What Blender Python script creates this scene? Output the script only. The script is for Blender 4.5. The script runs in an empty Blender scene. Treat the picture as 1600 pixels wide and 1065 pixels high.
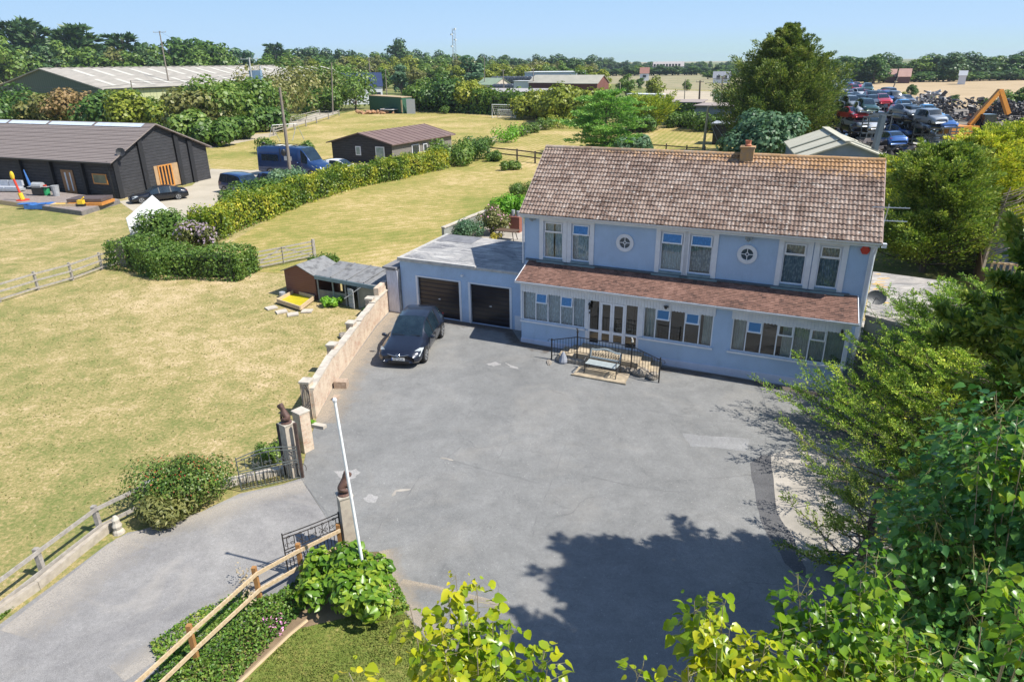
import bpy, math, random
import numpy as np
from mathutils import Vector, Matrix
random.seed(7); rng = np.random.default_rng(7)
R = math.radians
sc = bpy.context.scene
col = sc.collection

# ------------------------------------------------------------------ camera
CAMH = 12.0; FPX = 1067.0
_p, _r = R(22.17), R(0.705)
FW = np.array([0, math.cos(_p), -math.sin(_p)]); _rt = np.array([1.0, 0, 0]); _up = np.cross(_rt, FW)
RT = math.cos(_r)*_rt - math.sin(_r)*_up; UP = math.sin(_r)*_rt + math.cos(_r)*_up
CAM = np.array([0, 0, CAMH])
cd = bpy.data.cameras.new('camera'); cam = bpy.data.objects.new('camera', cd); col.objects.link(cam)
cd.sensor_width = 36; cd.lens = FPX/1600*36; cd.clip_start = .1; cd.clip_end = 9000
cam.matrix_world = Matrix(((RT[0], UP[0], -FW[0], 0), (RT[1], UP[1], -FW[1], 0), (RT[2], UP[2], -FW[2], CAMH), (0, 0, 0, 1)))
sc.camera = cam
# ------------------------------------------------------------------ sky and sun
SUN_EL = R(52.5); SUN_DIR = Vector((0.939*math.cos(SUN_EL), -0.344*math.cos(SUN_EL), math.sin(SUN_EL))).normalized()
w = bpy.data.worlds.new('World'); sc.world = w; w.use_nodes = True
nt = w.node_tree; nt.nodes.clear()
sky = nt.nodes.new('ShaderNodeTexSky'); sky.sky_type = 'NISHITA'; sky.sun_disc = False
sky.sun_elevation = SUN_EL; sky.sun_rotation = math.atan2(SUN_DIR.x, SUN_DIR.y)
sky.air_density = 1.0; sky.dust_density = .35; sky.ozone_density = 2.5; sky.altitude = 0
bg = nt.nodes.new('ShaderNodeBackground'); bg.inputs[1].default_value = 0.118
ow = nt.nodes.new('ShaderNodeOutputWorld'); # low sky keeps a clear pale blue instead of the model's white horizon
tcw = nt.nodes.new('ShaderNodeTexCoord'); sxw = nt.nodes.new('ShaderNodeSeparateXYZ'); nt.links.new(tcw.outputs['Generated'], sxw.inputs[0])
rpw = nt.nodes.new('ShaderNodeValToRGB'); nt.links.new(sxw.outputs['Z'], rpw.inputs[0]); er = rpw.color_ramp.elements
er[0].position = 0.0; er[0].color = (3.0, 4.15, 5.3, 1); er[1].position = .16; er[1].color = (1.7, 3.1, 5.1, 1); e3 = rpw.color_ramp.elements.new(.55); e3.color = (9, 9, 9, 1)
mxw = nt.nodes.new('ShaderNodeMix'); mxw.data_type = 'RGBA'; mxw.blend_type = 'DARKEN'; mxw.inputs[0].default_value = 1; nt.links.new(sky.outputs[0], mxw.inputs[6]); nt.links.new(rpw.outputs[0], mxw.inputs[7])
nt.links.new(mxw.outputs[2], bg.inputs[0]); nt.links.new(bg.outputs[0], ow.inputs[0])
sl = bpy.data.lights.new('sun', 'SUN'); sl.energy = 4.75; sl.angle = R(.5); sl.color = (1, .955, .87)
so = bpy.data.objects.new('sun', sl); col.objects.link(so); so.rotation_euler = (-SUN_DIR).to_track_quat('-Z', 'Y').to_euler()
so.location = (30, -20, 60)
sc.view_settings.view_transform = 'Standard'; sc.view_settings.look = 'None'; sc.view_settings.gamma = 1
sc.view_settings.exposure = 0.70
sc.cycles.max_bounces = 6; sc.cycles.transparent_max_bounces = 12; sc.cycles.volume_bounces = 0
sc.cycles.diffuse_bounces = 3; sc.cycles.glossy_bounces = 2; sc.cycles.transmission_bounces = 4

# ------------------------------------------------------------------ helpers
def ray(x, y): return FW + (x-800)/FPX*RT - (y-532.5)/FPX*UP
def G(x, y, z=0.0):                      # where the line of sight through a photo point meets height z
    d = ray(x, y); t = (z-CAMH)/d[2]; return (float(d[0]*t), float(d[1]*t), z)
def D(x, y, dist):                       # point at a distance along a line of sight
    d = ray(x, y); d = d/np.linalg.norm(d); q = CAM+d*dist; return tuple(float(k) for k in q)
def ZAT(P, ypix):                        # height over ground point P seen at photo row ypix
    lo, hi = -20., 90.
    for _ in range(50):
        m = (lo+hi)/2; v = np.array([P[0], P[1], m])-CAM
        if 532.5-FPX*(v@UP)/(v@FW) > ypix: lo = m
        else: hi = m
    return m
class MB:
    def __init__(s, f=None): s.v = []; s.f = []; s.m = []; s.fn = f; s.cur = 0
    def add(s, vs, fs):
        o = len(s.v)
        s.v += [tuple(s.fn(*p)) if s.fn else tuple(p) for p in vs]
        s.f += [tuple(i+o for i in f) for f in fs]; s.m += [s.cur]*len(fs)
    def quad(s, a, b, c, d): s.add([a, b, c, d], [(0, 1, 2, 3)])
    def poly(s, pts): s.add(pts, [tuple(range(len(pts)))])
    def box(s, x0, x1, y0, y1, z0, z1):
        s.add([(x0,y0,z0),(x1,y0,z0),(x1,y1,z0),(x0,y1,z0),(x0,y0,z1),(x1,y0,z1),(x1,y1,z1),(x0,y1,z1)],
              [(0,3,2,1),(4,5,6,7),(0,1,5,4),(1,2,6,5),(2,3,7,6),(3,0,4,7)])
    def obox(s, c, ax, ay, az):          # box by centre and half-axis vectors
        c = np.array(c, float); ax = np.array(ax, float); ay = np.array(ay, float); az = np.array(az, float)
        P = [c+i*ax+j*ay+k*az for k in (-1, 1) for (i, j) in ((-1,-1),(1,-1),(1,1),(-1,1))]
        s.add(P, [(0,3,2,1),(4,5,6,7),(0,1,5,4),(1,2,6,5),(2,3,7,6),(3,0,4,7)])
    def beam(s, a, b, w, h, roll_up=(0, 0, 1)):   # rectangular bar from a to b
        a = np.array(a, float); b = np.array(b, float); d = b-a; L = np.linalg.norm(d); d = d/L
        u = np.array(roll_up, float)
        if abs(d@u) > .98: u = np.array([0, 1., 0])
        sx = np.cross(d, u); sx /= np.linalg.norm(sx); uz = np.cross(sx, d)
        s.obox((a+b)/2, d*L/2, sx*w/2, uz*h/2)
    def tube(s, pts, r, n=6, cap=True):
        pts = [np.array(p, float) for p in pts]; k = len(pts)
        rs = r if isinstance(r, (list, tuple)) else [r]*k
        vs = []; pu = None
        for i in range(k):
            d = pts[min(i+1, k-1)]-pts[max(i-1, 0)]; d = d/(np.linalg.norm(d)+1e-9)
            if pu is None: pu = np.array([0, 0, 1.]) if abs(d[2]) < .9 else np.array([1., 0, 0])
            a = np.cross(d, pu); a /= np.linalg.norm(a)+1e-9; b = np.cross(a, d); pu = b
            for j in range(n):
                t = 2*math.pi*j/n; vs.append(pts[i]+rs[i]*(math.cos(t)*a+math.sin(t)*b))
        fs = [(i*n+j, i*n+(j+1) % n, (i+1)*n+(j+1) % n, (i+1)*n+j) for i in range(k-1) for j in range(n)]
        if cap: fs += [tuple(range(n))[::-1], tuple((k-1)*n+j for j in range(n))]
        s.add(vs, fs)
    def cyl(s, c, r, h, n=12, r2=None): s.tube([c, (c[0], c[1], c[2]+h)], [r, r if r2 is None else r2], n)
    def lathe(s, c, prof, n=14):
        vs = []; 
        for (r, z) in prof:
            for j in range(n): t = 2*math.pi*j/n; vs.append((c[0]+r*math.cos(t), c[1]+r*math.sin(t), c[2]+z))
        k = len(prof)
        s.add(vs, [(i*n+j, i*n+(j+1) % n, (i+1)*n+(j+1) % n, (i+1)*n+j) for i in range(k-1) for j in range(n)] + [tuple((k-1)*n+j for j in range(n))])
    def ell(s, c, rx, ry, rz, n=10, m=7, jit=0):
        vs = []
        for i in range(m+1):
            th = math.pi*i/m
            for j in range(n):
                ph = 2*math.pi*j/n; q = 1+(random.uniform(-jit, jit) if jit else 0)
                vs.append((c[0]+rx*q*math.sin(th)*math.cos(ph), c[1]+ry*q*math.sin(th)*math.sin(ph), c[2]+rz*q*math.cos(th)))
        s.add(vs, [(i*n+j, (i+1)*n+j, (i+1)*n+(j+1) % n, i*n+(j+1) % n) for i in range(m) for j in range(n)])
    def prism(s, pts, z0, z1):           # upright prism over a plan polygon
        n = len(pts); vs = [(p[0], p[1], z0) for p in pts]+[(p[0], p[1], z1) for p in pts]
        s.add(vs, [tuple(range(n))[::-1], tuple(range(n, 2*n))]+[(i, (i+1) % n, n+(i+1) % n, n+i) for i in range(n)])
    def build(s, name, mats, parent=None, smooth=False, loc=None):
        me = bpy.data.meshes.new(name); me.from_pydata([tuple(map(float, q)) for q in s.v], [], s.f)
        if not isinstance(mats, (list, tuple)): mats = [mats]
        for m in mats: me.materials.append(m)
        if len(mats) > 1: me.polygons.foreach_set('material_index', s.m)
        if smooth: me.polygons.foreach_set('use_smooth', [True]*len(me.polygons))
        me.update()
        o = bpy.data.objects.new(name, me); col.objects.link(o)
        if parent: o.parent = parent
        if loc: o.location = loc
        return o
def tag(o, label=None, cat=None, group=None, kind=None):
    if label: o['label'] = label
    if cat: o['category'] = cat
    if group: o['group'] = group
    if kind: o['kind'] = kind
    return o
def thing(name, label, cat, loc=(0, 0, 0), rz=0, group=None, s=1):
    o = bpy.data.objects.new(name, None); col.objects.link(o); o.location = loc; o.rotation_euler = (0, 0, rz); o.scale = (s, s, s)
    o.empty_display_size = .3
    return tag(o, label, cat, group)
KIDS = {}
def dup(root, loc, rz=0, label=None, group=None, s=None, swap=None):
    def cp(o, par):
        c = o.copy(); col.objects.link(c); c.parent = par
        if swap and c.type == 'MESH':
            for sl_ in c.material_slots:
                if sl_.material and sl_.material.name in swap:
                    sl_.link = 'OBJECT'; sl_.material = swap[sl_.material.name] if not isinstance(swap[sl_.material.name], str) else None
        for ch in o.children: cp(ch, c)
        return c
    r = cp(root, None); r.location = loc; r.rotation_euler = (0, 0, rz)
    if s is not None: r.scale = s if isinstance(s, (tuple, list)) else (s, s, s)
    if label: r['label'] = label
    if group: r['group'] = group
    return r
def line_pts(a, b, n): return [tuple(a[k]+(b[k]-a[k])*i/(n) for k in range(3)) for i in range(n+1)]

# ------------------------------------------------------------------ materials
def newmat(name):
    m = bpy.data.materials.new(name); m.use_nodes = True; t = m.node_tree; b = t.nodes['Principled BSDF']; return m, t, b
def coords(t, scale=None, kind='Object', rot=None):
    tc = t.nodes.new('ShaderNodeTexCoord'); out = tc.outputs[kind]
    if scale is not None or rot is not None:
        mp = t.nodes.new('ShaderNodeMapping'); t.links.new(out, mp.inputs[0])
        if scale is not None: mp.inputs['Scale'].default_value = scale
        if rot is not None: mp.inputs['Rotation'].default_value = rot
        out = mp.outputs[0]
    return out
def noise(t, vec, scale, detail=5, rough=.6, dist=0):
    n = t.nodes.new('ShaderNodeTexNoise'); n.inputs['Scale'].default_value = scale; n.inputs['Detail'].default_value = detail
    n.inputs['Roughness'].default_value = rough; n.inputs['Distortion'].default_value = dist
    if vec is not None: t.links.new(vec, n.inputs['Vector'])
    return n.outputs['Fac']
def ramp(t, fac, stops, interp='LINEAR'):
    r = t.nodes.new('ShaderNodeValToRGB'); e = r.color_ramp; e.interpolation = interp
    while len(e.elements) < len(stops): e.elements.new(.5)
    for el, (p, c) in zip(e.elements, stops): el.position = p; el.color = (*c, 1) if not isinstance(c, (int, float)) else (c, c, c, 1)
    t.links.new(fac, r.inputs[0]); return r.outputs[0]
def mix(t, fac, a, b, mode='MIX'):
    m = t.nodes.new('ShaderNodeMix'); m.data_type = 'RGBA'; m.blend_type = mode
    for sock, v in ((m.inputs[0], fac), (m.inputs[6], a), (m.inputs[7], b)):
        if isinstance(v, (int, float)): sock.default_value = v
        elif isinstance(v, tuple): sock.default_value = (*v, 1)
        else: t.links.new(v, sock)
    return m.outputs[2]
def math_(t, op, a, b=0.):
    m = t.nodes.new('ShaderNodeMath'); m.operation = op
    for s, v in ((m.inputs[0], a), (m.inputs[1], b)):
        if isinstance(v, (int, float)): s.default_value = v
        else: t.links.new(v, s)
    return m.outputs[0]
def bump(t, b, h, strength, dist=.02):
    n = t.nodes.new('ShaderNodeBump'); n.inputs['Strength'].default_value = strength; n.inputs['Distance'].default_value = dist
    t.links.new(h, n.inputs['Height']); t.links.new(n.outputs[0], b.inputs['Normal'])
def M(name, c1, c2=None, scale=6, rough=.8, bmp=0, metal=0, vscale=None, c3=None, lo=.35, hi=.65, bs=None, spec=.5, clear=0):
    m, t, b = newmat(name); b.inputs['Roughness'].default_value = rough; b.inputs['Metallic'].default_value = metal
    b.inputs['Specular IOR Level'].default_value = spec
    if clear: b.inputs['Coat Weight'].default_value = clear; b.inputs['Coat Roughness'].default_value = .05
    if c2 is None: c2 = tuple(k*.82 for k in c1)
    v = coords(t, vscale)
    n = noise(t, v, scale)
    st = [(lo, c1), (hi, c2)] if c3 is None else [(lo, c1), ((lo+hi)/2, c2), (hi, c3)]
    t.links.new(ramp(t, n, st), b.inputs['Base Color'])
    if bmp: bump(t, b, noise(t, v, bs or scale*4), bmp)
    return m
def leafmat(name, cols, trans=.35, rough=.45, spec=.35, clump=.6, cscale=.9, gain=1.45):
    cols = [(a*gain, b_*gain, c_*gain) for a, b_, c_ in cols]
    m, t, b = newmat(name); b.inputs['Roughness'].default_value = rough; b.inputs['Specular IOR Level'].default_value = spec
    g = t.nodes.new('ShaderNodeNewGeometry'); oi = t.nodes.new('ShaderNodeObjectInfo')
    n = noise(t, coords(t), cscale, 2)
    f = math_(t, 'ADD', math_(t, 'MULTIPLY', g.outputs['Random Per Island'], .55), math_(t, 'MULTIPLY', math_(t, 'SUBTRACT', n, .5), clump*1.6))
    f = math_(t, 'ADD', f, math_(t, 'MULTIPLY', oi.outputs['Random'], .3)); f = math_(t, 'ADD', f, .05)
    k = len(cols); c = ramp(t, f, [(i/(k-1), q) for i, q in enumerate(cols)])
    t.links.new(c, b.inputs['Base Color'])
    tr = t.nodes.new('ShaderNodeBsdfTranslucent'); t.links.new(mix(t, .5, c, (.35, .5, .03), 'SOFT_LIGHT'), tr.inputs[0])
    ms = t.nodes.new('ShaderNodeMixShader'); ms.inputs[0].default_value = trans
    out = [q for q in t.nodes if q.type == 'OUTPUT_MATERIAL'][0]
    t.links.new(b.outputs[0], ms.inputs[1]); t.links.new(tr.outputs[0], ms.inputs[2]); t.links.new(ms.outputs[0], out.inputs[0])
    return m
def glassmat(name, tint=(.75, .85, .9), base=.04, rough=.02, col_=(1, 1, 1)):
    m, t, b = newmat(name); t.nodes.remove(b)
    gl = t.nodes.new('ShaderNodeBsdfGlossy'); gl.inputs['Roughness'].default_value = rough; gl.inputs[0].default_value = (*col_, 1)
    tr = t.nodes.new('ShaderNodeBsdfTransparent'); tr.inputs[0].default_value = (*tint, 1)
    fr = t.nodes.new('ShaderNodeFresnel'); fr.inputs[0].default_value = 1.5
    ms = t.nodes.new('ShaderNodeMixShader'); t.links.new(math_(t, 'ADD', fr.outputs[0], base), ms.inputs[0])
    t.links.new(tr.outputs[0], ms.inputs[1]); t.links.new(gl.outputs[0], ms.inputs[2])
    t.links.new(ms.outputs[0], [q for q in t.nodes if q.type == 'OUTPUT_MATERIAL'][0].inputs[0]); return m

def grassmat(name, dry, tan, green, s=1.0, bias=0.0, stripes=0.0, srot=0.0):
    m, t, b = newmat(name); b.inputs['Roughness'].default_value = .95; b.inputs['Specular IOR Level'].default_value = .1
    v = coords(t)
    big = noise(t, v, .09*s, 4, .6, .4); mid = noise(t, v, .85*s, 8, .78, .3); fine = noise(t, v, 9, 4, .75); vf = noise(t, v, 45, 3, .7)
    f = math_(t, 'ADD', math_(t, 'MULTIPLY', big, .45), math_(t, 'MULTIPLY', mid, .55)); f = math_(t, 'ADD', f, math_(t, 'MULTIPLY', math_(t, 'SUBTRACT', fine, .5), .6)); f = math_(t, 'ADD', f, bias)
    if stripes:
        wv = t.nodes.new('ShaderNodeTexWave'); wv.inputs['Scale'].default_value = .35; wv.inputs['Distortion'].default_value = 1.2; wv.inputs['Detail'].default_value = 2
        t.links.new(coords(t, None, 'Object', (0, 0, srot)), wv.inputs['Vector'])
        f = math_(t, 'ADD', f, math_(t, 'MULTIPLY', math_(t, 'SUBTRACT', wv.outputs['Fac'], .5), stripes))
    c = ramp(t, f, [(.36, green), (.46, tuple((a+b_)/2 for a, b_ in zip(green, tan))), (.53, tan), (.62, dry)])
    c = mix(t, .5, c, ramp(t, vf, [(.3, .45), (.7, 1.38)]), 'MULTIPLY')
    t.links.new(c, b.inputs['Base Color']); bump(t, b, math_(t, 'ADD', vf, fine), .5, .04); return m
DRY, TAN, GREEN = (.52, .40, .24), (.345, .275, .12), (.145, .175, .05)
m_grass = grassmat('dry_lawn_grass', DRY, TAN, GREEN)
m_field2 = grassmat('mown_paddock_grass', (.50, .38, .20), (.355, .28, .10), (.18, .20, .045), 1.0, .0, .07, .35)
m_lawn = grassmat('front_lawn_grass', (.40, .33, .15), (.22, .22, .06), (.13, .17, .035), 1.5, -.06)
m_wheat = M('ripe_wheat', (.40, .295, .17), (.33, .24, .13), .05, .95)
m_stubble = M('pale_stubble', (.30, .245, .14), (.24, .21, .11), .06, .95, c3=(.18, .18, .08))
def tarmacmat(name, c1, c2, crack=True, light=(.30, .29, .27), ls=.55, dust=0):
    m, t, b = newmat(name); b.inputs['Roughness'].default_value = .9; b.inputs['Specular IOR Level'].default_value = .25
    v = coords(t); big = noise(t, v, .22, 8, .72, .8); fine = noise(t, v, 60, 3, .8)
    c = ramp(t, big, [(.34, c1), (.62, c2)])
    c = mix(t, .75, c, ramp(t, fine, [(.3, .45), (.72, 1.5)]), 'MULTIPLY')
    med = noise(t, v, 1.6, 6, .7)
    c = mix(t, .6, c, ramp(t, med, [(.3, .74), (.7, 1.2)]), 'MULTIPLY')
    c = mix(t, .5, c, ramp(t, noise(t, v, 11, 5, .8), [(.3, .7), (.7, 1.25)]), 'MULTIPLY')
    c = mix(t, ramp(t, noise(t, v, 130, 1, .5), [(.66, 0.), (.74, .55)]), c, (.45, .44, .42))
    if dust:
        c = mix(t, ramp(t, noise(t, v, .35, 5, .65, .8), [(.52, 0.), (.72, dust)]), c, light)
    sp = noise(t, v, 24, 1, .4); c = mix(t, ramp(t, sp, [(.76, 0.), (.80, .7)]), c, (.5, .48, .44))
    if crack:
        c = mix(t, ramp(t, noise(t, v, .7, 5, .7, 1.), [(.60, 0.), (.74, .45)]), c, (.085, .085, .085))
        ds = t.nodes.new('ShaderNodeVectorMath'); ds.operation = 'ADD'
        nn = t.nodes.new('ShaderNodeTexNoise'); nn.inputs['Scale'].default_value = .9; nn.inputs['Detail'].default_value = 5; t.links.new(v, nn.inputs['Vector'])
        t.links.new(v, ds.inputs[0]); t.links.new(nn.outputs['Color'], ds.inputs[1])
        vo = t.nodes.new('ShaderNodeTexVoronoi'); vo.feature = 'DISTANCE_TO_EDGE'; vo.inputs['Scale'].default_value = .2; t.links.new(ds.outputs[0], vo.inputs['Vector'])
        cr = math_(t, 'MULTIPLY', ramp(t, vo.outputs['Distance'], [(0., .6), (.0022, 0.)]), ramp(t, noise(t, v, .35, 3), [(.45, 0.), (.6, .6)]))
        c = mix(t, cr, c, (.05, .05, .05))
    t.links.new(c, b.inputs['Base Color']); bump(t, b, fine, .5, .01); return m
m_tarmac = tarmacmat('worn_grey_tarmac', (.165, .166, .163), (.215, .214, .208), True, (.28, .26, .23), dust=.35)
m_gravel = tarmacmat('grey_gravel_drive', (.185, .18, .18), (.27, .26, .25), False, (.36, .33, .29), dust=.6)
m_conc = M('pale_concrete', (.42, .38, .33), (.32, .29, .25), .8, .9, .3, c3=(.25, .23, .20), bs=30)
m_yardconc = M('beige_forecourt_concrete', (.42, .37, .29), (.34, .30, .23), .3, .9, .2, bs=20)
m_dirt = M('brown_soil', (.16, .11, .07), (.24, .17, .10), 2, .95, .6, bs=25)
m_scrapground = M('dark_yard_ground', (.10, .09, .08), (.2, .17, .13), .2, .9)
m_sand = M('sandy_paddock', (.42, .35, .25), (.33, .28, .2), .08, .95)

# ------------------------------------------------------------------ ground sheets
def sheet(name, pts, z, mat, kind='structure', px=True):
    P = [G(*p) for p in pts] if px else pts
    b = MB(); b.poly([(p[0], p[1], z) for p in P]); o = b.build(name, mat); o['kind'] = kind; return o
b = MB(); b.quad((-5000, -300, 0), (5000, -300, 0), (5000, 7000, 0), (-5000, 7000, 0)); g_ = b.build('ground', m_grass); g_['kind'] = 'structure'
sheet('paddock_ground', [(330, 262), (320, 230), (560, 170), (1150, 190), (1180, 235), (840, 270), (700, 262), (440, 330)], .006, m_field2)
sheet('side_lawn_ground', [(350, 385), (440, 330), (700, 262), (860, 262), (840, 330), (700, 400), (620, 415), (500, 430), (400, 425)], .012, grassmat('side_lawn_grass', (.50, .38, .20), (.355, .28, .10), (.18, .20, .045), 1, -.01, .05, 1.1))
yard = [G(600, 482), G(578, 520), G(540, 560), G(505, 625), G(480, 700), G(470, 746), G(545, 863), G(592, 862), G(600, 905), G(622, 945), G(655, 985), G(690, 1030), G(712, 1065)]
yard = [(p[0], p[1]) for p in yard]+[(-1.2, 7), (14, 5), (15, 24), (12.6, 24.2), (2, 30), (-1, 32), (-6, 34.9)]
sheet('tarmac_yard', [(a, b_, 0) for a, b_ in yard], .018, m_tarmac, px=False)
drive = [G(470, 747), G(440, 757), G(375, 771), G(330, 792), G(285, 815), G(200, 832), G(168, 850), G(95, 905), G(0, 975)]
drive = [(p[0], p[1]) for p in drive]+[(-14, 10.5), (-16, 4), (-9, 3), (-7.6, 9)]+[G(290, 1065)[:2], G(350, 1000)[:2], G(420, 950)[:2], G(480, 905)[:2], G(545, 863)[:2]]
sheet('gravel_drive', [(a, b_, 0) for a, b_ in drive], .014, m_gravel, px=False)
sheet('front_lawn', [(350, 1100), (455, 985), (560, 960), (600, 905), (622, 945), (655, 985), (690, 1030), (712, 1065), (740, 1150)], .010, m_lawn)
sheet('flower_bed_soil', [(170, 1100), (290, 1040), (420, 945), (540, 862), (590, 862), (600, 905), (560, 960), (455, 985), (370, 1075)], .008, m_dirt)
blobby_pad = lambda pts: [(p[0]+(q[0]-p[0])*k/5+random.uniform(-2, 2), p[1]+(q[1]-p[1])*k/5+random.uniform(-1.5, 1.5)) for p, q in zip(pts, pts[1:]+pts[:1]) for k in range(5)]
sheet('concrete_pad', blobby_pad([(1205, 712), (1240, 700), (1330, 690), (1420, 720), (1480, 800), (1420, 880), (1330, 885), (1250, 862), (1215, 800)]), .026, m_conc)
m_patch = tarmacmat('dark_tarmac_patch', (.085, .085, .09), (.115, .113, .115), False)
sheet('dark_tarmac_strip', blobby_pad([(1172, 722), (1190, 712), (1207, 712), (1217, 800), (1252, 862), (1262, 905), (1235, 890), (1195, 830), (1180, 780)]), .022, m_patch)
m_pale = tarmacmat('pale_tarmac_patch', (.30, .29, .28), (.33, .32, .31), False)
m_mid = tarmacmat('grey_tarmac_patch', (.23, .23, .23), (.26, .258, .255), False)
def blobby(pts, n=4, a=1.6):
    out = []
    for p, q in zip(pts, pts[1:]+pts[:1]): out += [(p[0]+(q[0]-p[0])*k/n+random.uniform(-a, a), p[1]+(q[1]-p[1])*k/n+random.uniform(-a, a)*.6) for k in range(n)]
    return out
for pts, mm in (([(523, 737), (556, 733), (563, 738), (552, 748), (535, 752)], m_pale), ([(568, 778), (580, 772), (592, 777), (588, 785), (574, 786)], m_pale), ([(757, 569), (775, 566), (783, 570), (770, 572)], m_pale), ([(790, 567), (806, 573), (812, 577), (798, 575)], m_pale), ([(1066, 677), (1172, 686), (1166, 705), (1080, 697)], m_mid)):
    sheet('tarmac_patch', blobby(pts), .0215, mm)
sheet('neighbour_forecourt', [(186, 315), (215, 335), (262, 352), (330, 352), (460, 300), (560, 268), (540, 252), (480, 262), (392, 266), (330, 264), (300, 290)], .010, m_yardconc)
sheet('farm_track', [(425, 200), (432, 207), (528, 176), (520, 169)], .014, m_yardconc)
sheet('bare_earth_strip', [(300, 222), (380, 212), (430, 207), (432, 212), (380, 222), (330, 232)], .012, m_sand)
sheet('scrapyard_ground', [(1190, 245), (1600, 235), (1900, 230), (1600, 150), (1300, 128), (1200, 160)], .010, m_scrapground)
sheet('sandy_paddock_ground', [(1035, 140), (1180, 146), (1180, 178), (1000, 180)], .012, m_sand)
sheet('stubble_field', [(900, 113), (1150, 117), (1240, 118), (1290, 132), (1150, 143), (1020, 138), (930, 128)], .02, m_stubble)
m_rough = grassmat('rough_green_grass', (.26, .24, .10), (.17, .18, .06), (.09, .13, .035), .3)
sheet('rough_ground', [(640, 170), (900, 186), (1180, 190), (1290, 150), (1290, 133), (1150, 144), (1020, 139), (930, 129), (900, 114), (640, 118), (440, 135), (0, 160), (0, 215), (300, 222), (430, 200), (560, 172)], .008, m_rough)
sheet('far_fields', [(-400, 131), (430, 126), (900, 113), (1240, 116), (1700, 108), (2300, 100), (2300, 92), (1600, 90), (900, 101), (-400, 121)], .05, m_rough)
sheet('wheat_field', [(1290, 131), (1600, 122), (1900, 112), (1900, 165), (1500, 170), (1360, 140)], .03, m_wheat)
sheet('patio_ground', [(1340, 500), (1410, 508), (1480, 560), (1560, 700), (1400, 700), (1310, 620)], .012, m_conc)
sheet('side_grass', [(1350, 480), (1420, 495), (1440, 520), (1400, 512), (1352, 495)], .018, m_lawn)
sheet('neighbour_yard_ground', [(1540, 425), (1620, 420), (1700, 470), (1620, 500), (1560, 470)], .010, m_yardconc)

def strip(name, pts, w_, mat, z=.0225):                         # narrow sheet along photo points
    P = [np.array(G(*p)) for p in pts]; b = MB(); vs = []
    for i, p in enumerate(P):
        d = P[min(i+1, len(P)-1)]-P[max(i-1, 0)]; d /= np.linalg.norm(d); n = np.array([-d[1], d[0], 0]); ww = w_*(.3 if i in (0, len(P)-1) else 1)*random.uniform(.6, 1.3); vs += [tuple(p+n*ww/2+[0, 0, z]), tuple(p-n*ww/2+[0, 0, z])]
    b.add(vs, [(2*i, 2*i+1, 2*i+3, 2*i+2) for i in range(len(P)-1)]); o = b.build(name, mat); o['kind'] = 'structure'; return o
def wiggle(pts, n=5, a=1.2):
    out = []
    for p, q in zip(pts, pts[1:]): out += [(p[0]+(q[0]-p[0])*k/n+random.uniform(-a, a), p[1]+(q[1]-p[1])*k/n+random.uniform(-a, a)*.6) for k in range(n)]
    return out+[pts[-1]]
m_crack = M('dark_crack', (.12, .12, .12), (.19, .19, .185), 2, .95, lo=.3, hi=.6)  # dark grey tone of the cracks themselves
for pts, w_ in (([(765, 600), (735, 645), (682, 714)], .03), ([(682, 714), (715, 722), (770, 737), (850, 757)], .035), ([(735, 643), (770, 647), (798, 662), (795, 690), (775, 722)], .025), ([(885, 690), (862, 755), (838, 805), (830, 850)], .03), ([(657, 745), (640, 770), (600, 812), (585, 840)], .03), ([(760, 737), (735, 760), (733, 785)], .02), ([(1006, 640), (1090, 655), (1180, 662)], .02), ([(900, 740), (990, 760), (1080, 772)], .018), ([(1190, 610), (1200, 650), (1195, 700)], .03), ([(470, 747), (510, 800), (545, 862)], .03)):
    strip('tarmac_crack', wiggle(pts), w_, m_crack)
strip('pale_crack_fill', wiggle([(688, 716), (700, 717), (708, 720)], 3, .5), .09, m_conc, .0235); strip('pale_crack_fill', wiggle([(613, 776), (618, 768), (642, 765)], 3, .8), .10, m_conc, .0235)
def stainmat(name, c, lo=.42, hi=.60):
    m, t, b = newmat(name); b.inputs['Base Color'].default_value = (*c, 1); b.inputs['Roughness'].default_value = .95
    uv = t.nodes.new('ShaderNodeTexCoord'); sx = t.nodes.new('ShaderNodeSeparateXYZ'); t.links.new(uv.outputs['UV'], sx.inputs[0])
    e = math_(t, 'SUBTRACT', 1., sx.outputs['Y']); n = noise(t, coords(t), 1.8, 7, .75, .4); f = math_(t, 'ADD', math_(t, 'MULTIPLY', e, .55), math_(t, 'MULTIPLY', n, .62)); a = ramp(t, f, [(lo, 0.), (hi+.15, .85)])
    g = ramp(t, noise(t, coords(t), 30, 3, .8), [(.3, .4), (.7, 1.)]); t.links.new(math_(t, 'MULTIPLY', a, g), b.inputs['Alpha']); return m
def stain(name, pts, w_, mat, z=.0245, flip=1):                  # dirt washed out from a wall foot: dense at the wall, thinning outward
    P = [np.array(G(*p)) for p in pts]; vs, us = [], []
    for i, p in enumerate(P):
        d = P[min(i+1, len(P)-1)]-P[max(i-1, 0)]; d /= np.linalg.norm(d); n = np.array([d[1], -d[0], 0])*flip; vs += [tuple(p+[0, 0, z]), tuple(p+n*w_+[0, 0, z])]; us += [(i, 0), (i, 1)]
    b = MB(); b.add(vs, [(2*i, 2*i+1, 2*i+3, 2*i+2) for i in range(len(P)-1)]); o = b.build(name, mat); uvl = o.data.uv_layers.new(name='UVMap')
    for l in o.data.loops: uvl.data[l.index].uv = us[l.vertex_index]
    o['kind'] = 'structure'; return o
m_st1 = stainmat('sandy_dust', (.40, .33, .25)); m_st2 = stainmat('brown_wall_foot_dirt', (.13, .095, .07), .5); m_st3 = stainmat('pale_gravel_fines', (.42, .38, .33), .4)
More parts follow.
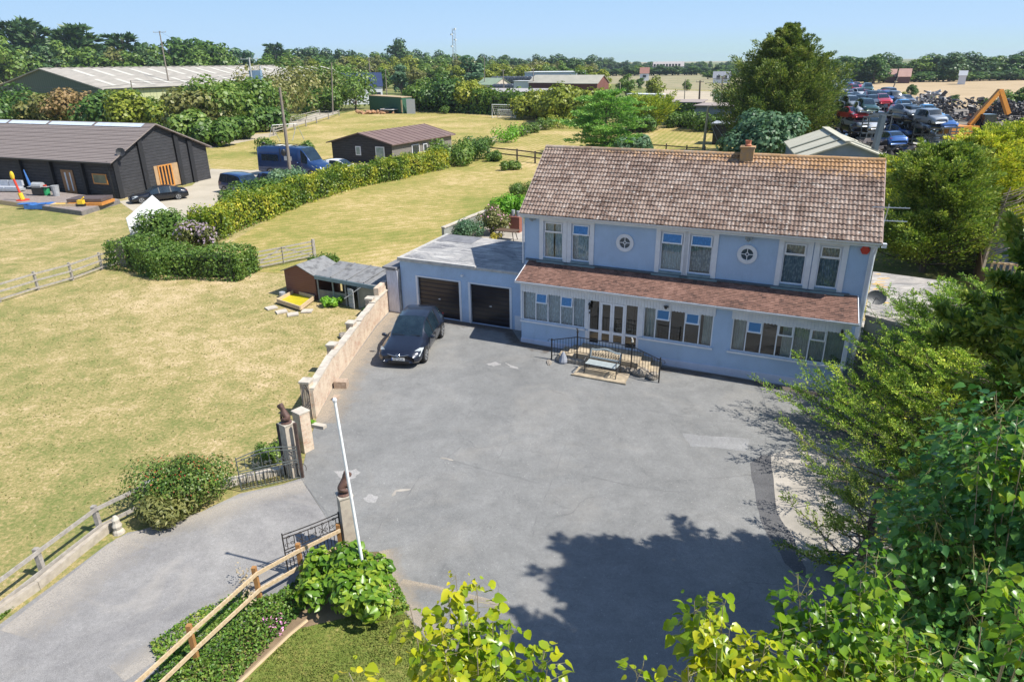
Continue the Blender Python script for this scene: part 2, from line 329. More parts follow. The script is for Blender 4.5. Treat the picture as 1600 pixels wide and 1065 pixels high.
stain('dust_stain', [(490, 662), (526, 597), (588, 511), (612, 485)], 1.5, m_st1); stain('dirt_stain', [(640, 485), (700, 500), (800, 515), (812, 533), (865, 545)], 1.1, m_st2)
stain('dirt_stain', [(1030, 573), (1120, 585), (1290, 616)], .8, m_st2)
stain('gravel_fines', [(180, 842), (235, 824), (330, 795), (400, 768), (475, 750)], 1.1, m_st3, .0185); stain('gravel_fines', [(0, 985), (90, 915), (168, 852), (190, 838)], 1.6, m_st3, .019); stain('gravel_fines', [(195, 1065), (290, 1000), (400, 925), (480, 885)], .9, m_st3, .0195, -1)
stain('dirt_stain', [(592, 862), (604, 905), (626, 947), (660, 988), (700, 1040)], .7, m_st1, .0246, -1); stain('dust_stain', [(630, 905), (680, 915), (760, 935), (800, 950)], .35, m_st1, .0247)
# ------------------------------------------------------------------ house frame
YA = R(-25.1); HO = np.array(G(815, 534)); HU_ = np.array([math.cos(YA), math.sin(YA), 0]); HW_ = np.array([math.sin(R(22)), math.cos(R(22)), 0])
def hf(u, w_, z): return (u-.054*w_, w_*.9985, z)              # skewed house plan -> local coordinates of the house empty
def UZ(x, y, w_):                                              # photo point on the upright plane w -> (u, z)
    d = ray(x, y); n = np.array([HU_[1], -HU_[0], 0]); t = ((HO+w_*HW_-CAM)@n)/(d@n); P = CAM+d*t-HO
    q = np.linalg.solve(np.array([[HU_[0], HW_[0]], [HU_[1], HW_[1]]]), P[:2]); return float(q[0]), float(P[2])
def UW(x, y, z=0.0):
    P = np.array(G(x, y, z))-HO; q = np.linalg.solve(np.array([[HU_[0], HW_[0]], [HU_[1], HW_[1]]]), P[:2]); return float(q[0]), float(q[1])
def HP(u, w_, z=0): return tuple(float(k) for k in HO+u*HU_+w_*HW_+np.array([0, 0, z]))

def rendermat(name, c, v=.9, stain=(.20, .23, .27)):
    m, t, b = newmat(name); b.inputs['Roughness'].default_value = .92; b.inputs['Specular IOR Level'].default_value = .2
    vv = coords(t); f = noise(t, vv, 38, 3, .8); n2 = noise(t, vv, 1.1, 5, .65); n3 = noise(t, coords(t, (1.6, 1.6, .5)), 1.6, 5, .7)
    cc = mix(t, .55, c, ramp(t, f, [(.3, .72), (.7, 1.2)]), 'MULTIPLY'); cc = mix(t, .6, cc, ramp(t, n2, [(.3, .86), (.7, 1.08)]), 'MULTIPLY')
    cc = mix(t, ramp(t, n3, [(.55, 0.), (.85, .28)]), cc, stain)
    t.links.new(cc, b.inputs['Base Color']); bump(t, b, f, .5, .012); return m
m_blue = rendermat('blue_roughcast', (.375, .487, .645)); m_plinth = rendermat('pale_plinth_paint', (.50, .53, .64))
m_white = M('white_paint', (.66, .67, .70), (.58, .59, .62), 3, .55, .05); m_upvc = M('white_plastic_frame', (.70, .71, .74), (.64, .65, .69), 4, .3)
m_gutter = M('white_gutter', (.62, .64, .67), (.54, .56, .6), 5, .45)
m_sill = M('grey_green_sill', (.13, .20, .23), (.18, .25, .28), 4, .7)
m_glass = glassmat('window_glass'); m_sashglass = glassmat('sky_tinted_glass', (.25, .45, .75), .14, col_=(.38, .66, 1))  # sash glass tinted blue, putting the reflected sky into its colour
m_black = M('black_metal', (.012, .012, .014), (.02, .02, .02), 5, .45); m_iron = M('dark_iron', (.02, .02, .022), (.05, .04, .035), 12, .6)
m_room = M('dim_room_wall', (.20, .13, .09), (.15, .10, .07), 1, .9); m_timber = M('dark_timber', (.10, .06, .035), None, 5, .7)
def curtainmat(name, c, d):
    m, t, b = newmat(name); b.inputs['Roughness'].default_value = .95
    v = coords(t, (1, 1, .45)); n = noise(t, v, 13, 3, .7, .5); wv = t.nodes.new('ShaderNodeTexVoronoi'); wv.inputs['Scale'].default_value = 14; t.links.new(v, wv.inputs['Vector'])
    f = math_(t, 'ADD', math_(t, 'MULTIPLY', n, .6), math_(t, 'MULTIPLY', wv.outputs['Distance'], .5))
    t.links.new(ramp(t, f, [(.35, c), (.6, d)]), b.inputs['Base Color']); return m
m_lace = curtainmat('net_lace', (.76, .78, .80), (.52, .55, .57)); m_lace2 = curtainmat('grey_net_lace', (.60, .64, .68), (.28, .32, .36)); m_blind = M('cream_blind', (.60, .57, .50), (.46, .44, .39), 3, .9)

def tilemat(name, stops, lichen, lich_lo=.54, top=None, fine=26):
    m, t, b = newmat(name); b.inputs['Roughness'].default_value = .9; b.inputs['Specular IOR Level'].default_value = .2
    g = t.nodes.new('ShaderNodeNewGeometry'); v = coords(t); n = noise(t, v, .7, 5, .7); f1 = noise(t, v, fine, 4, .8); f2 = noise(t, v, 7, 4, .7)
    f = math_(t, 'ADD', math_(t, 'MULTIPLY', g.outputs['Random Per Island'], .25), math_(t, 'MULTIPLY', n, .68)); f = math_(t, 'ADD', f, math_(t, 'MULTIPLY', math_(t, 'SUBTRACT', f1, .5), .8)); f = math_(t, 'ADD', f, math_(t, 'MULTIPLY', math_(t, 'SUBTRACT', noise(t, v, 2.4, 6, .75), .5), .55))
    c = ramp(t, f, stops)
    sp = ramp(t, f2, [(lich_lo, 0.), (lich_lo+.1, .9)]); c = mix(t, math_(t, 'MULTIPLY', sp, ramp(t, f1, [(.45, 0.), (.6, 1.)])), c, (.62, .60, .56))
    if top:                                                    # orange lichen colonies near the ridge
        sx = t.nodes.new('ShaderNodeSeparateXYZ'); t.links.new(v, sx.inputs[0])
        h = math_(t, 'MULTIPLY', math_(t, 'SUBTRACT', sx.outputs['Z'], top[0]), 1/(top[1]-top[0])); hx = math_(t, 'MULTIPLY', sx.outputs['X'], .035)
        k = math_(t, 'ADD', math_(t, 'ADD', h, hx), math_(t, 'MULTIPLY', math_(t, 'SUBTRACT', f2, .5), 1.6))
        c = mix(t, math_(t, 'MULTIPLY', ramp(t, k, [(.85, 0.), (1.4, .85)]), ramp(t, f1, [(.35, .1), (.6, 1.)])), c, lichen)
    t.links.new(c, b.inputs['Base Color']); bump(t, b, f1, .5, .01); return m
m_tile = tilemat('weathered_concrete_tile', [(.15, (.075, .05, .04)), (.42, (.175, .122, .098)), (.62, (.27, .205, .17)), (.92, (.39, .325, .28))], (.44, .24, .09), top=(7.1, 8.5))
m_clay = tilemat('red_clay_tile', [(.2, (.06, .04, .035)), (.42, (.15, .085, .066)), (.62, (.215, .122, .095)), (.9, (.31, .20, .16))], (.4, .2, .1), .67, fine=16)

house = thing('detached_house', 'blue roughcast two storey house with long tiled roof and glazed front sunroom', 'house', tuple(HO), YA)
WU = 1.5                                   # upstairs wall stands back this far from the sunroom front
U0, U1, WB, EZ = -.42, 13.9, 8.1, 5.68     # main body
RW, RZ = 4.85, 8.22                        # ridge

def wall_grid(mb, u0, u1, z0, z1, holes, P, depth):
    us = sorted({u0, u1} | {h[0] for h in holes} | {h[1] for h in holes}); zs = sorted({z0, z1} | {h[2] for h in holes} | {h[3] for h in holes})
    for a, c in zip(us, us[1:]):
        for e, f in zip(zs, zs[1:]):
            mu, mz = (a+c)/2, (e+f)/2
            if not any(h[0] < mu < h[1] and h[2] < mz < h[3] for h in holes): mb.quad(P(a, 0, e), P(c, 0, e), P(c, 0, f), P(a, 0, f))
    for (a, c, e, f) in holes:
        mb.quad(P(a, 0, e), P(a, depth, e), P(a, depth, f), P(a, 0, f)); mb.quad(P(c, 0, e), P(c, 0, f), P(c, depth, f), P(c, depth, e))
        mb.quad(P(a, 0, f), P(a, depth, f), P(c, depth, f), P(c, 0, f)); mb.quad(P(a, 0, e), P(c, 0, e), P(c, depth, e), P(a, depth, e))

# --- upstairs windows (measured in the photo)
wpx = [((849, 345), (880, 348), (881, 404), (848, 402)), ((893, 347), (923, 350), (922, 408), (891, 405)), ((1033, 358), (1070, 362), (1066, 424), (1028, 419)),
       ((1078, 364), (1117, 369), (1111, 430), (1073, 425)), ((1224, 380), (1265, 385), (1254, 445), (1217, 440)), ((1281, 388), (1320, 393), (1306, 453), (1270, 447))]
WIN = []
for q in wpx:
    s_ = [UZ(*p, WU) for p in q]; WIN.append(((s_[0][0]+s_[3][0])/2+.03, (s_[1][0]+s_[2][0])/2-.03))
ZW0, ZW1 = 3.70, 5.40
wb = MB(hf)
Pm = lambda u, d, z: (u, WU+d, z)
circ = [UZ(976.6, 379, WU), UZ(1167.5, 397, WU)]
doors_in = [(2.3, 5.2, .62, 2.5)]
holes = [(a, b_, ZW0, ZW1) for a, b_ in WIN]
wall_grid(wb, U0, U1, 0, EZ, holes, Pm, .14)
wb.quad((U0, WU, 0), (U0, WU, EZ), (U0, WB, EZ), (U0, WB, 0)); wb.quad((U1, WU, 0), (U1, WB, 0), (U1, WB, EZ), (U1, WU, EZ)); wb.quad((U0, WB, 0), (U0, WB, EZ), (U1, WB, EZ), (U1, WB, 0))
for u in (U0, U1): wb.poly([(u, WU, EZ), (u, WB, EZ), (u, RW, RZ-.08)])
wall = wb.build('wall', m_blue, house)
# white render bands round each upstairs window, up to the eave, and a white strip added at the far right corner for the sunlit side wall
sb = MB(hf)
for a, b_ in WIN:
    sb.box(a-.20, a-.002, WU-.045, WU+.01, ZW0-.14, EZ-.12); sb.box(b_+.002, b_+.20, WU-.045, WU+.01, ZW0-.14, EZ-.12); sb.box(a-.002, b_+.002, WU-.045, WU+.01, ZW1+.002, EZ-.12)
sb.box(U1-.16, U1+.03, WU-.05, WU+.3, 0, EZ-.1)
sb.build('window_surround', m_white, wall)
sl_ = MB(hf)
for a, b_ in WIN: sl_.box(a-.30, b_+.30, WU-.16, WU-.047, ZW0-.30, ZW0-.12); sl_.box(a-.0, b_+.0, WU-.10, WU+.13, ZW0-.119, ZW0-.002)
sl_.build('sill', m_sill, wall)
def curtain(name, u0, u1, w0, z0, z1, mat, parent, amp=.018, per=.085):
    c = MB(hf); n = max(4, int((u1-u0)/per*4)); vs = []
    for i in range(n+1):
        u = u0+(u1-u0)*i/n; w_ = w0+amp*math.sin(i*math.pi/2+random.uniform(-.3, .3)); vs += [(u, w_, z0+.01*math.sin(i)), (u, w_, z1)]
    c.add(vs, [(2*i, 2*i+2, 2*i+3, 2*i+1) for i in range(n)]); return c.build(name, mat, parent, True)
for k, (a, b_) in enumerate(WIN):
    f = MB(hf); t_ = .055; w0 = WU+.05; zt = ZW0+(ZW1-ZW0)*.70
    f.box(a, a+t_, w0, w0+.07, ZW0, ZW1); f.box(b_-t_, b_, w0, w0+.07, ZW0, ZW1); f.box(a+t_, b_-t_, w0, w0+.07, ZW0, ZW0+t_); f.box(a+t_, b_-t_, w0, w0+.07, ZW1-t_, ZW1); f.box(a+t_, b_-t_, w0, w0+.07, zt-.03, zt+.03)
    win = f.build('window', m_upvc, house)
    p = MB(hf); p.quad((a+t_, w0+.03, ZW0+t_), (b_-t_, w0+.03, ZW0+t_), (b_-t_, w0+.03, zt-.03), (a+t_, w0+.03, zt-.03)); p.build('pane', m_glass, win)
    # top hung sash, a little open where the photo shows it blue
    op = .10 if k in (1, 2, 3) else .005
    s_ = MB(hf)
    def SP(u, z, d=0): fr = (ZW1-.06-z)/(ZW1-zt); return (u, w0-.035-op*fr*1.0-d, z)
    za, zb_ = zt+.015, ZW1-.06
    for (x0, x1, y0, y1) in ((a+.05, a+.10, za, zb_), (b_-.10, b_-.05, za, zb_), (a+.10, b_-.10, za, za+.05), (a+.10, b_-.10, zb_-.05, zb_)):
        A = [SP(x0, y0), SP(x1, y0), SP(x1, y1), SP(x0, y1)]; Bk = [(q[0], q[1]+.035, q[2]) for q in A]
        s_.add(A+Bk, [(0, 1, 2, 3), (7, 6, 5, 4), (0, 4, 5, 1), (1, 5, 6, 2), (2, 6, 7, 3), (3, 7, 4, 0)])
    s_.build('sash', m_upvc, win)
    p = MB(hf); p.quad(*[(q[0], q[1]+.015, q[2]) for q in (SP(a+.10, za+.05), SP(b_-.10, za+.05), SP(b_-.10, zb_-.05), SP(a+.10, zb_-.05))]); p.build('sash_pane', m_sashglass if op > .05 else m_glass, win)
    [curtain('net_curtain', x0, x1, WU+.20+.03*(k % 2), ZW0+.02+.05*(k == 3), ZW1, m_lace if k < 3 else m_lace2, win, .02+.006*(k % 3), .08+.02*(k % 2)) for x0, x1 in (((a-.02, a+(b_-a)*.46), (a+(b_-a)*.54, b_+.02)) if k == 0 else ((a-.02, b_+.02),))]
# round windows
for k, (cu, cz) in enumerate(circ):
    rg = MB(hf); n = 28
    def ring(r0, r1, wa, wb2):
        vs = []
        for j in range(n):
            t = 2*math.pi*j/n; c_, s2 = math.cos(t), math.sin(t)
            vs += [(cu+r0*c_, wb2, cz+r0*s2), (cu+r0*c_, wa, cz+r0*s2), (cu+r1*c_, wa, cz+r1*s2), (cu+r1*c_, wb2, cz+r1*s2)]
        rg.add(vs, [(4*j+i, 4*j+(i+1) % 4, 4*((j+1) % n)+(i+1) % 4, 4*((j+1) % n)+i) for j in range(n) for i in range(4)])
    ring(.235, .39, WU-.06, WU-.003); rw = rg.build('round_window', m_white, house)
    g2 = MB(hf); g2.poly([(cu+.23*math.cos(2*math.pi*j/n), WU-.012, cz+.23*math.sin(2*math.pi*j/n)) for j in range(n)]); g2.build('pane', M('dark_round_glass', (.03, .04, .05), (.06, .09, .11), 3, .08), rw)
    lb = MB(hf)
    for (x0, z0, x1, z1) in ((-.23, 0, -.08, 0), (.08, 0, .23, 0), (0, .08, 0, .23), (0, -.23, 0, -.08), (-.08, 0, 0, .08), (0, .08, .08, 0), (.08, 0, 0, -.08), (0, -.08, -.08, 0)):
        lb.beam((cu+x0, WU-.03, cz+z0), (cu+x1, WU-.03, cz+z1), .028, .028, (0, 1, 0))
    lb.build('glazing_bar', m_upvc, rw)

# --- main roof: courses of double-roll tiles
ov = .22
def roof_slope(mb, u0, u1, we, ze, wr, zr, ncourse, tw, rolls, amp, lift, ragged=.004, tilt=0):
    L = math.hypot(wr-we, zr-ze); du = (we-wr)/L, (ze-zr)/L     # downslope
    nx, nz = -(zr-ze)/L*(1 if wr > we else -1), abs(wr-we)/L    # outward normal in (w,z)
    ntile = round((u1-u0)/tw); tw = (u1-u0)/ntile; g = L/ncourse; seg = 4*rolls
    for i in range(ncourse):
        for j in range(ntile):
            ua = u0+j*tw+random.uniform(-.002, .002); hj = random.uniform(-ragged, ragged); sj = random.uniform(-.006, .006); vs = []
            prof = [(k/seg, amp*(.5-.5*math.cos(2*math.pi*k/4))) for k in range(seg+1)]
            for lev in (0, 1, 2):
                d = (g*(i)+sj, g*(i+1)+.035+sj, g*(i)+sj)[lev]
                base = (lift+hj, .002, -.004)[lev]
                for (q, h) in prof:
                    hh = base+(h if lev < 2 else 0); vs.append((ua+q*tw, we-du[0]*d+nx*hh, ze-du[1]*d+nz*hh))
            n1 = seg+1
            mb.add(vs, [(k, k+1, n1+k+1, n1+k) for k in range(seg)]+[(2*n1+k, 2*n1+k+1, k+1, k) for k in range(seg)])
rb = MB(hf); WE = WU-.30; EDZ = EZ+.02
roof_slope(rb, U0-.12, U1+.14, WE, EDZ, RW, RZ, 17, .31, 2, .035, .045, .005)
roof = rb.build('roof', m_tile, house)
rb = MB(hf)                                 # rear slope and soffit: plain sheets with thickness
rb.quad((U0-.12, RW, RZ), (U1+.14, RW, RZ), (U1+.14, WB+.3, EDZ), (U0-.12, WB+.3, EDZ)); rb.quad((U0-.12, WE+.02, EDZ-.03), (U0-.12, RW, RZ-.03), (U1+.14, RW, RZ-.03), (U1+.14, WE+.02, EDZ-.03))
rb.build('rear_slope', m_clay, roof)
rb = MB(hf)
n = 44
for i in range(n):
    a = U0-.13+(U1-U0+.28)*i/n; b_ = U0-.13+(U1-U0+.28)*(i+1)/n-.006; h = random.uniform(-.006, .006)
    rb.add([(u, RW+.13*math.cos(t), RZ-.02+.11*math.sin(t)+h) for u in (a, b_) for t in (0, .6, 1.2, 1.94, 2.54, 3.14)], [(k, k+1, k+7, k+6) for k in range(5)]+[(0, 6, 11, 5), (0, 1, 2, 3, 4, 5), (11, 10, 9, 8, 7, 6)])
rb.build('ridge_tile', tilemat('ridge_tile_lichen', [(.2, (.20, .14, .10)), (.5, (.31, .24, .18)), (.8, (.40, .34, .29))], (.42, .22, .07), top=(7.6, 8.5)), roof)
rb = MB(hf)                                 # verges
for u in (U0-.13, U1+.15):
    rb.beam((u, WE+.02, EDZ-.05), (u, RW, RZ-.05), .04, .16, (0, 0, 1)); rb.beam((u, RW, RZ-.05), (u, WB+.3, EDZ-.05), .04, .16, (0, 0, 1))
rb.build('verge', M('pinkish_verge_tile', (.40, .30, .26), (.30, .22, .19), 6, .9), roof)
ch = MB(hf); cu_, cz_ = UZ(1166, 252, RW-.25); ch.box(cu_-.27, cu_+.27, RW-.42, RW+.12, RZ-.45, RZ+.30); ch.box(cu_-.31, cu_+.31, RW-.46, RW+.16, RZ+.30, RZ+.37)
chm = ch.build('chimney', M('stained_chimney_render', (.30, .21, .14), (.42, .24, .09), 5, .9, .3), roof)
cp_ = MB(hf); cp_.lathe((cu_, RW-.15, RZ+.37), [(.13, 0), (.15, .05), (.11, .1), (.12, .2), (.14, .24), (.10, .24), (.08, .05)], 12); cp_.build('chimney_pot', M('terracotta', (.42, .16, .09), (.35, .13, .08), 5, .8), roof)
gb = MB(hf)
def gutter(mb, u0, u1, w_, z, r=.06):
    vs = [(u, w_-r+r*math.cos(t), z+r*math.sin(t)) for u in (u0, u1) for t in [math.pi*k/6+math.pi for k in range(7)]]
    mb.add(vs, [(k, k+1, k+8, k+7) for k in range(6)]); mb.box(u0, u1, w_-2*r-.006, w_-2*r+.004, z-.005, z+.012)
gutter(gb, U0-.12, U1+.14, WE+.06, EDZ-.01, .065); gb.box(U0-.1, U1+.1, WE+.07, WE+.10, EZ-.16, EZ+.02); gb.box(U0-.1, U1+.1, WE+.10, WU-.046, EZ-.155, EZ-.135)
gb.build('gutter', m_gutter, house)
dp = MB(hf); dp.tube([(U0-.04, WU-.07, EZ-.1), (U0-.04, WU-.07, 3.35)], .04, 8); dp.tube([(U1+.02, WU-.25, EZ-.1), (U1-.02, WU-.10, EZ-.45), (U1-.02, WU-.10, .1)], .04, 8)
dp.build('downpipe', m_gutter, house)
# alarm box, lamps, dish, aerial
def disc(mb, u, w_, z, r, n=16, depth=.07, sx=1, sz=1):
    A = [(u+sx*r*math.cos(2*math.pi*j/n), w_, z+sz*r*math.sin(2*math.pi*j/n)) for j in range(n)]; B = [(q[0], w_+depth, q[2]) for q in A]
    mb.add(A+B, [tuple(range(n))]+[(j, (j+1) % n, n+(j+1) % n, n+j) for j in range(n)])
au, az = UZ(1352, 391, WU-.08); ab = MB(hf); disc(ab, au, WU-.09, az, .17, 6, .09, 1, 1); disc(ab, au, WU-.10, az, .15, 18, .02)
o = ab.build('alarm_box', M('red_plastic', (.50, .035, .02), None, 3, .45), house); o['label'] = 'red hexagonal burglar alarm box'
lm = MB(hf)
for (x, y, w_) in ((832, 341, WU), (1170, 372, WU)):
    u, z = UZ(x, y, w_-.08); lm.box(u-.13, u+.13, w_-.16, w_-.02, z-.05, z+.07); lm.tube([(u, w_-.12, z+.02), (u, w_-.2, z-.08)], [.04, .07], 8)
lm.build('wall_lamp', M('grey_lamp_metal', (.30, .33, .33), (.2, .22, .22), 5, .5), house)
lm = MB(hf); u, z = UZ(1379, 383, WU); lm.box(u-.02, u+.14, WU-.05, WU+.12, z-.10, z+.06); lm.box(u-.1, u, WU, WU+.05, z-.02, z+.03); lm.build('security_lamp', m_upvc, house)
dsh = MB(hf); u, z = UZ(1367, 462, WU+.3); cvs = []; n = 18
dc = np.array((u+.05, WU+.1, z)); ax = np.array((.15, -.72, .45)); ax /= np.linalg.norm(ax); s1 = np.cross(ax, (0, 0, 1)); s1 /= np.linalg.norm(s1); s2 = np.cross(s1, ax)
rings = [0, .12, .22, .32]; vs = [tuple(dc-ax*.07)]
for r in rings[1:]:
    for j in range(n): t = 2*math.pi*j/n; vs.append(tuple(dc+ax*(.07*(r/.32)**2-.07)+s1*r*1.12*math.cos(t)+s2*r*.9*math.sin(t)))
dsh.add(vs, [(0, 1+j, 1+(j+1) % n) for j in range(n)]+[(1+i*n+j, 1+(i+1)*n+j, 1+(i+1)*n+(j+1) % n, 1+i*n+(j+1) % n) for i in range(2) for j in range(n)])
dsh.tube([dc-ax*.07, dc+ax*.32-s2*.2], .012, 5); dsh.tube([dc-ax*.07, (U1, WU+.3, z-.1)], .02, 5)
dsh.build('satellite_dish', M('dark_dish', (.035, .04, .045), None, 4, .5), house)
ae = MB(hf); u, z = UZ(1384, 330, 2.6); ae.tube([(U1+.10, 2.6, 3.9), (U1+.30, 2.6, 6.9)], .02, 5)
for zz in (6.75, 6.25):
    ae.tube([(U1-.25, 2.6, zz), (U1+1.0, 2.5, zz+.06)], .017, 5)
    for k in range(6): q = U1+.0+k*.17; ae.tube([(q, 2.45, zz+.02+.01*k), (q, 2.7, zz+.02+.01*k)], .006, 4)
ae.build('aerial', M('aluminium', (.6, .62, .64), None, 3, .35, metal=.8), house)

# --- sunroom
sun_u = 13.42; ZS, ZH, ZF = 1.13, 2.52, 2.98
sw = MB(hf); PS = lambda u, d, z: (u, 0+d, z)
U = lambda x, y: UZ(x, y, 0)[0]
uA = [0.06]+[U(837, 502), U(855.8, 506), U(875.4, 508), U(895, 510.5), U(914, 513.6)]
uD = [U(918, 538), U(935, 538), U(954, 543), U(974.5, 546), U(994.5, 550)]
uB = [U(1003.4, 525), U(1022, 529), U(1044.7, 532.5), U(1067, 536), U(1090, 538), U(1111, 541)]
uC = [U(1140, 546), U(1162, 550), U(1186, 553), U(1209, 557), U(1234, 561), U(1259, 565), U(1284, 568), sun_u-.08]
ZL = .47
holesS = [(uA[0], uA[-1], ZS, ZH), (uD[0], uD[-1], ZL, ZH), (uB[0], uB[-1], ZS, ZH), (uC[0], uC[-1], ZS, ZH)]
wall_grid(sw, 0, sun_u, 0, ZF, holesS, PS, .12)
sw.quad((0, 0, 0), (0, 0, ZF), (0, WU, 3.5), (0, WU, 0)); sw.quad((sun_u, 0, 0), (sun_u, WU, 0), (sun_u, WU, 3.5), (sun_u, 0, ZF))
swall = sw.build('sunroom_wall', m_blue, house)
pl = MB(hf)
def sect(u0, u1): z0, z1 = .2+.2*u0/13.4, .2+.2*u1/13.4; pl.add([(u0, -.035, 0), (u1, -.035, 0), (u1, -.035, z1), (u0, -.035, z0), (u0, .01, z0+.02), (u1, .01, z1+.02), (u0, .01, 0), (u1, .01, 0)], [(0, 1, 2, 3), (3, 2, 5, 4), (0, 3, 4, 6), (1, 7, 5, 2)])
sect(-.03, uD[0]-.3); sect(uD[-1]+.3, sun_u+.03); pl.build('plinth', m_plinth, swall)
tr = MB(hf)                                 # white trim: fascia boarding, sills, door jamb posts, corner post
def fascia(u0, u1):
    n = max(2, int((u1-u0)/.125)); st = (u1-u0)/n
    for i in range(n):
        a = u0+i*st; tr.box(a+.003, a+st-.003, -.035, -.004, ZH-.02, ZF-.02); tr.poly([(a+.01, -.036, ZH-.02), (a+st/2, -.036, ZH-.055), (a+st-.01, -.036, ZH-.02)])
fascia(-.03, uB[-1]+.05); fascia(uC[0]-.06, sun_u+.03)
tr.box(-.05, uD[0]-.14, -.10, .10, ZS-.075, ZS-.003); tr.box(uD[-1]+.06, uB[-1]+.06, -.10, .10, ZS-.075, ZS-.003); tr.box(uC[0]-.1, sun_u+.06, -.10, .10, ZS-.075, ZS-.003)
tr.box(-.03, .055, -.02, .14, ZS, ZH-.025); tr.box(sun_u-.075, sun_u+.035, -.02, .14, ZS, ZH-.025)
tr.box(uA[-1]+.002, uD[0]-.002, -.02, .10, ZS, ZH-.025); tr.box(uD[-1]+.002, uB[0]-.002, -.02, .1, ZS, ZH-.025); tr.box(uD[-1]+.002, uD[-1]+.05, -.012, .1, ZL, ZS-.08)
tr.box(uD[0]-.13, uD[0]-.002, -.012, .1, ZL, ZS-.0755)
tr.build('trim', m_white, swall)
def glazing(us, vents, zlo=ZS, name='window', opened=()):
    f = MB(hf); t_ = .045; w0 = .02
    f.box(us[0], us[-1], w0, w0+.07, zlo, zlo+t_); f.box(us[0], us[-1], w0, w0+.07, ZH-t_, ZH)
    for i, u in enumerate(us): a, c = (u, u+t_) if i == 0 else ((u-t_, u) if i == len(us)-1 else (u-t_/2, u+t_/2)); f.box(a, c, w0+.001, w0+.069, zlo+t_, ZH-t_)
    zt = zlo+(ZH-zlo)*.66
    for i in vents: f.box(us[i]+t_/2, us[i+1]-t_/2, w0+.002, w0+.068, zt-.025, zt+.025)
    win = f.build(name, m_upvc, house)
    p = MB(hf)
    for i in range(len(us)-1):
        hi = zt-.02 if i in vents else ZH-.04
        p.quad((us[i]+.02, w0+.03, zlo+.04), (us[i+1]-.02, w0+.03, zlo+.04), (us[i+1]-.02, w0+.03, hi), (us[i]+.02, w0+.03, hi))
    p.build('pane', m_glass, win)
    for i in vents:
        op = .11 if i in opened else .004; a, c = us[i]+.02, us[i+1]-.02; za, zb2 = zt+.0, ZH-.03; s_ = MB(hf)
        SQ = lambda u, z: (u, w0-.03-op*(zb2-z)/(zb2-za), z)
        for (x0, x1, y0, y1) in ((a, a+.05, za, zb2), (c-.05, c, za, zb2), (a+.05, c-.05, za, za+.05), (a+.05, c-.05, zb2-.05, zb2)):
            A = [SQ(x0, y0), SQ(x1, y0), SQ(x1, y1), SQ(x0, y1)]; B = [(q[0], q[1]+.03, q[2]) for q in A]
            s_.add(A+B, [(0, 1, 2, 3), (7, 6, 5, 4), (0, 4, 5, 1), (1, 5, 6, 2), (2, 6, 7, 3), (3, 7, 4, 0)])
        s_.build('sash', m_upvc, win); p = MB(hf); p.quad(*[(q[0], q[1]+.012, q[2]) for q in (SQ(a+.05, za+.05), SQ(c-.05, za+.05), SQ(c-.05, zb2-.05), SQ(a+.05, zb2-.05))])
        p.build('sash_pane', m_sashglass if i in opened else m_glass, win)
    return win
w1 = glazing(uA, (1, 3), opened=(1, 3)); curtain('net_curtain', uA[0], uA[-1], .22, ZS, ZH, m_lace, w1, .03, .13)
w2 = glazing(uB, (1, 3), opened=(1, 3)); curtain('curtain', uB[0], uB[0]+.55, .24, ZS-.05, ZH, m_blind, w2, .03, .12); curtain('curtain', uB[-1]-.42, uB[-1]-.05, .24, ZS-.05, ZH, m_blind, w2, .03, .12)
w3 = glazing(uC, (1, 3, 5), opened=(1,)); curtain('curtain', uC[0], uC[0]+.5, .24, ZS-.05, ZH, m_blind, w3, .03, .12); curtain('vertical_blind', uC[3]+.2, uC[-1], .20, ZS-.03, ZH, m_blind, w3, .012, .075)
# double door with side lights
dzm = ZL+.62
fr = MB(hf)
fr.box(uD[0], uD[-1], .01, .09, ZH-.06, ZH); 
for u in (uD[0], uD[-1]-.06): fr.box(u, u+.06, .01, .09, ZL, ZH-.06)
fr.box(uD[1]-.03, uD[1]+.03, .01, .09, ZL, ZH-.06); fr.box(uD[3]-.03, uD[3]+.03, .01, .09, ZL, ZH-.06); fr.box(uD[0]+.06, uD[-1]-.06, .011, .089, ZL, ZL+.05)
sur = fr.build('side_light', m_upvc, house); sur['label'] = 'white side lights beside the double door'
p = MB(hf)
fr2 = MB(hf)
for (a, c) in ((uD[0]+.06, uD[1]-.03), (uD[3]+.03, uD[-1]-.06)):
    fr2.box(a, c, .02, .08, dzm-.05, dzm+.05); p.quad((a, .05, ZL+.05), (c, .05, ZL+.05), (c, .05, ZH-.06), (a, .05, ZH-.06))
fr2.build('rail', m_upvc, sur); p.build('pane', m_glass, sur)
for (a, c, hs) in ((uD[1]+.035, uD[2]-.004, 1), (uD[2]+.004, uD[3]-.035, -1)):
    d_ = MB(hf); q = .085
    d_.box(a, a+q, .0, .06, ZL+.055, ZH-.065); d_.box(c-q, c, .0, .06, ZL+.055, ZH-.065); d_.box(a+q, c-q, .001, .059, ZL+.055, ZL+.2); d_.box(a+q, c-q, .001, .059, dzm-.06, dzm+.06); d_.box(a+q, c-q, .001, .059, ZH-.16, ZH-.065)
    dr = d_.build('door', m_upvc, house); p = MB(hf); p.quad((a+q, .03, ZL+.2), (c-q, .03, ZL+.2), (c-q, .03, ZH-.16), (a+q, .03, ZH-.16)); p.build('pane', m_glass, dr)
    h = MB(hf); hu = c-q/2 if hs == 1 else a+q/2; h.box(hu-.012, hu+.012, -.05, -.001, dzm+.12, dzm+.28); h.build('handle', m_gutter, dr)
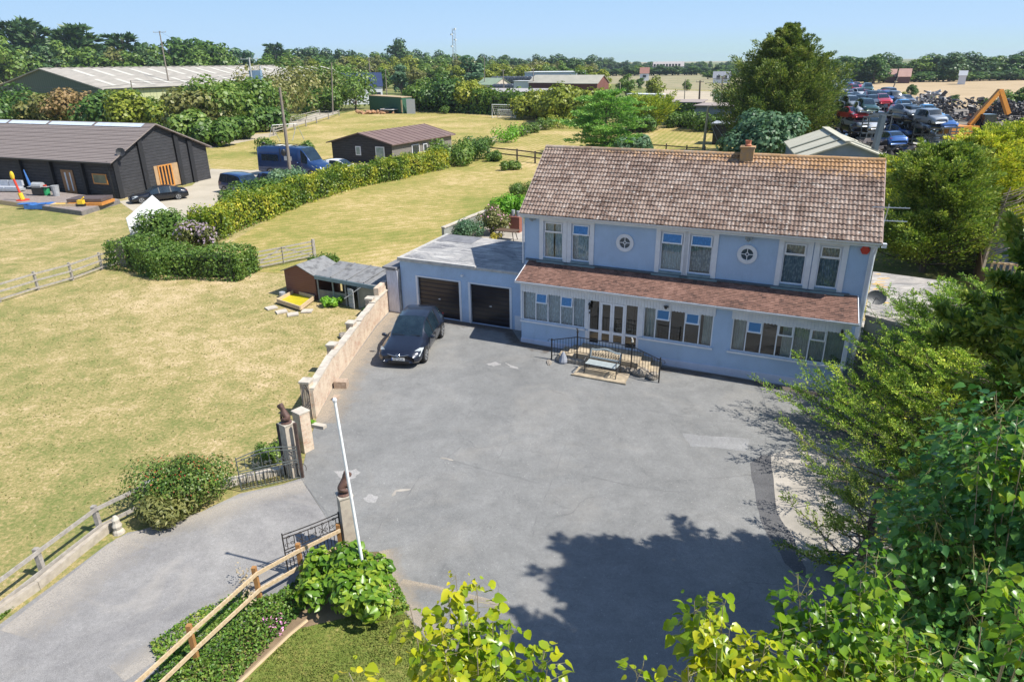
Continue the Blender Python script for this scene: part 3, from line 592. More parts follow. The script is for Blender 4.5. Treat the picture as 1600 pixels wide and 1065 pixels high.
inn = MB(hf); inn.quad((.1, WU-.06, 0.1), (sun_u-.1, WU-.06, .1), (sun_u-.1, WU-.06, 2.95), (.1, WU-.06, 2.95)); inn.quad((.02, .02, .55), (sun_u-.02, .02, .55), (sun_u-.02, WU-.05, .55), (.02, WU-.05, .55))
inn.box(uD[1]-.1, uD[3]+.1, WU-.13, WU-.07, .56, 2.6); inn.box(uB[1], uB[3], .7, 1.3, .56, 1.0); inn.box(uC[2]-.1, uC[4]-.2, .6, 1.3, .56, 1.05); inn.build('sunroom_interior', m_room, house)
# sunroom roof: plain clay tiles
rb = MB(hf); roof_slope(rb, -.16, sun_u+.2, -.30, ZF+.05, WU-.01, 3.53, 16, .165, 1, .0, .016, .004)
sr = rb.build('sunroom_roof', m_clay, house)
rb = MB(hf); rb.quad((-.16, -.28, ZF+.03), (sun_u+.2, -.28, ZF+.03), (sun_u+.2, WU, 3.51), (-.16, WU, 3.51)); rb.box(-.17, sun_u+.21, -.28, -.25, ZF-.07, ZF+.045); rb.box(-.17, sun_u+.21, -.25, -.04, ZF-.03, ZF-.015)
for u in (-.18, sun_u+.2): rb.beam((u, -.28, ZF+.0), (u, WU, 3.5), .03, .14)
rb.build('eaves_board', m_white, sr)
rb = MB(hf); rb.box(U0+.1, U1-.6, WU-.14, WU-.005, 3.53, 3.60); rb.build('lead_flashing', M('dark_lead', (.05, .07, .09), (.09, .11, .13), 6, .6), sr)
gb = MB(hf); gutter(gb, -.2, sun_u+.24, -.26, ZF+.03, .06); gb.build('gutter', m_gutter, sr)
lm = MB(hf); u, z = UZ(921, 479, -.1); lm.box(u-.03, u+.03, -.14, -.02, z-.12, z+.12); lm.tube([(u, -.12, z+.1), (u, -.12, z+.2)], [.07, .02], 8); lm.box(u-.025, u+.02, -.06, -.02, z-.33, z-.25); lm.build('porch_lamp', m_black, house)
lm = MB(hf); u, z = UZ(1041, 478.5, -.1); lm.tube([(u, -.04, z), (u, -.2, z-.03)], [.03, .07], 8); lm.tube([(u-.1, -.12, z), (u+.1, -.12, z)], .03, 6); u, z = UZ(1317, 516, -.1); lm.tube([(u-.02, -.04, z), (u-.02, -.2, z-.05)], [.03, .06], 8); lm.build('spot_lamp', m_black, house)
vt = MB(hf)
for x, y in ((1046, 575), (867, 547)): u, z = UZ(x, y, 0); vt.box(u-.12, u+.12, -.05, -.036, z-.07, z+.05)
vt.build('air_vent', m_black, house)

# --- garage with flat roof
gar = thing('double_garage', 'pale blue flat roofed double garage joined to the left end of the house', 'garage', tuple(HO), YA)
GU0, GU1, GW, GWB = -7.25, -.44, 1.28, 6.7
GZ = 2.84
gd = []
for q in (((652, 433), (718, 442), (655, 488), (720, 501)), ((734, 445), (798, 454), (736, 505), (797, 513))):
    s_ = [UZ(*p, GW) for p in q]; gd.append(((s_[0][0]+s_[2][0])/2, (s_[1][0]+s_[3][0])/2))
gw = MB(hf); PG = lambda u, d, z: (u, GW+d, z); GDH = 2.04
wall_grid(gw, GU0, GU1, 0, GZ, [(a, c, .02, GDH) for a, c in gd], PG, .14)
gw.quad((GU0, GW, 0), (GU0, GW, GZ), (GU0, GWB, GZ), (GU0, GWB, 0)); gw.quad((GU0, GWB, 0), (GU0, GWB, GZ), (GU1, GWB, GZ), (GU1, GWB, 0))
gw.build('wall', m_blue, gar)
jb = MB(hf)
for a, c in gd: jb.box(a-.09, a+.03, GW-.03, GW+.10, 0, GDH+.03); jb.box(c-.03, c+.09, GW-.03, GW+.1, 0, GDH+.03); jb.box(a-.09, c+.09, GW-.031, GW+.1, GDH+.03, GDH+.09)
jb.box(-.85, GU1, GW-.02, GW+.05, 0, .75)
jb.build('door_surround', m_white, gar)
m_garagedoor = M('black_garage_door', (.012, .010, .012), (.022, .018, .02), 2, .28)
for a, c in gd:
    d_ = MB(hf); n = 9; h = (GDH-.05)/n
    for i in range(n): z = .03+i*h; d_.add([(a+.03, GW+.10, z), (c-.03, GW+.10, z), (c-.03, GW+.10, z+h-.035), (a+.03, GW+.10, z+h-.035), (a+.03, GW+.125, z+h), (c-.03, GW+.125, z+h)], [(0, 1, 2, 3), (3, 2, 5, 4)])
    o = d_.build('garage_door', m_garagedoor, gar); hb = MB(hf); mu = (a+c)/2; hb.tube([(mu, GW+.1, 1.0), (mu, GW+.05, 1.0)], .03, 8); hb.beam((mu-.07, GW+.05, 1.0), (mu+.07, GW+.05, 1.0), .02, .02); hb.build('handle', m_gutter, o)
rf = MB(hf); rf.box(GU0-.05, GU1-.01, GW-.05, GWB+.05, GZ+.001, GZ+.06)
def flatmat(name, cols, wcol):
    m, t, b = newmat(name); b.inputs['Roughness'].default_value = .85; v = coords(t); n = noise(t, v, .55, 7, .72, 1.2); f = noise(t, v, 7, 6, .8); s2 = noise(t, coords(t, (.5, 3, 1)), 1.2, 6, .75, .5)
    c = ramp(t, n, cols); c = mix(t, .6, c, ramp(t, f, [(.3, .7), (.7, 1.2)]), 'MULTIPLY'); c = mix(t, ramp(t, s2, [(.54, 0.), (.62, .8)]), c, wcol)
    t.links.new(c, b.inputs['Base Color']); bump(t, b, f, .3, .01); return m
m_felt = flatmat('weathered_roof_felt', [(.35, (.13, .13, .14)), (.5, (.27, .265, .26)), (.65, (.36, .34, .32))], (.52, .50, .47))
rf.build('flat_roof', m_felt, gar)
ed = MB(hf); ed.box(GU0-.09, -2.9, GW-.10, GW+.06, GZ-.04, GZ+.13); ed.box(GU0-.1, GU0+.04, GW+.061, GWB+.06, GZ-.03, GZ+.11); ed.box(-2.895, GU1+.0, GW-.07, GW+.03, GZ-.04, GZ+.08); ed.build('parapet_coping', M('stone_coping', (.46, .45, .43), (.33, .32, .31), 4, .85, .2), gar)
u, z = UZ(722, 430, GW-.05); lm = MB(hf); lm.tube([(u, GW, z), (u, GW-.12, z-.01)], [.07, .06], 10); lm.build('bulkhead_lamp', m_white, gar)
lf = MB(hf); lf.box(GU0-.06, GU0+2.2, GWB-1.4, GWB+.07, GZ+.065, GZ+.075); lf.build('felt_patch', M('dark_new_felt', (.13, .13, .14), (.19, .19, .2), 3, .8), gar)
# side gate annex: white door left of the garage, with a dark felt roof
an = thing('side_store', 'narrow side store with white timber door and dark felt roof left of the garage', 'store', tuple(HO), YA)
a0 = UZ(607, 470, GW-.2)[0]
aw = MB(hf); aw.box(a0-.05, GU0-.02, GW-.15, GWB-1.5, 0, 2.35); aw.build('wall', m_felt, an)
ad = MB(hf); n = 8; st = (GU0-.1-a0)/n
for i in range(n): ad.box(a0+.02+i*st, a0+.02+(i+1)*st-.008, GW-.2, GW-.155, .04, 2.28)
ad.build('door', M('whitewashed_boards', (.62, .63, .70), (.46, .46, .52), 3, .8, .3, vscale=(4, 4, .6)), an)
ar = MB(hf); ar.box(a0-.15, GU0-.1, GW-.3, GWB-1.3, 2.36, 2.46); ar.build('flat_roof', M('dark_roof_felt', (.14, .14, .15), (.22, .21, .21), 2, .85, .3), an)
# ------------------------------------------------------------------ entrance steps, railing, bench
m_stone = M('sandstone_paving', (.44, .36, .25), (.32, .26, .18), 3, .9, .4, c3=(.24, .20, .15), bs=18)
m_rock = M('rough_stone', (.30, .26, .21), (.18, .16, .14), 4, .95, .8, bs=9)
st = thing('entrance_steps', 'pale stone steps rising from both sides to the front door landing', 'steps', tuple(HO), YA)
b = MB(hf); b.box(3.0, 5.75, -1.28, -.04, 0, .46); b.build('landing', m_stone, st)
for i, (z, k) in enumerate(((.31, 1), (.155, 2))):
    b = MB(hf); b.box(3.0-.42*k, 2.995-.42*(k-1), -1.28, -.04, 0, z); b.build('step', m_stone, st)
    b = MB(hf); b.box(5.755+.40*(k-1), 5.75+.40*k, -1.5, -.04, 0, z); b.build('step', m_stone, st)
b = MB(hf); 
for k in range(26): u = 2.3+k*.17+random.uniform(-.03, .03); b.ell((u, -1.38-.0*abs(u-4)-.12*(u > 5.6), .12), .13, .10, .17, 7, 5, .18)
b.build('rubble_edging', m_rock, st)
PST = [(1.95, -1.32, .98), (3.12, -1.34, 1.42), (5.5, -1.42, 1.40), (6.75, -1.82, 1.12)]
rl = thing('iron_railing', 'black iron railing with upright bars round the front door steps', 'railing', tuple(HO), YA)
for (u, w_, h) in PST:
    b = MB(hf); b.box(u-.025, u+.025, w_-.025, w_+.025, 0, h); b.build('post', m_black, rl)
b = MB(hf)
tops = [(1.95, -1.32, .92), (3.12, -1.34, 1.24), (5.5, -1.42, 1.24), (6.75, -1.82, 1.02)]; bots = [(1.95, -1.32, .18), (3.12, -1.34, .56), (5.5, -1.42, .56), (6.75, -1.82, .2)]
for i in range(3): b.tube([tops[i], tops[i+1]], .02, 6); b.tube([bots[i], bots[i+1]], .013, 5)
b.tube([(1.95, -1.32, .92), (1.82, -1.32, .93), (1.76, -1.32, .87), (1.80, -1.32, .82)], .012, 5); b.tube([(6.75, -1.82, 1.02), (6.9, -1.84, 1.02), (6.96, -1.84, .95), (6.9, -1.84, .9)], .012, 5)
b.build('handrail', m_black, rl)
b = MB(hf)
for i, n in ((0, 9), (1, 17), (2, 10)):
    for k in range(1, n):
        t = k/n; p = [tops[i][j]*(1-t)+tops[i+1][j]*t for j in range(3)]; q = [bots[i][j]*(1-t)+bots[i+1][j]*t for j in range(3)]; b.tube([p, q], .0095, 4)
b.build('baluster', m_black, rl)
def finial(name, u, w_, z, mat, lab):   # small seated cat figures on the two tall posts
    b = MB(hf); b.ell((u, w_, z+.05), .05, .05, .06); b.ell((u, w_+.0, z+.12), .035, .04, .06); b.ell((u-.02, w_-.02, z+.19), .035, .035, .035)
    for s in (-.018, .018): b.tube([(u-.02+s, w_-.02, z+.21), (u-.02+s, w_-.02, z+.25)], [.014, .002], 5)
    tag(b.build(name, mat, None, True, tuple(HO)), lab, 'ornament').rotation_euler = (0, 0, YA)
finial('post_ornament', 3.12, -1.34, 1.42, m_black, 'small black figure on top of the railing post nearer the garage')
finial('post_ornament', 5.5, -1.42, 1.40, M('weathered_pale_cast', (.5, .47, .42), None, 8, .8), 'small pale figure on top of the railing post further from the garage')
b = MB(hf); b.box(3.32, 5.5, -2.5, -1.60, .02, .075); b.box(3.25, 5.56, -2.58, -2.501, .02, .085); tag(b.build('bench_plinth', m_stone, None, False, tuple(HO)), 'low stone slab carrying the pale garden bench', 'slab').rotation_euler = (0, 0, YA)
bn = thing('garden_bench', 'pale blue green slatted garden bench with cast iron ends before the steps', 'bench', HP(4.42, -2.0, .08), YA-R(2))
m_bw = M('pale_bench_paint', (.38, .42, .42), (.32, .36, .36), 5, .6); m_cast = M('cast_iron', (.025, .025, .025), None, 5, .5)
b = MB()
for k in range(5): y = -.26+k*.10; b.box(-.66, .66, y, y+.08, .42+.0*k, .445)
b.build('seat', m_bw, bn)
b = MB(); B_ = lambda x, z: (x, .28+.25*(z-.45), z)
def bbox(x0, x1, z0, z1, t=.03): A = [B_(x0, z0), B_(x1, z0), B_(x1, z1), B_(x0, z1)]; K = [(q[0], q[1]+t, q[2]) for q in A]; b.add(A+K, [(0, 1, 2, 3), (7, 6, 5, 4), (0, 4, 5, 1), (1, 5, 6, 2), (2, 6, 7, 3), (3, 7, 4, 0)])
bbox(-.66, -.61, .48, .84); bbox(.61, .66, .48, .84); bbox(-.61, .61, .50, .56)
for k in range(14):
    x0 = -.62+k*1.24/14; x1 = x0+1.24/14; z = .80+.09*math.cos((x0+x1)/2*math.pi/1.0)**2; bbox(x0, x1, z, z+.06)
b.build('backrest', m_bw, bn)
b = MB()
for k in range(11):
    x = -.55+k*.11; b.tube([B_(x, .57), B_(x+.05, .64), B_(x-.02, .70), B_(x+.04, .78)], .011, 4); b.tube([B_(x+.03+.035*math.cos(t), .67+.035*math.sin(t)) for t in (0, 1, 2, 3, 4, 5, 6.2)], .009, 4)
b.build('cast_panel', m_cast, bn)
for s in (-1, 1):
    b = MB(); x = .68*s
    b.tube([(x, -.30, 0), (x, -.22, .2), (x, -.28, .42), (x, -.30, .58), (x, -.20, .66), (x, .2, .64), (x, .36, .6)], .022, 6); b.tube([(x, .42, 0), (x, .26, .22), (x, .28, .45), (x, .38, .86)], .022, 6); b.tube([(x, -.25, .3), (x, 0, .36), (x, .27, .3)], .016, 5)
    b.tube([(x, -.05+.07*math.cos(t), .2+.07*math.sin(t)) for t in (0, 1, 2, 3, 4, 5, 6.2)], .012, 5); b.build('end_frame', m_cast, bn)
def rock(px, py, sx, sy, sz, lab, name='stone'):
    b = MB(); P = G(px, py); b.ell((0, 0, sz*.8), sx, sy, sz, 9, 6, .16); tag(b.build(name, m_rock, None, False, (P[0], P[1], 0)), lab, 'stone')
b = MB(); b.lathe((0, 0, 0), [(.17, 0), (.2, .1), (.12, .35), (.04, .52), (.0, .53)], 9)
P = G(880, 567); tag(b.build('garden_stone', M('grey_slate_stone', (.30, .32, .36), (.2, .21, .25), 6, .8), None, False, (P[0], P[1], .0)), 'pointed grey standing stone at the foot of the steps near the garage', 'stone')
rock(1004, 588, .26, .18, .22, 'lumpy grey boulder beside the bench end of the railing'); rock(1020, 593, .22, .16, .2, 'grey boulder by the last railing post')
rock(858, 567, .12, .3, .05, 'low stone lying at the first railing post')

# ------------------------------------------------------------------ cars
def carpaint(name, c, rough=.28, metal=.3):
    m, t, b = newmat(name); b.inputs['Base Color'].default_value = (*c, 1); b.inputs['Roughness'].default_value = rough; b.inputs['Metallic'].default_value = metal
    b.inputs['Coat Weight'].default_value = .7; b.inputs['Coat Roughness'].default_value = .06; return m
m_cglass = M('dark_car_glass', (.008, .016, .026), (.016, .03, .042), 2, .05, spec=.7); m_tyre = M('tyre_rubber', (.02, .02, .02), None, 6, .85); m_rim = M('alloy_rim', (.55, .56, .58), None, 4, .35, metal=.8)
m_lampc = M('headlamp_clear', (.30, .33, .34), (.45, .48, .5), 14, .15); m_tail = M('tail_lamp_red', (.35, .01, .01), None, 4, .2); m_plate = M('number_plate_white', (.62, .63, .62), (.54, .55, .54), 3, .5); m_chrome = M('chrome_trim', (.75, .77, .8), None, 3, .12, metal=1)
m_trim = M('black_trim', (.015, .015, .016), None, 4, .5)
SHAPES = {   # station x (front 0 .. rear 1): (z belt, z top, half width belt factor, half width roof factor, is glass side, top kind)
 'hatch': dict(L=4.25, W=1.78, H=1.48, st=[(0, .50, .56, .72, .55), (.02, .58, .66, .88, .62), (.06, .64, .72, .95, .70), (.14, .68, .79, .98, .74), (.24, .71, .86, 1, .76), (.29, .72, .90, 1, .76), (.35, .735, 1.12, 1, .74), (.42, .745, 1.33, 1, .70), (.50, .75, 1.44, 1, .69), (.60, .765, 1.48, 1, .69), (.72, .785, 1.475, 1, .68), (.83, .81, 1.42, .99, .66), (.90, .83, 1.33, .97, .64), (.955, .85, 1.06, .93, .68), (.985, .80, .86, .88, .70), (1, .60, .62, .82, .60)], glass=(5, 12), ws=(5, 8), rw=(12, 14), axle=(.19, .81)),
 'sedan': dict(L=4.9, W=1.92, H=1.42, st=[(0, .48, .52, .70, .55), (.02, .56, .62, .88, .62), (.06, .63, .70, .95, .70), (.14, .69, .79, .98, .74), (.24, .73, .86, 1, .76), (.29, .75, .90, 1, .76), (.35, .77, 1.08, 1, .73), (.42, .79, 1.28, 1, .68), (.50, .80, 1.38, 1, .65), (.60, .81, 1.42, 1, .64), (.70, .82, 1.38, 1, .63), (.80, .85, 1.24, .99, .62), (.88, .88, 1.06, .97, .64), (.95, .90, .98, .93, .68), (.985, .84, .88, .88, .70), (1, .60, .62, .82, .60)], glass=(5, 12), ws=(5, 8), rw=(10, 12), axle=(.18, .81)),
 'suv': dict(L=4.5, W=1.85, H=1.75, st=[(0, .60, .70, .75, .6), (.02, .72, .85, .9, .7), (.06, .80, .95, .96, .8), (.14, .86, 1.02, .98, .84), (.24, .90, 1.07, 1, .84), (.28, .91, 1.12, 1, .82), (.33, .92, 1.40, 1, .80), (.38, .93, 1.66, 1, .78), (.50, .94, 1.74, 1, .78), (.60, .95, 1.75, 1, .78), (.72, .96, 1.75, 1, .78), (.84, .97, 1.73, .99, .77), (.94, .98, 1.66, .98, .76), (.975, .98, 1.3, .96, .76), (.99, .90, .98, .94, .76), (1, .70, .72, .9, .7)], glass=(5, 12), ws=(5, 7), rw=(12, 14), axle=(.18, .80)),
 'van': dict(L=6.0, W=2.05, H=2.75, st=[(0, .70, .78, .78, .6), (.015, .85, 1.0, .92, .7), (.04, 1.0, 1.18, .97, .8), (.10, 1.12, 1.32, .99, .85), (.14, 1.2, 1.42, 1, .86), (.165, 1.25, 1.55, 1, .88), (.20, 1.3, 1.95, 1, .88), (.245, 1.35, 2.4, 1, .88), (.29, 1.4, 2.68, 1, .88), (.45, 1.4, 2.75, 1, .88), (.62, 1.4, 2.75, 1, .88), (.80, 1.4, 2.75, 1, .88), (.95, 1.4, 2.73, .99, .88), (.985, 1.4, 2.68, .98, .87), (.995, 1.3, 2.5, .97, .87), (1, .9, .95, .95, .86)], glass=(5, 8), ws=(5, 8), rw=(20, 21), axle=(.15, .80)),
}
def make_car(kind, paint, name, label, cat, loc, rz, group=None, detail=1):
    S = SHAPES[kind]; L, W = S['L'], S['W']; t = thing(name, label, cat, loc, rz, group)
    body = MB(); gl = {'windscreen': MB(), 'side_window': MB(), 'rear_window': MB()}; st = S['st']; hw = W/2
    ng = 9; V = []
    zb = .2 if kind != 'van' else .3
    for (fx, zbelt, zt, wb_, wt) in st:
        x = L*fx; wB = hw*wb_; wT = hw*wt
        P = [(x, 0, zb+(.02 if .03 < fx < .97 else .08)), (x, wB*.86, zb+(.0 if .03 < fx < .97 else .06)), (x, wB*.985, zb+.12), (x, wB*1.0, zb+(zbelt-zb)*.55), (x, wB*.965, zbelt), (x, wT+(wB*.9-wT)*.0, max(zt-.07*(zt/1.4), zbelt+.012)), (x, wT*.93, max(zt-.02, zbelt+.02)), (x, wT*.45, zt), (x, 0, zt+.005)]
        V.append(P)
    K = len(V)
    for side in (1, -1):
        for i in range(K-1):
            for j in range(ng-1):
                q = [(p[0], side*p[1], p[2]) for p in (V[i][j], V[i+1][j], V[i+1][j+1], V[i][j+1])]
                if side == 1: q = q[::-1]
                tgt = body
                if j == 4 and S['glass'][0]+1 <= i < S['glass'][1] and not (kind == 'hatch' and i == 10):
                    if i in (8, ) and kind in ('hatch', 'suv', 'sedan'):     # door pillar splits the side glass
                        pass
                    tgt = gl['side_window']
                elif j >= 6 and S['ws'][0] <= i < S['ws'][1]: tgt = gl['windscreen']
                elif j >= 6 and S['rw'][0] <= i < S['rw'][1]: tgt = gl['rear_window']
                tgt.add(q, [(0, 1, 2, 3)])
    for i in (0, K-1):
        for side in (1, -1):
            pts = [(p[0], side*p[1], p[2]) for p in V[i]]; body.poly(pts if (side == 1) == (i == 0) else pts[::-1])
    bo = body.build('body', paint, t, True)
    md = bo.modifiers.new('weld', 'WELD'); md.merge_threshold = .002
    for n_, g in gl.items():
        if g.v:
            o = g.build(n_, m_cglass, t, True); md = o.modifiers.new('weld', 'WELD'); md.merge_threshold = .002
    wr = .31 if kind != 'van' else .36
    for ax in S['axle']:
        for s in (-1, 1):
            x = L*ax; y = s*(hw-.09); w_ = MB(); n = 20
            prof = [(.0, .6), (.03, .6), (.03, .0), (.0, .0)]
            vs = []
            for (r, yy) in ((wr*.66, s*.105), (wr*.96, s*.10), (wr, s*.07), (wr, -s*.1), (wr*.6, -s*.1)):
                for k in range(n): a = 2*math.pi*k/n; vs.append((x+r*math.cos(a), y+yy, wr+r*math.sin(a)))
            w_.add(vs, [(i*n+k, i*n+(k+1) % n, (i+1)*n+(k+1) % n, (i+1)*n+k) for i in range(4) for k in range(n)])
            wh = w_.build('wheel', m_tyre, t, True)
            if detail:
                r_ = MB(); vs = [(x, y+s*.085, wr)]
                for k in range(20): a = 2*math.pi*k/20; rr = wr*.66; vs.append((x+rr*math.cos(a), y+s*.1, wr+rr*math.sin(a)))
                for k in range(5):
                    a = 2*math.pi*k/5+.3
                    r_.beam((x+.04*math.cos(a), y+s*.1, wr+.04*math.sin(a)), (x+wr*.64*math.cos(a), y+s*.1, wr+wr*.64*math.sin(a)), .05, .03, (0, 1, 0))
                n2 = 20; vs = []
                for rr in (wr*.58, wr*.68):
                    for k in range(n2): a = 2*math.pi*k/n2; vs.append((x+rr*math.cos(a), y+s*.108, wr+rr*math.sin(a)))
                r_.add(vs, [(k, (k+1) % n2, n2+(k+1) % n2, n2+k) for k in range(n2)])
                r_.build('rim', m_rim, wh)
                a_ = MB(); pts = [(x+(wr+.055)*math.cos(math.pi*k/12), s*(hw*1.003), wr+(wr+.055)*math.sin(math.pi*k/12)) for k in range(13)]
                pts2 = [(x+(wr+.0)*math.cos(math.pi*k/12), s*(hw*1.003), wr+(wr+.0)*math.sin(math.pi*k/12)) for k in range(13)]
                a_.add(pts+pts2, [(k, k+1, 14+k, 13+k) for k in range(12)]); a_.build('wheel_arch', m_trim, t)
    z1 = st[1][1]; 
    for s in (-1, 1):
        h = MB(); x0, x1 = L*.012, L*.115; za, zc = st[1][1]-.02, st[3][1]+.015
        A = [(x0+.0, s*hw*.60, za-.03), (x0+.10, s*hw*.93, za-.05), (x1+.10, s*hw*.985, zc), (x1-.08, s*hw*.86, zc+.055), (x0+.12, s*hw*.60, za+.10)]
        h.poly(A if s == -1 else A[::-1]); h.add([tuple(q+(.03 if i == 0 else 0) for i, q in enumerate(p)) for p in A], [(0, 1, 2, 3, 4)]); h.build('headlight', m_lampc, t)
        tl = MB(); x = L*.985; zt2 = st[-4][1]; tl.box(x-.12, x-.015, s*hw*.86 if s < 0 else s*hw*.62, s*hw*.62 if s < 0 else s*hw*.86, zt2-.22, zt2+.02); tl.build('tail_light', m_tail, t)
    if detail:
        for s in (-1, 1):
            mr = MB(); x = L*.335; mr.ell((x, s*(hw+.12), st[6][1]+.10), .07, .11, .075, 10, 6); mr.tube([(x, s*(hw-.06), st[6][1]+.03), (x, s*(hw+.05), st[6][1]+.08)], .025, 6); mr.build('wing_mirror', paint, t, True)
        p = MB(); p.box(-.022, -.006, -.26, .26, .36, .47); npz = p.build('number_plate', m_plate, t)
        g2 = MB(); g2.box(-.012, .03, -.42, .42, .24, .34); g2.box(-.004, .05, -.40, .40, .50, .555); g2.build('grille', m_trim, t)
        c2 = MB(); c2.tube([(.02, -.42, .60), (-.012, -.2, .555), (-.022, 0, .545), (-.012, .2, .555), (.02, .42, .60)], .012, 5); n = 14
        c2.tube([(-.03, .085*math.cos(2*math.pi*k/n), .575+.05*math.sin(2*math.pi*k/n)) for k in range(n+1)], .008, 5)
        for yy in (-.035, .035): c2.tube([(-.032, yy-.012, .545), (-.032, yy+.012, .605)], .007, 4)
        c2.tube([(-.032, -.03, .572), (-.032, .03, .578)], .007, 4); c2.build('badge_trim', m_chrome, t)
        wp = MB(); xw = L*.298
        for y0 in (-.55, .12): wp.tube([(xw-.02, y0, st[5][2]+.02), (xw+.02, y0+.52, st[5][2]+.03)], .012, 4)
        wp.build('wiper', m_trim, t); a2 = MB(); a2.tube([(L*.78, 0, 1.47), (L*.81, 0, 1.72)], .009, 4); a2.build('aerial', m_trim, t)
        for s in (-1, 1):   # door pillars and seams
            d_ = MB()
            for i in (8, 10):
                a = V[i][4]; c = V[i][5]; d_.beam((a[0], s*(a[1]+.004), a[2]), (c[0], s*(c[1]+.004), c[2]), .07, .012, (0, 1, 0))
            d_.build('door_pillar', m_trim, t); d_ = MB()
            for fx in (.33, .56, .74): x = L*fx; d_.box(x-.006, x+.006, min(s*hw*.99, s*hw*1.004), max(s*hw*.99, s*hw*1.004), .28, .70)
            for fx in (.52, .70): x = L*fx; d_.box(x-.08, x+.08, min(s*hw*.98, s*(hw*.98+.03)), max(s*hw*.98, s*(hw*.98+.03)), .66, .69)
            d_.build('door_seam', m_trim, t)
    return t
# the hatchback on the drive: heading from its wheels in the photo
fr_, rr_ = np.array(G(665.5, 565.5)), np.array(G(691, 527)); hd = (fr_-rr_); ang = math.atan2(hd[1], hd[0])      # nose direction
m_navy = carpaint('dark_navy_paint', (.012, .016, .03)); m_dblue = carpaint('deep_blue_paint', (.014, .045, .14)); m_blackp = carpaint('black_paint', (.008, .009, .014)); m_whitep = carpaint('white_paint_car', (.72, .74, .76), .35, 0)
fx_ = np.array([math.cos(ang+math.pi), math.sin(ang+math.pi), 0]); ln = np.array([-fx_[1], fx_[0], 0])           # local +x runs nose -> tail
CS = 1.09
# car's left side when facing forward is local -y; wheel seen at photo right is that side
side = ln if (fr_-np.array(G(633, 560)))@ln > 0 else -ln
c0 = (fr_+rr_)/2-side*(.86*CS)-fx_*(4.25*CS*.5)
i30 = make_car('hatch', m_navy, 'hatchback_car', 'dark navy five door hatchback parked on the grey tarmac before the garage doors', 'car', (c0[0], c0[1], .018), ang+math.pi)
i30.scale = (CS, CS, CS)
b = MB()
for k, wd in enumerate([.035, .03, .04, .03, .012, .035, .03, .04]): 
    x = -.20+k*.056; b.box(-.026, -.0225, x, x+wd*.35, .385, .445); b.box(-.026, -.0225, x+wd*.35, x+wd, .385 if k % 2 else .42, .40 if k % 2 else .445)
b.build('plate_lettering', m_trim, [c for c in i30.children if c.name.startswith('number_plate')][0])
b = MB(); b.box(-.026, -.0225, .235, .26, .36, .47); b.build('plate_blue_band', M('plate_blue', (.02, .1, .45)), [c for c in i30.children if c.name.startswith('number_plate')][0])
b = MB()
b.lathe((0, 0, 0), [(.15, 0), (.17, .012), (.185, 0)], 16); sw_ = b.build('steering_wheel', m_trim, i30)
sw_.location = (1.62, .36 if True else -.36, .95); sw_.rotation_euler = (0, R(-55), 0)

m_dk2 = carpaint('dark_teal_paint', (.012, .03, .045))
sed = make_car('sedan', m_blackp, 'saloon_car', 'black sleek saloon parked at the corner of the black timber barn', 'car', (0, 0, 0), 0)
pA, pB = np.array(G(203, 320)), np.array(G(294, 310)); d_ = pB-pA; sed.location = tuple(pA+np.array([-.3, .6, .01])); sed.rotation_euler = (0, 0, math.atan2(d_[1], d_[0])); q = np.linalg.norm(d_)/4.9; sed.scale = (q, q*.92, q*.95)
suv = make_car('suv', m_dblue, 'box_shaped_car', 'dark blue boxy small car behind the yellow green hedge nearest the black barn', 'car', (0, 0, 0), 0, 'vehicles parked on the neighbour forecourt')
pA, pB = np.array(G(413, 309)), np.array(G(352, 298)); d_ = pB-pA; suv.location = tuple(pA+np.array([0, .5, .01])); suv.rotation_euler = (0, 0, math.atan2(d_[1], d_[0])); suv.location = tuple((pA+pB)/2-d_/2*.86+np.array([0, .2, .01])); q = np.linalg.norm(d_)/4.5*.86; suv.scale = (q, q*.9, q*.86)
h2 = make_car('hatch', m_dblue, 'hatchback_car', 'blue and white small hatchback between the boxy car and the camper van', 'car', (0, 0, 0), 0, 'vehicles parked on the neighbour forecourt')
h2.location = G(452, 296); h2.rotation_euler = (0, 0, math.atan2(d_[1], d_[0])); h2.scale = (1.15, 1.05, 1.05)
van = make_car('van', m_dblue, 'camper_van', 'tall dark blue high roof camper van with roof rack beside the telegraph pole', 'van', (0, 0, 0), 0, 'vehicles parked on the neighbour forecourt')
pA, pB = np.array(G(517, 275)), np.array(G(414, 269)); d_ = pB-pA; van.location = tuple(pA+np.array([0, -1, .01])); van.rotation_euler = (0, 0, math.atan2(d_[1], d_[0])); q = np.linalg.norm(d_)/6.0*.93; van.scale = (q, q*.85, q*.80)
b = MB(); b.box(2.2, 5.6, -.8, -.76, 2.83, 2.87); b.box(2.2, 5.6, .76, .8, 2.83, 2.87)
for x in (2.3, 3.1, 3.9, 4.7, 5.5): b.box(x-.03, x+.03, -.78, .78, 2.80, 2.835)
b.build('roof_rack', m_trim, van); b = MB(); b.ell((5.5, .5, 3.0), .16, .16, .14); b.build('roof_vent_dome', m_trim, van); b = MB(); b.box(3.4, 4.6, -.5, .5, 2.765, 2.80); b.build('roof_light', m_plate, van)
b = MB(); b.box(2.6, 3.3, 1.022, 1.034, 1.55, 1.95); b.box(2.6, 3.3, -1.034, -1.022, 1.55, 1.95); b.build('curtained_window', m_plate, van); b = MB(); b.box(3.9, 5.5, 1.022, 1.032, 1.45, 2.05); b.box(3.9, 5.5, -1.032, -1.022, 1.45, 2.05); b.build('tinted_window', m_cglass, van)
wc = make_car('hatch', m_whitep, 'hatchback_car', 'white hatchback parked between the camper van and the long timber bungalow', 'car', (0, 0, 0), 0, 'vehicles parked on the neighbour forecourt')
wc.location = G(563, 272); wc.rotation_euler = (0, 0, math.atan2(d_[1], d_[0])+.0); wc.scale = (1.2, 1.1, 1.1)

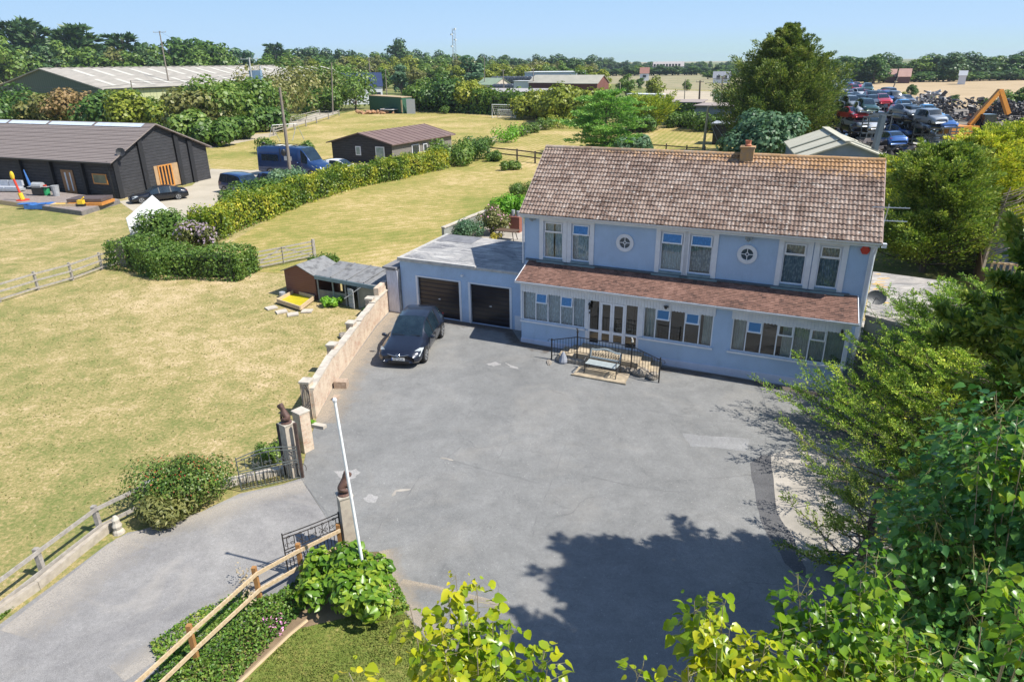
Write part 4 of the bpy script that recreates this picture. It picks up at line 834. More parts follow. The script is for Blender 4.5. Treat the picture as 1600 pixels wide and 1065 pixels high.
# ------------------------------------------------------------------ brick boundary wall and gate piers
def brickmat(name, cols, mortar, scale=1.0, bw=.225, bh=.075, rot=None):
    m, t, b = newmat(name); b.inputs['Roughness'].default_value = .92
    bt = t.nodes.new('ShaderNodeTexBrick'); bt.inputs['Scale'].default_value = 1; bt.inputs['Brick Width'].default_value = bw; bt.inputs['Row Height'].default_value = bh; bt.inputs['Mortar Size'].default_value = .008
    for k, c in zip(('Color1', 'Color2', 'Mortar'), (cols[0], cols[1], mortar)): bt.inputs[k].default_value = (*c, 1)
    t.links.new(coords(t, None, 'UV'), bt.inputs['Vector']); v = coords(t); n = noise(t, v, 2.2, 6, .75)
    c = mix(t, ramp(t, n, [(.4, 0.), (.6, .85)]), bt.outputs['Color'], cols[2]); c = mix(t, .5, c, ramp(t, noise(t, v, 14, 4, .8), [(.3, .7), (.7, 1.2)]), 'MULTIPLY')
    t.links.new(c, b.inputs['Base Color']); bump(t, b, math_(t, 'ADD', bt.outputs['Fac'], n), .5, -.01); return m
m_brick = brickmat('pale_brick', ((.50, .38, .27), (.42, .24, .16), (.60, .50, .38)), (.45, .41, .35)); m_cap = M('limestone_coping', (.52, .47, .39), (.36, .32, .27), 3, .9, .4, bs=15)
def uvbox(o):                                                   # metre-scale box mapping
    me = o.data; uv = me.uv_layers.new(name='UVMap')
    for p in me.polygons:
        n = p.normal
        for li in p.loop_indices:
            c = me.vertices[me.loops[li].vertex_index].co
            if abs(n.z) > .7: uv.data[li].uv = (c.x, c.y)
            else: d = Vector((-n.y, n.x)); d.normalize(); uv.data[li].uv = (c.x*d.x+c.y*d.y, c.z)
def pier(b, x, y, ang, sx, sy, z0, z1):
    ax = np.array([math.cos(ang), math.sin(ang), 0])*sx/2; ay = np.array([-math.sin(ang), math.cos(ang), 0])*sy/2; b.obox((x, y, (z0+z1)/2), ax, ay, (0, 0, (z1-z0)/2))
wall_t = thing('brick_boundary_wall', 'long pale brick garden wall between the lawn and the tarmac with small piers', 'wall')
WP = [np.array(G(*p)) for p in ((495, 653), (526, 596), (543, 573), (588, 509), (609, 486))]; WT = [1.15, 1.12, 1.1, 1.12, 1.2]
b = MB(); c_ = MB()
for i in range(4):
    a, e = WP[i], WP[i+1]; d = (e-a); L = np.linalg.norm(d); d /= L; nrm = np.array([-d[1], d[0], 0]); n = max(1, int(L/1.2))
    for k in range(n):
        p = a+d*L*k/n; q = a+d*L*(k+1)/n; h = WT[i]+random.uniform(-.05, .05)
        m_ = (p+q)/2+nrm*.12; b.obox((m_[0], m_[1], h/2), d*L/n/2, nrm*.11, (0, 0, h/2)); c_.obox((m_[0], m_[1], h+.035), d*(L/n/2-.006), nrm*.15, (0, 0, .033))
o = b.build('brickwork', m_brick, wall_t); uvbox(o); c_.build('coping', m_cap, wall_t)
for (px, py, h) in ((497, 650, 1.4), (534, 583, 1.28), (562, 546, 1.28), (590, 506, 1.32)):
    P = np.array(G(px, py))+np.array([-.28, .05, 0]); b = MB(); pier(b, P[0], P[1], 1.4, .38, .34, 0, h); o = b.build('wall_pier', m_brick, wall_t); uvbox(o)
    b = MB(); pier(b, P[0], P[1], 1.4, .44, .40, h, h+.07); b.build('pier_cap', m_cap, o)
P = G(606, 478); b = MB(); a = np.array(G(595, 498)); e = np.array(G(609, 484)); d = e-a; L = np.linalg.norm(d); d /= L; nrm = np.array([-d[1], d[0], 0]); m_ = (a+e)/2+nrm*.125
b.obox((m_[0], m_[1], .82), d*L/2, nrm*.125, (0, 0, .8)); o = b.build('raised_section', m_brick, wall_t); uvbox(o)
m_rubble = M('loose_brick', (.42, .33, .25), (.28, .2, .15), 8, .9, .4)
def block(px, py, sx, sy, sz, ang, lab, mat=None, name='stone_block'):
    P = G(px, py); b = MB(); pier(b, 0, 0, ang, sx, sy, 0, sz); tag(b.build(name, mat or m_rubble, None, False, (P[0], P[1], .02)), lab, 'block')
block(534, 605, .35, .5, .3, 1.5, 'pale stone block standing by the wall foot above the flagpole top'); block(525, 624, .25, .2, .12, 1.4, 'small loose brick next to the top of the flagpole')
block(499, 668, .2, .5, .12, 1.2, 'flat stone step at the foot of the small arched gate', m_cap)
rock(539, 527, .3, .25, .14, 'grey rock on the lawn side of the brick wall'); rock(546, 533, .12, .35, .1, 'narrow pale stone lying on the lawn behind the wall')

m_conp = M('aged_concrete_post', (.46, .40, .32), (.34, .29, .24), 5, .9, .3, bs=30); m_statue = M('dark_brown_cast_statue', (.075, .04, .032), (.12, .065, .05), 9, .55)
def statue(name, loc, rz, lab, lean=0):
    t = thing(name, lab, 'statue', loc, rz)
    b = MB(); b.lathe((0, 0, 0), [(.17, 0), (.17, .03), (.13, .05)], 12); b.build('base', m_statue, t)
    # seated beast: haunches, chest, neck, head, muzzle, ears, forelegs, as one skinned figure
    vs = [(0, -.06, .13), (0, -.03, .24), (0, .03, .36), (0, .11, .50), (0, .25, .47), (.06, .10, .24), (.06, .12, .06), (-.06, .10, .24), (-.06, .12, .06), (.09, -.02, .12), (.10, .10, .06), (-.09, -.02, .12), (-.10, .10, .06), (.05, .08, .60), (-.05, .08, .60), (0, -.15, .08)]
    es = [(0, 1), (1, 2), (2, 3), (3, 4), (1, 5), (5, 6), (1, 7), (7, 8), (0, 9), (9, 10), (0, 11), (11, 12), (3, 13), (3, 14), (0, 15)]
    rs = [.115, .105, .075, .085, .045, .042, .034, .042, .034, .07, .038, .07, .038, .018, .018, .022]
    me = bpy.data.meshes.new('figure'); me.from_pydata(vs, es, []); me.materials.append(m_statue); o = bpy.data.objects.new('figure', me); col.objects.link(o); o.parent = t; o.location = (0, 0, .04)
    o.modifiers.new('skin', 'SKIN'); 
    for i, r in enumerate(rs): me.skin_vertices[0].data[i].radius = (r, r)
    me.skin_vertices[0].data[0].use_root = True
    s_ = o.modifiers.new('sub', 'SUBSURF'); s_.levels = 2; s_.render_levels = 2
    return t
# piers of the main gate
def gatepier(px, py, h, sx, sy, ang, lab, mat, name='gate_pier'):
    P = G(px, py); t = thing(name, lab, 'gate pier', (P[0], P[1], 0)); b = MB(); pier(b, 0, 0, ang, sx, sy, 0, h); o = b.build('shaft', mat, t); uvbox(o)
    b = MB(); pier(b, 0, 0, ang, sx+.04, sy+.04, h, h+.04); b.build('cap', m_cap, t); return P
P = gatepier(549, 861, 1.78, .34, .34, .5, 'tall pale stone gate pier with brown statue beside the leafy shrub', m_conp)
statue('pier_statue', (P[0], P[1], 1.82), R(-60), 'brown seated beast statue on the gate pier beside the flagpole')
PL = G(457, 745); P = gatepier(460, 742, 1.85, .34, .32, .9, 'pale stone gate pier with brown statue behind the dark steel post', m_conp)
statue('pier_statue', (P[0], P[1], 1.89), R(70), 'brown seated beast statue on the gate pier beside the brick wall')
gatepier(478, 702, 1.45, .38, .42, .9, 'short brick pier between the statue pier and the arched garden gate', m_brick, 'brick_pier')
b = MB(); P = G(473, 746); b.box(-.045, .045, -.045, .045, 0, 1.95); tag(b.build('steel_gate_post', M('rusted_dark_steel', (.05, .035, .03), (.1, .06, .045), 8, .7), None, False, (P[0], P[1], 0)), 'dark rusty square steel post at the open left gate leaf', 'post')
P = G(452, 742); b = MB(); b.box(-.04, .04, -.04, .04, 0, 1.8); tag(b.build('steel_gate_post', m_iron, None, False, (P[0]-.15, P[1]+.1, 0)), 'thin dark steel post on the lawn side of the statue pier', 'post')

def iron_gate(name, lab, A, B, h, arch, nb=14, mat=None, mid=.62):
    A = np.array(A); B = np.array(B); d = B-A; L = np.linalg.norm(d); t = thing(name, lab, 'gate', tuple(A), math.atan2(d[1], d[0])); r = .012
    Z = lambda x: h+arch*math.sin(math.pi*x/L)
    f = MB(); f.tube([(0, 0, .06), (0, 0, h+.05)], .018, 6); f.tube([(L, 0, .06), (L, 0, h+.05)], .018, 6); f.tube([(0, 0, .08), (L, 0, .08)], .015, 5)
    xs = [L*k/12 for k in range(13)]; r = .016; f.tube([(x, 0, Z(x)) for x in xs], r, 5); f.tube([(x, 0, Z(x)*.93-.02) for x in xs], r, 5); f.tube([(0, 0, h*mid), (L, 0, h*mid)], r, 5); f.tube([(0, 0, h*mid-.08), (L, 0, h*mid-.08)], r, 5)
    f.build('frame', mat or m_iron, t)
    g = MB()
    for k in range(1, nb): x = L*k/nb; g.tube([(x, 0, .08), (x, 0, h*mid-.08)], .011, 4); g.tube([(x, 0, h*mid), (x, 0, Z(x)*.93-.02)], .011, 4) if k % 2 else None
    g.build('bar', mat or m_iron, t)
    s = MB()
    def sc_(cx, cz, r0, turn=1): s.tube([(cx+turn*r0*(1-q/14)*math.cos(q*.75), 0, cz+r0*(1-q/14)*math.sin(q*.75)) for q in range(12)], .009, 4)
    for k in range(5): x = L*(k+.5)/5; sc_(x-.07, h*mid+.13, .06); sc_(x+.07, h*mid+.13, .06, -1); sc_(x, Z(x)-.12, .05)
    for k in (1, 3): x = L*(k+.5)/5; s.tube([(x-.12, 0, h*mid), (x+.12, 0, h*.85)], .009, 4); s.tube([(x+.12, 0, h*mid), (x-.12, 0, h*.85)], .009, 4)
    s.build('scroll', mat or m_iron, t); return t
iron_gate('iron_gate', 'black wrought iron gate leaf with scrolls standing open beside the timber rail fence', G(536, 861), G(451, 897), 1.22, -.02, 16)
gl_ = iron_gate('iron_gate', 'faded grey wrought iron gate leaf standing open against the cotoneaster shrub', G(470, 748), G(378, 768), 1.15, .16, 15, M('faded_iron_paint', (.10, .12, .12), (.05, .05, .05), 9, .7))
bm = MB(); m_basket = m_iron; A = np.array(G(472, 746)); B = np.array(G(376, 766)); d = B-A; L = np.linalg.norm(d)
b = MB(); 
for k in range(19): x = L*k/18; h = .42-.0*k; b.tube([(x, -.12, .03), (x, -.10, h)], .008, 4)
b.tube([(0, -.12, .03), (L, -.12, .03)], .012, 5); b.tube([(L*k/10, -.10, .42+.10*math.sin(math.pi*k/10)) for k in range(11)], .009, 4)
b.tube([(.05+.22*math.cos(t), -.12, .25+.22*math.sin(t)) for t in np.linspace(-.4, 3.6, 12)], .01, 4)
tag(b.build('low_railing', m_iron, None, False, tuple(A)), 'low dark iron railing panel along the gravel edge under the open gate leaf', 'railing').rotation_euler = (0, 0, math.atan2(d[1], d[0]))
ag = iron_gate('arched_garden_gate', 'small round topped iron garden gate between two brick piers', G(479, 676), G(489, 661), 1.25, .45, 7, m_iron)
# retaining kerb blocks behind the left gate leaf
b = MB(); A = np.array(G(468, 738)); B = np.array(G(345, 768)); d = (B-A); L = np.linalg.norm(d); d /= L
for k in range(9): p = A+d*L*(k+.5)/9; nrm = np.array([-d[1], d[0], 0]); p = p-nrm*.25; b.obox((p[0], p[1], .1), d*(L/18-.01), nrm*.12, (0, 0, .1+random.uniform(0, .03)))
tag(b.build('kerb_blocks', m_cap), 'row of pale kerb stones behind the open gate leaf', 'kerb')

# flagpole
fp0 = G(573, 919); d = ray(523, 626); tt = (fp0[1])/d[1]; fp1 = (d[0]*tt, fp0[1], CAMH+d[2]*tt)
fpt = thing('flagpole', 'slender white flagpole leaning slightly, rising from the shrub bed beside the gate', 'flagpole', fp0)
b = MB(); tp = np.array(fp1)-np.array(fp0); b.tube([(0, 0, 0), tuple(tp)], [.042, .032], 10); b.build('pole', M('white_pole_paint', (.80, .82, .84), (.66, .68, .7), 6, .4), fpt)
b = MB(); b.lathe(tuple(tp), [(.045, -.02), (.055, .03), (.03, .07)], 10); b.build('cap', m_white, fpt); b = MB(); b.tube([(.05, 0, .9), (.08, 0, 1.1)], .012, 5); b.build('cleat', m_black, fpt)

# ------------------------------------------------------------------ fences
m_wood_new = M('fresh_fence_timber', (.56, .44, .29), (.42, .30, .17), 6, .75, .2, vscale=(3, 3, 3)); m_wood_post = M('orange_treated_post', (.36, .18, .06), (.27, .13, .045), 5, .75)
m_wood_old = M('silvered_timber', (.36, .33, .29), (.24, .215, .19), 7, .9, .4, bs=30); m_wood_dark = M('dark_creosote_timber', (.06, .045, .035), (.10, .08, .06), 5, .85)
def fence(name, label, pts, h, rails, mp, mr, pw=.1, rh=.09, ends=True, rt=.035, group=None, mids=1, offs=1):
    t = thing(name, label, 'fence', tuple(pts[0]), 0, group); O_ = np.array(pts[0])
    P = []
    for a, c in zip(pts, pts[1:]):
        for k in range(mids): P.append(tuple(a[j]+(c[j]-a[j])*k/mids for j in range(3)))
    P.append(tuple(pts[-1]))
    for p in P:
        q = np.array(p)-O_; b = MB(); e = random.uniform(-.015, .015)
        b.add([(q[0]+sx*pw/2+(e if z else 0), q[1]+sy*pw/2, q[2]+z) for z in (0, h) for sx, sy in ((-1, -1), (1, -1), (1, 1), (-1, 1))], [(0, 3, 2, 1), (4, 5, 6, 7), (0, 1, 5, 4), (1, 2, 6, 5), (2, 3, 7, 6), (3, 0, 4, 7)]); b.build('post', mp, t)
    for a, c in zip(P, P[1:]):
        A = np.array(a)-O_; C_ = np.array(c)-O_; d = C_-A; d /= np.linalg.norm(d); nrm = np.array([-d[1], d[0], 0])*offs*(pw/2+rt/2+.003)
        for rz in rails: b = MB(); b.beam(A+nrm+np.array([0, 0, rz]), C_+nrm+np.array([0, 0, rz+random.uniform(-.012, .012)]), rt, rh); b.build('rail', mr, t)
    return t
W3 = lambda *a: [G(*p) for p in a]
ext = np.array(G(308, 1032))+(np.array(G(308, 1032))-np.array(G(405, 937)))*1.1
fence('timber_rail_fence', 'new two rail timber fence with orange posts along the gravel drive edge', W3((535, 868), (473, 900), (407, 938), (308, 1032))+[tuple(ext)], 1.02, (.86, .38), m_wood_post, m_wood_new, .10, .10)
fl = W3((235, 792), (158, 831), (70, 900)); e1 = np.array(fl[-1])+(np.array(fl[-1])-np.array(fl[-2])); e2 = e1+(np.array(fl[-1])-np.array(fl[-2]))
fence('weathered_rail_fence', 'silvery weathered two rail fence beside the gravel drive with a white sign tied on', fl+[tuple(e1), tuple(e2)], .88, (.80, .25), m_wood_old, m_wood_old, .12, .11)
P = G(235, 792); b = MB(); b.beam((P[0]-.05, P[1]-.09, .83), (P[0]+.35, P[1]+.14, .86), .02, .16); tag(b.build('small_sign', m_plate), 'small blank white plate tied to the end of the silvery fence rail', 'sign')
sl3 = thing('sleeper_edging', 'pale timber sleepers retaining the verge beside the gravel drive', 'edging')
pts = W3((183, 820), (120, 870), (60, 920), (0, 962)); pts.append(tuple(2*np.array(pts[-1])-np.array(pts[-2]))); pts.append(tuple(2*np.array(pts[-1])-np.array(pts[-2])))
for a, c in zip(pts, pts[1:]): b = MB(); b.beam((a[0], a[1], .12), (c[0], c[1], .12), .14, .24); b.build('sleeper', M('bleached_sleeper', (.42, .37, .30), (.30, .26, .21), 5, .9, .4, bs=20) if a is pts[0] else bpy.data.materials['bleached_sleeper'], sl3)
b = MB(); P = G(186, 832); b.lathe((0, 0, 0), [(.16, 0), (.14, .08), (.10, .14), (.13, .25), (.09, .36), (.10, .46), (.05, .56), (0, .58)], 10); tag(b.build('stone_ornament', m_cap, None, False, P), 'small pale stone figure at the end of the timber sleepers', 'ornament')
fence('paddock_rail_fence', 'three rail silvered fence between the near lawn and the barn garden', W3((188, 414), (160, 421), (114, 438), (60, 453), (0, 472), (-75, 495)), 1.12, (1.0, .6, .18), m_wood_old, m_wood_old, .12, .1)
b = MB(); A = np.array(G(176, 414)); B = np.array(G(198, 416)); d = B-A; L = np.linalg.norm(d); d /= L
for k in range(7): p = A+d*L*(k+.5)/7; nrm = np.array([-d[1], d[0], 0]); b.obox((p[0], p[1], .82), d*(L/14-.006), nrm*.015, (0, 0, .82+random.uniform(-.03, .03)))
tag(b.build('board_panel', m_wood_old), 'short panel of silvered upright boards at the hedge end of the rail fence', 'fence panel')
gt = thing('field_gate', 'weathered five bar timber field gate ajar beside the dark hedge', 'gate', G(394, 424), 0); A = np.array(G(394, 424)); B = np.array(G(490, 404)); d = B-A; L = float(np.linalg.norm(d)); gt.rotation_euler = (0, 0, math.atan2(d[1], d[0]))
for z in (.2, .42, .64, .88, 1.14): b = MB(); b.beam((0, 0, z), (L, 0, z+.02), .03, .09); b.build('bar', m_wood_old, gt)
for x in (0, L*.5, L): b = MB(); b.beam((x, -.035, .1), (x, -.035, 1.2), .03, .10, (0, 1, 0)); b.build('upright', m_wood_old, gt)
for (x0, x1) in ((0, L*.5), (L, L*.5)): b = MB(); b.beam((x0, .035, .2), (x1, .035, 1.14), .03, .08); b.build('brace', m_wood_old, gt)
b = MB(); b.box(L+.03, L+.19, -.08, .08, 0, 1.3); b.build('gate_post', m_wood_old, gt)
fence('dark_rail_fence', 'dark two rail fence crossing the lawn just behind the left end of the tiled roof', W3((762, 246), (808, 251), (836, 255), (880, 262)), 1.5, (1.3, .65), m_wood_dark, m_wood_dark, .22, .15, rt=.06)
fence('pale_rail_fence', 'pale low rail fence with shrubs dividing the two mown paddocks', W3((735, 236), (760, 228), (800, 216), (840, 206), (866, 198)), 1.1, (.9, .45), m_wood_old, m_wood_old, .18, .14, rt=.05, mids=2)
fence('track_fence', 'pale rail fence on the field side of the farm track', W3((428, 212), (460, 203), (495, 193), (530, 181)), 1.4, (1.2, .7), m_wood_old, m_wood_old, .22, .16, rt=.06, mids=2)
fence('track_fence', 'pale rail fence on the hedge side of the farm track', W3((420, 200), (455, 192), (500, 180)), 1.3, (1.2, .7), m_wood_old, m_wood_old, .2, .14, rt=.06, mids=2)
fence('low_panel_fence', 'dark low trellis fence with one tall post seen over the house ridge', W3((1010, 240), (1040, 242), (1072, 245), (1100, 247)), 1.5, (1.2, .6), m_wood_dark, m_wood_dark, .16, .14, rt=.06)
# ------------------------------------------------------------------ other buildings
ORD = ['first', 'second', 'third', 'fourth', 'fifth', 'sixth', 'seventh', 'eighth', 'ninth', 'tenth', 'eleventh', 'twelfth', 'thirteenth', 'fourteenth', 'fifteenth', 'sixteenth', 'seventeenth', 'eighteenth', 'nineteenth', 'twentieth']+[a+'-'+b for a in ('twenty', 'thirty', 'forty', 'fifty', 'sixty', 'seventy') for b in ('first', 'second', 'third', 'fourth', 'fifth', 'sixth', 'seventh', 'eighth', 'ninth')]
def cladmat(name, c1, c2, gap, bh=.15, vert=False):
    m, t, b = newmat(name); b.inputs['Roughness'].default_value = .8
    v = coords(t); sx = t.nodes.new('ShaderNodeSeparateXYZ'); t.links.new(v, sx.inputs[0])
    n = noise(t, coords(t, (.5, .5, 9)), 2.5, 5, .8); f = math_(t, 'FRACT', math_(t, 'MULTIPLY', sx.outputs['X' if vert else 'Z'], 1/bh))
    c = ramp(t, n, [(.35, c1), (.7, c2)]); c = mix(t, ramp(t, f, [(0, 1.), (.12, 0.), (.9, 0.), (1, 1.)]), c, gap)
    t.links.new(c, b.inputs['Base Color']); bump(t, b, f, .8, .02); return m
m_blackclad = cladmat('black_weatherboard', (.014, .014, .016), (.065, .065, .072), (.002, .002, .002), .30); m_greyclad = cladmat('weathered_board', (.16, .145, .13), (.25, .23, .21), (.05, .045, .04))
m_browntile = cladmat('brown_roof_sheet', (.20, .165, .15), (.245, .205, .19), (.12, .095, .085), .35); m_oak = M('orange_oak_frame', (.55, .24, .05), (.42, .17, .04), 4, .5); m_door_ = M('timber_door', (.30, .16, .07), (.22, .11, .05), 4, .6)
m_skyl = M('pale_roof_light', (.55, .60, .66), (.45, .5, .56), 2, .3); m_fibre = M('fibre_cement_roof', (.34, .31, .27), (.26, .24, .205), .5, .9, .2, vscale=(1, .3, 1)); m_fibrel = M('translucent_roof_sheet', (.50, .48, .42), (.45, .43, .37), 1, .7)
m_greens = cladmat('dull_green_sheeting', (.065, .09, .065), (.10, .13, .095), (.04, .05, .04), 1.0, True); m_creamclad = cladmat('cream_sheeting', (.42, .43, .24), (.36, .37, .2), (.25, .26, .15), 1.0, True)

def N3(v): v = np.array(v, float); return v/np.linalg.norm(v)
# black barn
e0 = np.array(G(167, 252, 3.65)); e1 = np.array(G(0, 243, 3.65)); ne = np.array(G(330, 279)); P0 = np.array([*G(186, 311)[:2], 0])
bd = N3((e1-e0)*[1, 1, 0]); gv = (ne-P0)*[1, 1, 0]; GWd = float(np.linalg.norm(gv)); gd_ = gv/GWd
BL = 27.0; bang = math.atan2(bd[1], bd[0]); barn = thing('black_barn', 'black weatherboarded barn with brown sheet roof and strip of roof lights', 'barn', tuple(P0), 0)
Q = lambda l, g_, z: tuple(bd*l+gd_*g_+np.array([0, 0, z]))
BE, BR, half = 3.65, 6.55, GWd*.46
b = MB(); b.quad(Q(0, 0, 0), Q(BL, 0, 0), Q(BL, 0, BE), Q(0, 0, BE)); b.poly([Q(0, 0, 0), Q(0, 0, BE), Q(0, half, BR-.05), Q(0, GWd, BE), Q(0, GWd, 0)]); b.poly([Q(BL, 0, 0), Q(BL, 0, BE), Q(BL, half, BR-.05), Q(BL, GWd, BE), Q(BL, GWd, 0)]); b.quad(Q(0, GWd, 0), Q(BL, GWd, 0), Q(BL, GWd, BE), Q(0, GWd, BE))
b.build('wall', m_blackclad, barn)
b = MB()
for (l, g_) in ((-.12, .3), (-.12, half*.62), (-.12, half+2.6), (-.12, GWd*.8)): 
    zt = BE+(BR-BE)*(g_/half if g_ < half else (GWd-g_)/(GWd-half))-.15; b.obox(Q(l, g_, zt/2), bd*.12, gd_*.28, (0, 0, zt/2))
for l in (4, 8.5, 13, 17.5, 22): b.obox(Q(l, -.18, BE/2), bd*.2, gd_*.16, (0, 0, BE/2-.05))
b.build('buttress', M('black_boarded_post', (.015, .015, .017), None, 4, .7), barn)
b = MB(); th = np.array([0, 0, .12])
def slab(bb, pts, t_=.12): P = [np.array(p) for p in pts]; bb.add([*P, *[p-np.array([0, 0, t_]) for p in P]], [(0, 1, 2, 3), (7, 6, 5, 4), (0, 4, 5, 1), (1, 5, 6, 2), (2, 6, 7, 3), (3, 7, 4, 0)])
slab(b, [Q(-.5, -.5, BE-.1), Q(BL+.5, -.5, BE-.1), Q(BL+.5, half, BR+.1), Q(-.5, half, BR+.1)]); slab(b, [Q(-.5, half, BR+.1), Q(BL+.5, half, BR+.1), Q(BL+.5, GWd+.5, BE-.1), Q(-.5, GWd+.5, BE-.1)])
for k in range(27):                                             # sheet laps across the slope
    s_ = (k+.5)/27; a = np.array(Q(-.5, -.5+s_*(half+.5), BE-.1+s_*(BR-BE+.2)+.012)); c = np.array(Q(BL+.5, -.5+s_*(half+.5), BE-.1+s_*(BR-BE+.2)+.012)); b.beam(a, c, .05, .03)
rf = b.build('roof', m_browntile, barn)
for k, (la, lb_, mm) in enumerate(((.8, 7.5, 1), (7.9, 14.5, 0), (14.9, 21, 0), (21.4, 26, 0))):
    b = MB(); f0, f1 = half*.87, half*.97; z = lambda g_: BE-.1+(g_+.5)/(half+.5)*(BR-BE+.2)+.05; b.quad(Q(la, f0, z(f0)), Q(lb_, f0, z(f0)), Q(lb_, f1, z(f1)), Q(la, f1, z(f1))); b.build('roof_light', m_skyl, rf)
b = MB(); b.beam(Q(-.55, -.55, BE-.2), Q(BL, -.55, BE-.2), .12, .12); b.build('gutter', m_black, barn); b = MB(); b.beam(Q(.1, -.35, 0), Q(.1, -.35, BE), .1, .1, (1, 0, 0)); b.build('downpipe', m_black, barn)
def on_front(px, py): d = ray(px, py); t_ = (P0-CAM)@gd_n/(d@gd_n); P = CAM+d*t_-P0; return float(P@bd), float(P[2])
gd_n = N3(np.cross(bd, (0, 0, 1)))
def on_gable(px, py): n_ = N3(np.cross(gd_, (0, 0, 1))); d = ray(px, py); t_ = (P0-CAM)@n_/(d@n_); P = CAM+d*t_-P0; return float(P@gd_), float(P[2])
la, za = on_front(118, 303); lb_, zb_ = on_front(92, 264)
def panel(bb, l0, l1, z0, z1, off=-.05, t_=.06): bb.obox(Q((l0+l1)/2, off, (z0+z1)/2), bd*abs(l1-l0)/2, gd_*t_/2, (0, 0, (z1-z0)/2))
l0 = on_front(100, 285)[0]; l1 = on_front(118, 285)[0]
b = MB(); panel(b, l0, l1, .25, 2.55); dr = b.build('door', m_door_, barn); b = MB(); panel(b, l0*.72+l1*.28, l0*.60+l1*.40, .5, 2.3, -.09, .02); panel(b, l0*.3+l1*.7, l0*.2+l1*.8, .5, 2.3, -.09, .02); b.build('pane', m_skyl, dr)
l0 = on_front(146, 280)[0]; l1 = on_front(168, 280)[0]; b = MB(); panel(b, l0, l1, 1.35, 2.35); wn = b.build('window', m_oak, barn); b = MB(); panel(b, l0-.15*np.sign(l0-l1), l1+.15*np.sign(l0-l1), 1.47, 2.25, -.09, .02); b.build('pane', M('dull_glass', (.16, .18, .12), (.09, .1, .07), 1, .2), wn)
def gpanel(bb, g0, g1, z0, z1, off=-.05, t_=.08): bb.obox(Q(off, (g0+g1)/2, (z0+z1)/2), bd*t_/2, gd_*abs(g1-g0)/2, (0, 0, (z1-z0)/2))
g0, _ = on_gable(243, 280); g1, _ = on_gable(281, 275); gz = on_gable(262, 256)[1]; gb_ = .15; b = MB()
b_ = MB(); gpanel(b_, g0, g1, gb_, gz, -.04, .06); tb = b_.build('timber_infill', M('pale_ply', (.42, .28, .15), (.34, .22, .12), 2, .7), barn)
ga = g0+(g1-g0)*.16; gc = g0+(g1-g0)*.68; b = MB()
for q in np.linspace(ga, gc, 5): gpanel(b, q-.09, q+.09, gb_+.12, gz-.12, -.12, .06)
gpanel(b, ga-.09, gc+.09, gz-.12, gz, -.12, .06); gpanel(b, ga-.09, gc+.09, gb_, gb_+.12, -.12, .06); pd = b.build('patio_door', m_oak, barn); b = MB(); gpanel(b, ga, gc, gb_+.12, gz-.12, -.085, .02); b.build('pane', M('black_glass', (.02, .02, .025), None, 2, .1), pd)
b = MB(); dcp = np.array(Q(-.55, .9, 4.4)); ax = N3((.3, -.9, .3)); s1 = N3(np.cross(ax, (0, 0, 1))); s2 = np.cross(s1, ax); vs = [tuple(dcp-ax*.1)]+[tuple(dcp+s1*.42*math.cos(2*math.pi*k/14)+s2*.42*math.sin(2*math.pi*k/14)) for k in range(14)]
b.add(vs, [(0, 1+k, 1+(k+1) % 14) for k in range(14)]); b.tube([dcp-ax*.1, Q(0, .9, 4.2)], .03, 5); b.build('satellite_dish', m_black, barn)
# deck and what stands on it
dk = [np.array(G(*p)) for p in ((129, 337), (0, 319), (188, 318))]; Dz = .42
deck = thing('timber_deck', 'raised grey timber deck along the front of the black barn', 'deck', tuple(dk[0])); a = dk[0]-dk[0]; u_ = (dk[1]-dk[0]); v_ = (dk[2]-dk[0]); Ld = np.linalg.norm(u_); u_ /= Ld; Lv = np.linalg.norm(v_); v_ /= Lv; Ld = 24
b = MB()
for k in range(30): w0 = Lv*k/30; p = u_*Ld/2+v_*(w0+Lv/60); b.obox((p[0], p[1], Dz-.02), u_*Ld/2, v_*(Lv/60-.012), (0, 0, .02))
b.build('deck_board', M('grey_decking', (.30, .25, .22), (.22, .18, .16), 3, .85, .2), deck)
b = MB(); b.beam((0, 0, Dz/2-.02), tuple(u_*Ld*.3+np.array([0, 0, Dz/2-.02])), .06, Dz-.04); b.beam((0, 0, Dz/2-.02), tuple(v_*Lv+np.array([0, 0, Dz/2-.02])), .06, Dz-.04); b.build('fascia', M('dark_grey_board', (.13, .12, .12), (.2, .18, .16), 3, .85), deck)
b = MB(); b.beam(tuple(u_*Ld*.3+np.array([0, 0, Dz/2-.02])), tuple(u_*Ld+np.array([0, 0, Dz/2-.02])), .06, Dz-.04); b.build('fascia', m_wood_new, deck)
def ondeck(px, py): p = G(px, py, Dz); return (p[0], p[1], Dz)
def simple(name, lab, cat, loc, parts, rz=0, group=None, s=1):
    t = thing(name, lab, cat, loc, rz, group, s)
    for n_, fn, mm in parts: q = MB(); fn(q); q.build(n_, mm, t)
    return t
m_yel = M('yellow_plastic', (.75, .50, .03), None, 4, .5); m_red = M('red_plastic_toy', (.60, .06, .03), None, 4, .5); m_bluep = M('blue_cloth', (.04, .16, .42), (.03, .1, .3), 4, .7); m_greenp = M('green_plastic', (.02, .28, .10), None, 4, .5); m_greyp = M('grey_metal_bin', (.36, .37, .38), (.28, .29, .3), 4, .45); m_cush = M('grey_cushion', (.42, .44, .48), (.33, .35, .4), 5, .9)
angd = math.atan2(u_[1], u_[0])
